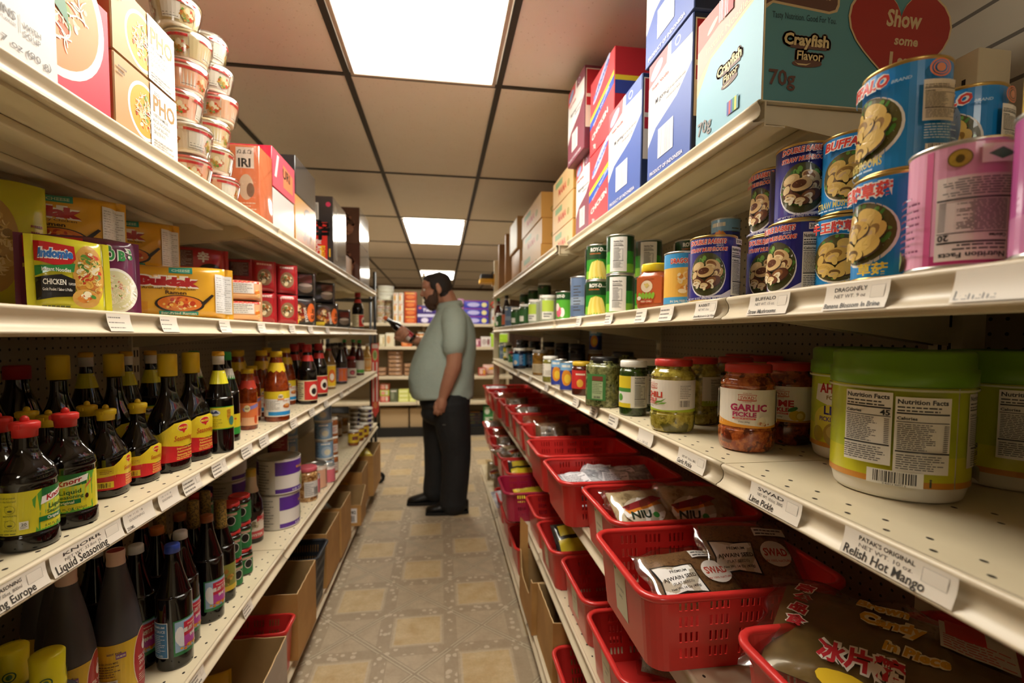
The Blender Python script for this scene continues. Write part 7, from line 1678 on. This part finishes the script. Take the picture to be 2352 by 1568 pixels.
bx(1092, 1104, S2, .10, .15, '#b86a80', patch('#e0c0c8', '#8a3a5a'), 'pink packet right of the man on the far second shelf', 'packet', g); bx(1105, 1128, S2, .13, .15, '#d8d0cc', patch('#b8a8a4', '#8a5a5a'), 'whitish packet beside the lime green box', 'packet', g); bx(1128, 1166, S2, .18, .2, '#a8d02f', {'f': lambda q, w, h: (q.rect(-w/2, h*.92, w/2, h, '#dfe6cc'), q.lines(-w*.4, h*.2, w*.2, h*.7, 4, '#c8e06a', .3))}, 'lime green box at the end of the far second shelf', 'box', g)
K('meat_tray', lambda: soft(.19, .052, .20, none, '#a88262', 'food_tray', 5, .006, crumple=.003))
for nm, px, n in (('tall', 908, 6), ('short', 872, 2), ('shadowed', 944, 3)):
    for k in range(n): put('meat_tray', (atY(px, 840, 6.3).x, 6.31, S3+LIFT+.001+.0528*k), 0, 'film-wrapped brown tray of the %s far pile, %s' % (nm, ('bottom', 'second', 'third', 'fourth', 'fifth', 'top')[k]), 'tray', g)
bx(1100, 1117, S3, .10, .15, '#b8584a', patch('#e0b8a8', '#d8a03c'), 'red packet right of the man on the far third shelf', 'packet', g); K('far_bag', pouch(.22, .14, .10, M('#d8b0a0', .3, coat=.5), lambda q, w, h: q.poly([(-w*.2, h*.5), (w*.4, h*.6), (w*.35, h*.85), (-w*.1, h*.7)], '#e0a02c'), False, crumple=.006, seed=14))
put('far_bag', (atY(1128, 830, 6.3).x, 6.3, S3+.004), 0, 'pink and yellow bag at the right end of the far third shelf', 'bag', g)
for k in range(3): bx(872, 893, S4, .075, .16, ('#c84a44', '#b8c04a', '#b85a3a')[k], patch('#e09a8a', '#d8d0b8'), ('red box at the bottom left of the far lowest shelf', 'green-topped box on the red one, far lowest shelf', 'brownish red box topmost on the far lowest shelf')[k], 'box', g, dz=.0755*k)
bx(895, 912, S4, .16, .12, '#6a6f54', patch('#8a8f74', '#5a5f48'), 'grey-green box on the far lowest shelf', 'box', g)
for k in range(3): bx(914.5, 938, S4, .052, .12, '#d8dc72', {'f': lambda q, w, h: q.rect(-w*.42, h*.2, w*.42, h*.8, '#eef0a8')}, 'pale yellow packet of the far lowest shelf, left column, %s' % ('bottom', 'middle', 'top')[k], 'packet', g, dz=.053*k)
for k in range(2): bx(939.5, 954, S4, .052, .12, '#d8dc72', {'f': lambda q, w, h: q.rect(-w*.42, h*.2, w*.42, h*.8, '#eef0a8')}, 'pale yellow packet of the far lowest shelf, right column, %s' % ('bottom', 'top')[k], 'packet', g, dz=.053*k)
for a_, b_, l in ((872, 937, 'wide beige carton under the far shelves, left of the table post'), (941, 985, 'beige carton under the far shelves behind the legs of the man')): bx(a_, b_, .1125, .235, .25, '#c0a47c', {}, l, 'carton', g, y=6.24, rough=.8, name='cardboard_carton')
put('crate_black', (atY(1089, 950, 6.3).x, 6.32, .1135), 0, 'black crate with yellow packets under the far shelves', 'crate', g, scale=(.62, .9, .7)); 
for k in range(3): bx(1072, 1104, .1125, .055, .1, ('#d8c82c', '#b85a34', '#d08a2c')[k], patch('#e6d85a', '#8a3a2c'), 'yellow and orange packet in the far black crate, %s' % ('bottom', 'middle', 'top')[k], 'packet', g, y=6.27, dz=.006+.0555*k)
for k in range(2): bx(1112, 1136, .1125, .13, .14, '#3f8a4a', patch('#d8e0d0', '#2f6a3a'), 'green and white packet under the far shelves, %s' % ('lower', 'upper')[k], 'packet', g, dz=.1305*k)

# black wheeled rack past the left shelving, with a hanging strip
rk = empty('wire_rack', (-.56, 4.27, 0)); tag(rk, 'black wheeled rack standing past the end of the left shelving', 'rack'); BK = M('#141414', .4)
posts = [(-.008, 0), (-.10, .40), (-.405, .28), (-.36, -.058)]
for i, (x, y) in enumerate(posts[:2]+[(-.47, .30), (-.40, .02)]):
    m = MB(); m.tube([(x, y, .09), (x, y, 1.83-.1*(i == 1))], .0125, BK, 10); m.lathe([(.016, 1.05), (.018, 1.06), (.018, 1.09), (.016, 1.10)], BK, 12, ctr=(x, y)); pst = m.build('post', rk)
    m = MB()
    for s_ in (-1, 1): m.lathe([(.05, -.012), (.052, -.006), (.052, .006), (.05, .012)], M('#1c1c1c', .6), 20)
    w_m = MB(); w_m.add([(x+.03+.048*cos(2*pi*k/20), y+q, .049+.048*sin(2*pi*k/20)) for q in (-.012, .012) for k in range(20)], [(k, (k+1) % 20, 20+(k+1) % 20, 20+k) for k in range(20)]+[tuple(range(20)), tuple(range(20, 40))], M('#1c1c1c', .6)); w_m.add([(x+.03+.02*cos(2*pi*k/14), y+q, .049+.02*sin(2*pi*k/14)) for q in (-.014, .014) for k in range(14)], [(k, (k+1) % 14, 14+(k+1) % 14, 14+k) for k in range(14)]+[tuple(range(14)), tuple(range(14, 28))], M('#b8b4aa', .4)); w_m.build('wheel', pst)
m = MB(); P4 = posts[:2]+[(-.47, .30), (-.40, .02)]
for z in (.12, .62, 1.1, 1.6):
    m.tube([(x, y, z) for x, y in P4], .006, BK, 6, True)
    for k in range(1, 10):
        f_ = k/10; a_, b_ = Vector(P4[0]).lerp(Vector(P4[1]), f_), Vector(P4[3]).lerp(Vector(P4[2]), f_); m.tube([(*a_, z), (*b_, z)], .003, BK, 5)
m.build('wire_shelf', rk)
st = empty('hanging_strip', (-.566, 4.253, .60)); tag(st, 'red and white hanging strip with a green patch on the black rack post', 'hanging strip'); m = MB(); m.box(-.030, .030, -.003, .001, .03, .62, M('#d8483f', .45), .001)
m.add([(-.024, -.0035, .03), (.0, -.0035, -.02), (.024, -.0035, .03), (.024, .001, .03), (0, .001, -.02), (-.024, .001, .03)], [(0, 1, 2), (3, 4, 5), (0, 1, 4, 5), (1, 2, 3, 4)], M('#d8483f', .45))
q = Print(); q.rect(-.020, .12, -.010, .46, '#eee6e0'); q.rect(.010, .12, .020, .46, '#eee6e0'); q.rect(-.024, .58, .024, .615, '#e8d8d4'); q.ell(0, .52, .020, .045, '#b8c084', 16); q.ell(0, .52, .012, .03, '#7f9a5a', 14); q.ell(0, .09, .018, .03, '#e08a5a', 14); q.lay(m, lambda u, v, o_: (u, -.0035-o_, v), base=.0005); m.build('strip', st)
# cream post and small yellow ledge at the far end of the right shelving
m = MB(); m.box(.475, .53, 4.412, 4.43, 0, 1.98, CREAM, .002); o = m.build('end_panel'); tag(o, 'narrow cream end panel closing the far end of the right shelving', 'panel')
m = MB(); m.box(.35, .475, 4.415, 4.60, 1.78, 1.815, M('#d8a42c', .5), .002); m.box(.36, .475, 4.43, 4.59, 1.815, 1.86, M('#26242a', .5), .004); m.box(.475, .48, 4.41, 4.60, 1.76, 1.86, M('#d8a42c', .5)); o = m.build('sign_ledge'); tag(o, 'yellow ledge with a black tray sticking out from the end panel', 'ledge')
# ------------------------------------------------------------------ the shopper
MY = 3.60
def mp(px, py, y=MY): return atY(px, py, y)
man = empty('person', (0, 0, 0)); tag(man, 'bearded man in pale green polo shirt and black trousers reading a bottle he holds', 'person')
SKIN, nt, b, co, _ = newmat('skin', .5); nt.links.new(mix(nt, ramp(nt, noise(nt, co, 9, 4), .35, .7), '#b98468', '#a8735a'), b.inputs['Base Color']); b.inputs['Subsurface Weight'].default_value = .08
SHIRT, nt, b, co, _ = newmat('polo_cotton', .85); nt.links.new(mix(nt, noise(nt, co, 160, 3), '#a3b1a5', '#adbaae'), b.inputs['Base Color']); bump(nt, b, noise(nt, co, 9, 3, .6), .5, .02)
TROU, nt, b, co, _ = newmat('black_cotton', .8); nt.links.new(mix(nt, noise(nt, co, 30, 3), '#131313', '#1b1a1a'), b.inputs['Base Color']); bump(nt, b, noise(nt, co, 7, 3, .6), .6, .03)
HAIR, nt, b, co, _ = newmat('dark_hair', .6); nt.links.new(mix(nt, noise(nt, co, 120, 3), '#17110e', '#2a201a'), b.inputs['Base Color']); bump(nt, b, noise(nt, co, 160, 3), .6, .01)
BEARD, nt, b, co, _ = newmat('brown_beard', .7); nt.links.new(mix(nt, noise(nt, co, 120, 3), '#3a261a', '#55392a'), b.inputs['Base Color']); bump(nt, b, noise(nt, co, 160, 3), .6, .01)
def fused(mb, name, parent, vox, it=6, fac=.5):
    o = mb.build(name, parent)
    r = o.modifiers.new('fuse', 'REMESH'); r.mode = 'VOXEL'; r.voxel_size = vox; r.use_smooth_shade = True
    s = o.modifiers.new('smooth', 'SMOOTH'); s.iterations = it; s.factor = fac
    return o
def limb(mb, pts, rs, mat, n=14, k=5):
    P_ = [Vector(p) for p in pts]; path = []; rr = []
    for i in range(len(P_)-1):
        a, b_, c, d = P_[max(i-1, 0)], P_[i], P_[i+1], P_[min(i+2, len(P_)-1)]
        for j in range(k):
            t = j/k; path.append(.5*((2*b_)+(c-a)*t+(2*a-5*b_+4*c-d)*t*t+(3*b_-a-3*c+d)*t**3)); rr.append(rs[i]+(rs[i+1]-rs[i])*t)
    path.append(P_[-1]); rr.append(rs[-1])
    mb.tube(path, rr, mat, n); mb.ball(path[0], rr[0]*.99, mat, 12, 8); mb.ball(path[-1], rr[-1]*.99, mat, 12, 8)
hx, hy, hz = -.020, MY, 1.640
b_ = MB()
def tilt(p):
    "head bowed a little towards the bottle (the man faces -x)"
    v = Vector(p)-Vector((hx+.03, hy, hz-.10)); a = math.radians(-9)
    return Vector((v.x*cos(a)+v.z*sin(a), v.y, -v.x*sin(a)+v.z*cos(a)))+Vector((hx+.03, hy, hz-.10))
def hb(c, r, mat=SKIN, mb=None, nu=18, nv=12): (mb or b_).ball((hx+c[0], hy+c[1], hz+c[2]), r, mat, nu, nv, tilt)
hb((.008, 0, .022), (.100, .077, .092)); hb((-.035, 0, -.03), (.066, .064, .095)); hb((-.052, 0, -.088), (.040, .046, .034)); hb((-.066, 0, .035), (.036, .060, .050))
for s_ in (-1, 1):
    hb((-.068, s_*.033, -.016), (.024, .022, .022)); hb((-.084, s_*.030, .026), (.018, .026, .010)); hb((.016, s_*.079, -.012), (.019, .008, .032)); hb((.010, s_*.076, -.012), (.010, .010, .020)); hb((.012, s_*.077, -.036), (.010, .008, .011))
N_ = [(-.094, 0, .016), (-.106, 0, -.008), (-.116, 0, -.026), (-.104, 0, -.036)]
b_.tube([tilt((hx+x, hy+y, hz+z)) for x, y, z in N_], [.009, .011, .014, .012], SKIN, 10)
for s_ in (-1, 1): hb((-.102, s_*.011, -.033), (.011, .009, .008))
hb((-.092, 0, -.058), (.014, .024, .006)); hb((-.090, 0, -.069), (.013, .021, .007))
limb(b_, [(.035, MY, 1.585), (.058, MY, 1.52), (.075, MY, 1.45)], [.064, .066, .085], SKIN)
# torso and hips under the clothes
for z, xc, rx, ry in ((1.40, .08, .12, .17), (1.27, .04, .17, .18), (1.12, .01, .20, .19), (.97, .0, .20, .19), (.86, .01, .18, .18)): b_.ball((xc, MY, z), (rx, ry, .10), SKIN, 20, 12)
# left arm, hanging on the near side
NY = MY-.235
limb(b_, [(.085, MY-.17, 1.415), (.090, NY, 1.28), (.085, NY-.012, 1.10), (.070, NY-.012, 1.045), (.035, NY-.005, .94), (.010, NY, .865)], [.068, .058, .055, .053, .045, .033], SKIN)
limb(b_, [(.010, NY, .875), (.002, NY, .835), (-.006, NY+.002, .800)], [.030, .034, .034], SKIN)
b_.ball((.0, NY, .825), (.040, .020, .046), SKIN)
for i, (dx, L, r) in enumerate(((-.034, .070, .0100), (-.012, .078, .0104), (.010, .073, .0100), (.030, .058, .0090))):
    x = -.004+dx; z0 = .796+.004*abs(i-1.2)
    b_.tube([(x, NY-.006, z0+.02), (x-.004, NY-.010, z0-.006), (x-.010, NY-.004, z0-L*.50), (x-.012, NY+.016, z0-L*.74), (x-.008, NY+.034, z0-L*.66)], [r*1.1, r*1.08, r, r*.95, r*.85], SKIN, 9)
    b_.ball((x-.008, NY+.034, z0-L*.66), r*.85, SKIN, 8, 6)
b_.tube([(-.018, NY+.004, .850), (-.040, NY+.008, .822), (-.050, NY+.018, .792), (-.046, NY+.026, .770)], [.013, .012, .0105, .009], SKIN, 9); b_.ball((-.046, NY+.026, .770), .009, SKIN, 8, 6)
# right arm, bent, the hand round the bottle
bt0 = mp(950, 779, 3.56); bt1 = mp(884, 729, 3.56); ax_ = (bt1-bt0).normalized()
side_ = Vector((0, -1, 0)); up_ = ax_.cross(side_).normalized()
if up_.z < 0: up_ = -up_
HC = bt0+ax_*.085; BR = .033
limb(b_, [(.085, MY+.17, 1.415), (.050, MY+.225, 1.26), (.0, MY+.20, 1.15), (-.10, MY+.12, 1.185), (HC.x+.085, 3.60, HC.z-.055)], [.068, .058, .052, .046, .032], SKIN)
pc = HC-up_*(BR+.020)+Vector((0, .006, 0))
limb(b_, [(HC.x+.09, 3.60, HC.z-.058), tuple(pc+Vector((.045, .014, -.008))), tuple(pc)], [.031, .030, .024], SKIN); b_.ball(pc, (.042, .036, .020), SKIN)
for i, (da, r, arc_) in enumerate(((.034, .0098, 2.5), (.012, .0102, 2.7), (-.010, .0098, 2.6), (-.030, .0090, 2.3))):
    c = HC+ax_*da; R_ = BR+r+.001
    b_.tube([c+(-up_*cos(t)+side_*sin(t))*R_ for t in [-.3+arc_*k/9 for k in range(10)]], [r*1.12]*4+[r]*4+[r*.9]*2, SKIN, 9)
    e_ = c+(-up_*cos(arc_-.3)+side_*sin(arc_-.3))*R_; b_.ball(e_, r*.9, SKIN, 8, 6)
R_ = BR+.012
b_.tube([pc+Vector((.01, .02, 0)), HC+ax_*.005-up_*R_*.6-side_*R_*.8, HC+ax_*.030-side_*R_*1.02+up_*.004, HC+ax_*.055-side_*R_*.8+up_*R_*.55], [.014, .013, .0115, .009], SKIN, 9); b_.ball(HC+ax_*.055-side_*R_*.8+up_*R_*.55, .009, SKIN, 8, 6)
# legs and ankles inside the trousers
limb(b_, [(.05, MY-.10, .85), (.09, MY-.11, .45), (.085, MY-.115, .07)], [.10, .065, .042], SKIN); limb(b_, [(.02, MY+.10, .85), (-.03, MY+.105, .45), (-.045, MY+.105, .07)], [.10, .065, .042], SKIN)
fused(b_, 'body', man, .0048, 4, .5)
for s_ in (-1, 1):
    m = MB(); hb((-.0885, s_*.031, .004), (.010, .011, .009), M('#e6e0d8', .2), m, 12, 8); hb((-.0965, s_*.031, .003), (.0035, .005, .005), M('#1c120c', .1), m, 10, 6); m.build('eye', man)
m = MB()
for c, r in (((.022, 0, .050), (.092, .078, .072)), ((.040, 0, .01), (.078, .0815, .080)), ((.052, 0, -.045), (.052, .066, .055)), ((-.020, 0, .082), (.070, .060, .034)), ((-.034, 0, .070), (.046, .068, .034))): hb(c, r, HAIR, m)
for s_ in (-1, 1): hb((-.020, s_*.064, .030), (.026, .018, .040), HAIR, m); hb((-.008, s_*.072, -.005), (.010, .008, .030), HAIR, m)
fused(m, 'hair', man, .006, 3)
m = MB()
for c, r in (((-.060, 0, -.098), (.044, .050, .042)), ((-.052, 0, -.125), (.036, .040, .030)), ((-.098, 0, -.050), (.014, .030, .008)), ((-.094, 0, -.084), (.016, .026, .012))): hb(c, r, BEARD, m)
for s_ in (-1, 1): hb((-.040, s_*.050, -.075), (.042, .022, .042), BEARD, m); hb((-.016, s_*.066, -.048), (.018, .012, .042), BEARD, m); hb((-.088, s_*.026, -.066), (.014, .010, .020), BEARD, m)
fused(m, 'beard', man, .005, 3)
for s_ in (-1, 1):
    m = MB(); m.tube([tilt((hx+x, hy+s_*y, hz+z)) for x, y, z in ((-.098, .018, .022), (-.094, .034, .029), (-.080, .048, .024))], [.004, .005, .003], BEARD, 7); m.build('eyebrow', man)
# polo shirt
rings = [(.835, -.212, .236, .205), (.845, -.222, .240, .212), (.90, -.238, .238, .215), (.98, -.242, .240, .218), (1.06, -.230, .245, .218), (1.14, -.205, .252, .212), (1.22, -.172, .256, .206), (1.30, -.128, .252, .202), (1.37, -.092, .240, .200), (1.43, -.058, .212, .190), (1.475, -.030, .170, .150), (1.505, -.018, .140, .105), (1.525, -.008, .125, .085)]
m = MB(); n = 40; vs_ = []
for i, (z, xf, xb, w) in enumerate(rings):
    xc, rx = (xf+xb)/2, (xb-xf)/2
    for k in range(n):
        t = 2*pi*k/n; c, s_ = cos(t), sin(t); e = .86
        fold = 1+.010*sin(5*t+z*22)*(z < 1.2)+.006*sin(9*t-z*30)*(z < 1.35)
        vs_.append((xc+rx*math.copysign(abs(c)**e, c)*fold, MY+w*math.copysign(abs(s_)**e, s_)*fold, z+.006*sin(3*t)*(i == 0)))
m.add(vs_, [(i*n+k, i*n+(k+1) % n, (i+1)*n+(k+1) % n, (i+1)*n+k) for i in range(len(rings)-1) for k in range(n)], SHIRT, True)
m.add(vs_[:n], [tuple(range(n))[::-1]], SHIRT); m.add(vs_[-n:], [tuple(range(n))], SHIRT)
for s_, yy in ((-1, NY), (1, MY+.215)):
    limb(m, [(.080, MY+s_*.13, 1.435), (.088, MY+s_*.185, 1.385), (.090, yy+s_*.0, 1.30), (.083 if s_ < 0 else .04, yy, 1.215)], [.085, .090, .082, .081], SHIRT, 18)
o = fused(m, 'shirt', man, .009, 4)
m = MB(); P_ = []
for k in range(29):
    t = -2.75+5.5*k/28; x = .060+.082*cos(t); y = MY+.078*sin(t); zt = 1.552-.030*(1-cos(t))*.5+.004; P_ += [(x+.004*cos(t), y+.004*sin(t), zt), (x+.022*cos(t), y+.022*sin(t), zt-.045-.012*(1-cos(t))*.5)]
m.add(P_, [(2*k, 2*k+2, 2*k+3, 2*k+1) for k in range(28)], SHIRT, True); m.build('collar', o, solid=.004)
# trousers
m = MB()
for z, xc, rx, ry in ((.87, .02, .185, .185), (.80, .025, .19, .19), (.72, .03, .185, .19)): m.ball((xc, MY, z), (rx, ry, .10), TROU, 24, 12)
limb(m, [(.065, MY-.095, .80), (.085, MY-.105, .62), (.105, MY-.11, .44), (.098, MY-.115, .24), (.085, MY-.115, .10), (.085, MY-.115, .075)], [.142, .128, .108, .100, .098, .104], TROU, 20)
limb(m, [(.0, MY+.095, .80), (-.025, MY+.10, .62), (-.035, MY+.105, .44), (-.045, MY+.105, .24), (-.058, MY+.105, .12), (-.05, MY+.105, .095)], [.140, .122, .100, .086, .084, .088], TROU, 20)
fused(m, 'trousers', man, .009, 4); m = MB(); m.box(.005, .035, MY-.222, MY-.2185, .665, .672, M('#55534f', .5)); m.build('pocket_tag', man)
SHOE = M('#0d0c0c', .35, coat=.2); SOLE = M('#080808', .6)
for (x0, x1, yc) in ((-.115, .195, MY-.115), (-.262, .02, MY+.105)):
    m = MB(); L = x1-x0
    secs = [(0, .018, .030, .040), (.04, .038, .048, .046), (.18, .046, .062, .052), (.38, .045, .078, .056), (.55, .042, .098, .056), (.75, .042, .110, .052), (.93, .040, .108, .046), (1, .026, .09, .038)]
    vs_ = []
    for f_, w, h, w2 in secs:
        for k in range(16):
            t = 2*pi*k/16; vs_.append((x0+L*f_, yc+w*cos(t), .012+(h-.012)*(.5+.5*sin(t)) if sin(t) > 0 else .012+(h-.012)*.5*(1+sin(t))))
    m.add(vs_, [(i*16+k, i*16+(k+1) % 16, (i+1)*16+(k+1) % 16, (i+1)*16+k) for i in range(len(secs)-1) for k in range(16)]+[tuple(range(16))[::-1], tuple((len(secs)-1)*16+k for k in range(16))], SHOE, True)
    o = m.build('shoe', man); m = MB(); q = [(x0+L*f_, w2) for f_, w, h, w2 in secs]
    rim_ = [(x, yc-w, 0) for x, w in q]+[(x, yc+w, 0) for x, w in q[::-1]]; k_ = len(rim_)
    m.add(rim_+[(x, y, .022) for x, y, _ in rim_], [(i, (i+1) % k_, k_+(i+1) % k_, k_+i) for i in range(k_)]+[tuple(range(k_))[::-1], tuple(range(k_, 2*k_))], SOLE); m.build('sole', o)
# the bottle in his hand
def held():
    def d(q): q.rect(-.095, 0, .095, .10, '#a8262c', 26); q.rect(-.02, .0, .05, .10, '#e0d8d0', 8); q.rect(-.02, .03, .05, .07, '#b83238', 8); q.lines(-.06, .01, -.03, .09, 6, '#e0c8c0', .4)
    pr = smooth_prof([(.030, 0), (BR, .004), (BR, .145), (.029, .165), (.018, .195), (.0135, .215), (.0132, .245)], 4)
    return bottle(pr, BLACKGL, (.0145, .236, .262, M('#d8682c', .4)), [('label', .02, d)])
K('held', held); o = put('held', tuple(bt0), 0, 'dark bottle with a red and white label held in the hand of the man', 'bottle')
o.rotation_euler = ax_.to_track_quat('Z', 'Y').to_euler()
dups = {k: v for k, v in SEEN_LABELS.items() if len(v) > 1 and k}
for k in dups: print('DUPLABEL', len(dups[k]), k, dups[k][:3])
for k in SEEN_LABELS:
    n = len(k.split())
    if not 4 <= n <= 16: print('WORDS', n, k)
print('THINGS', sum(len(v) for v in SEEN_LABELS.values()))
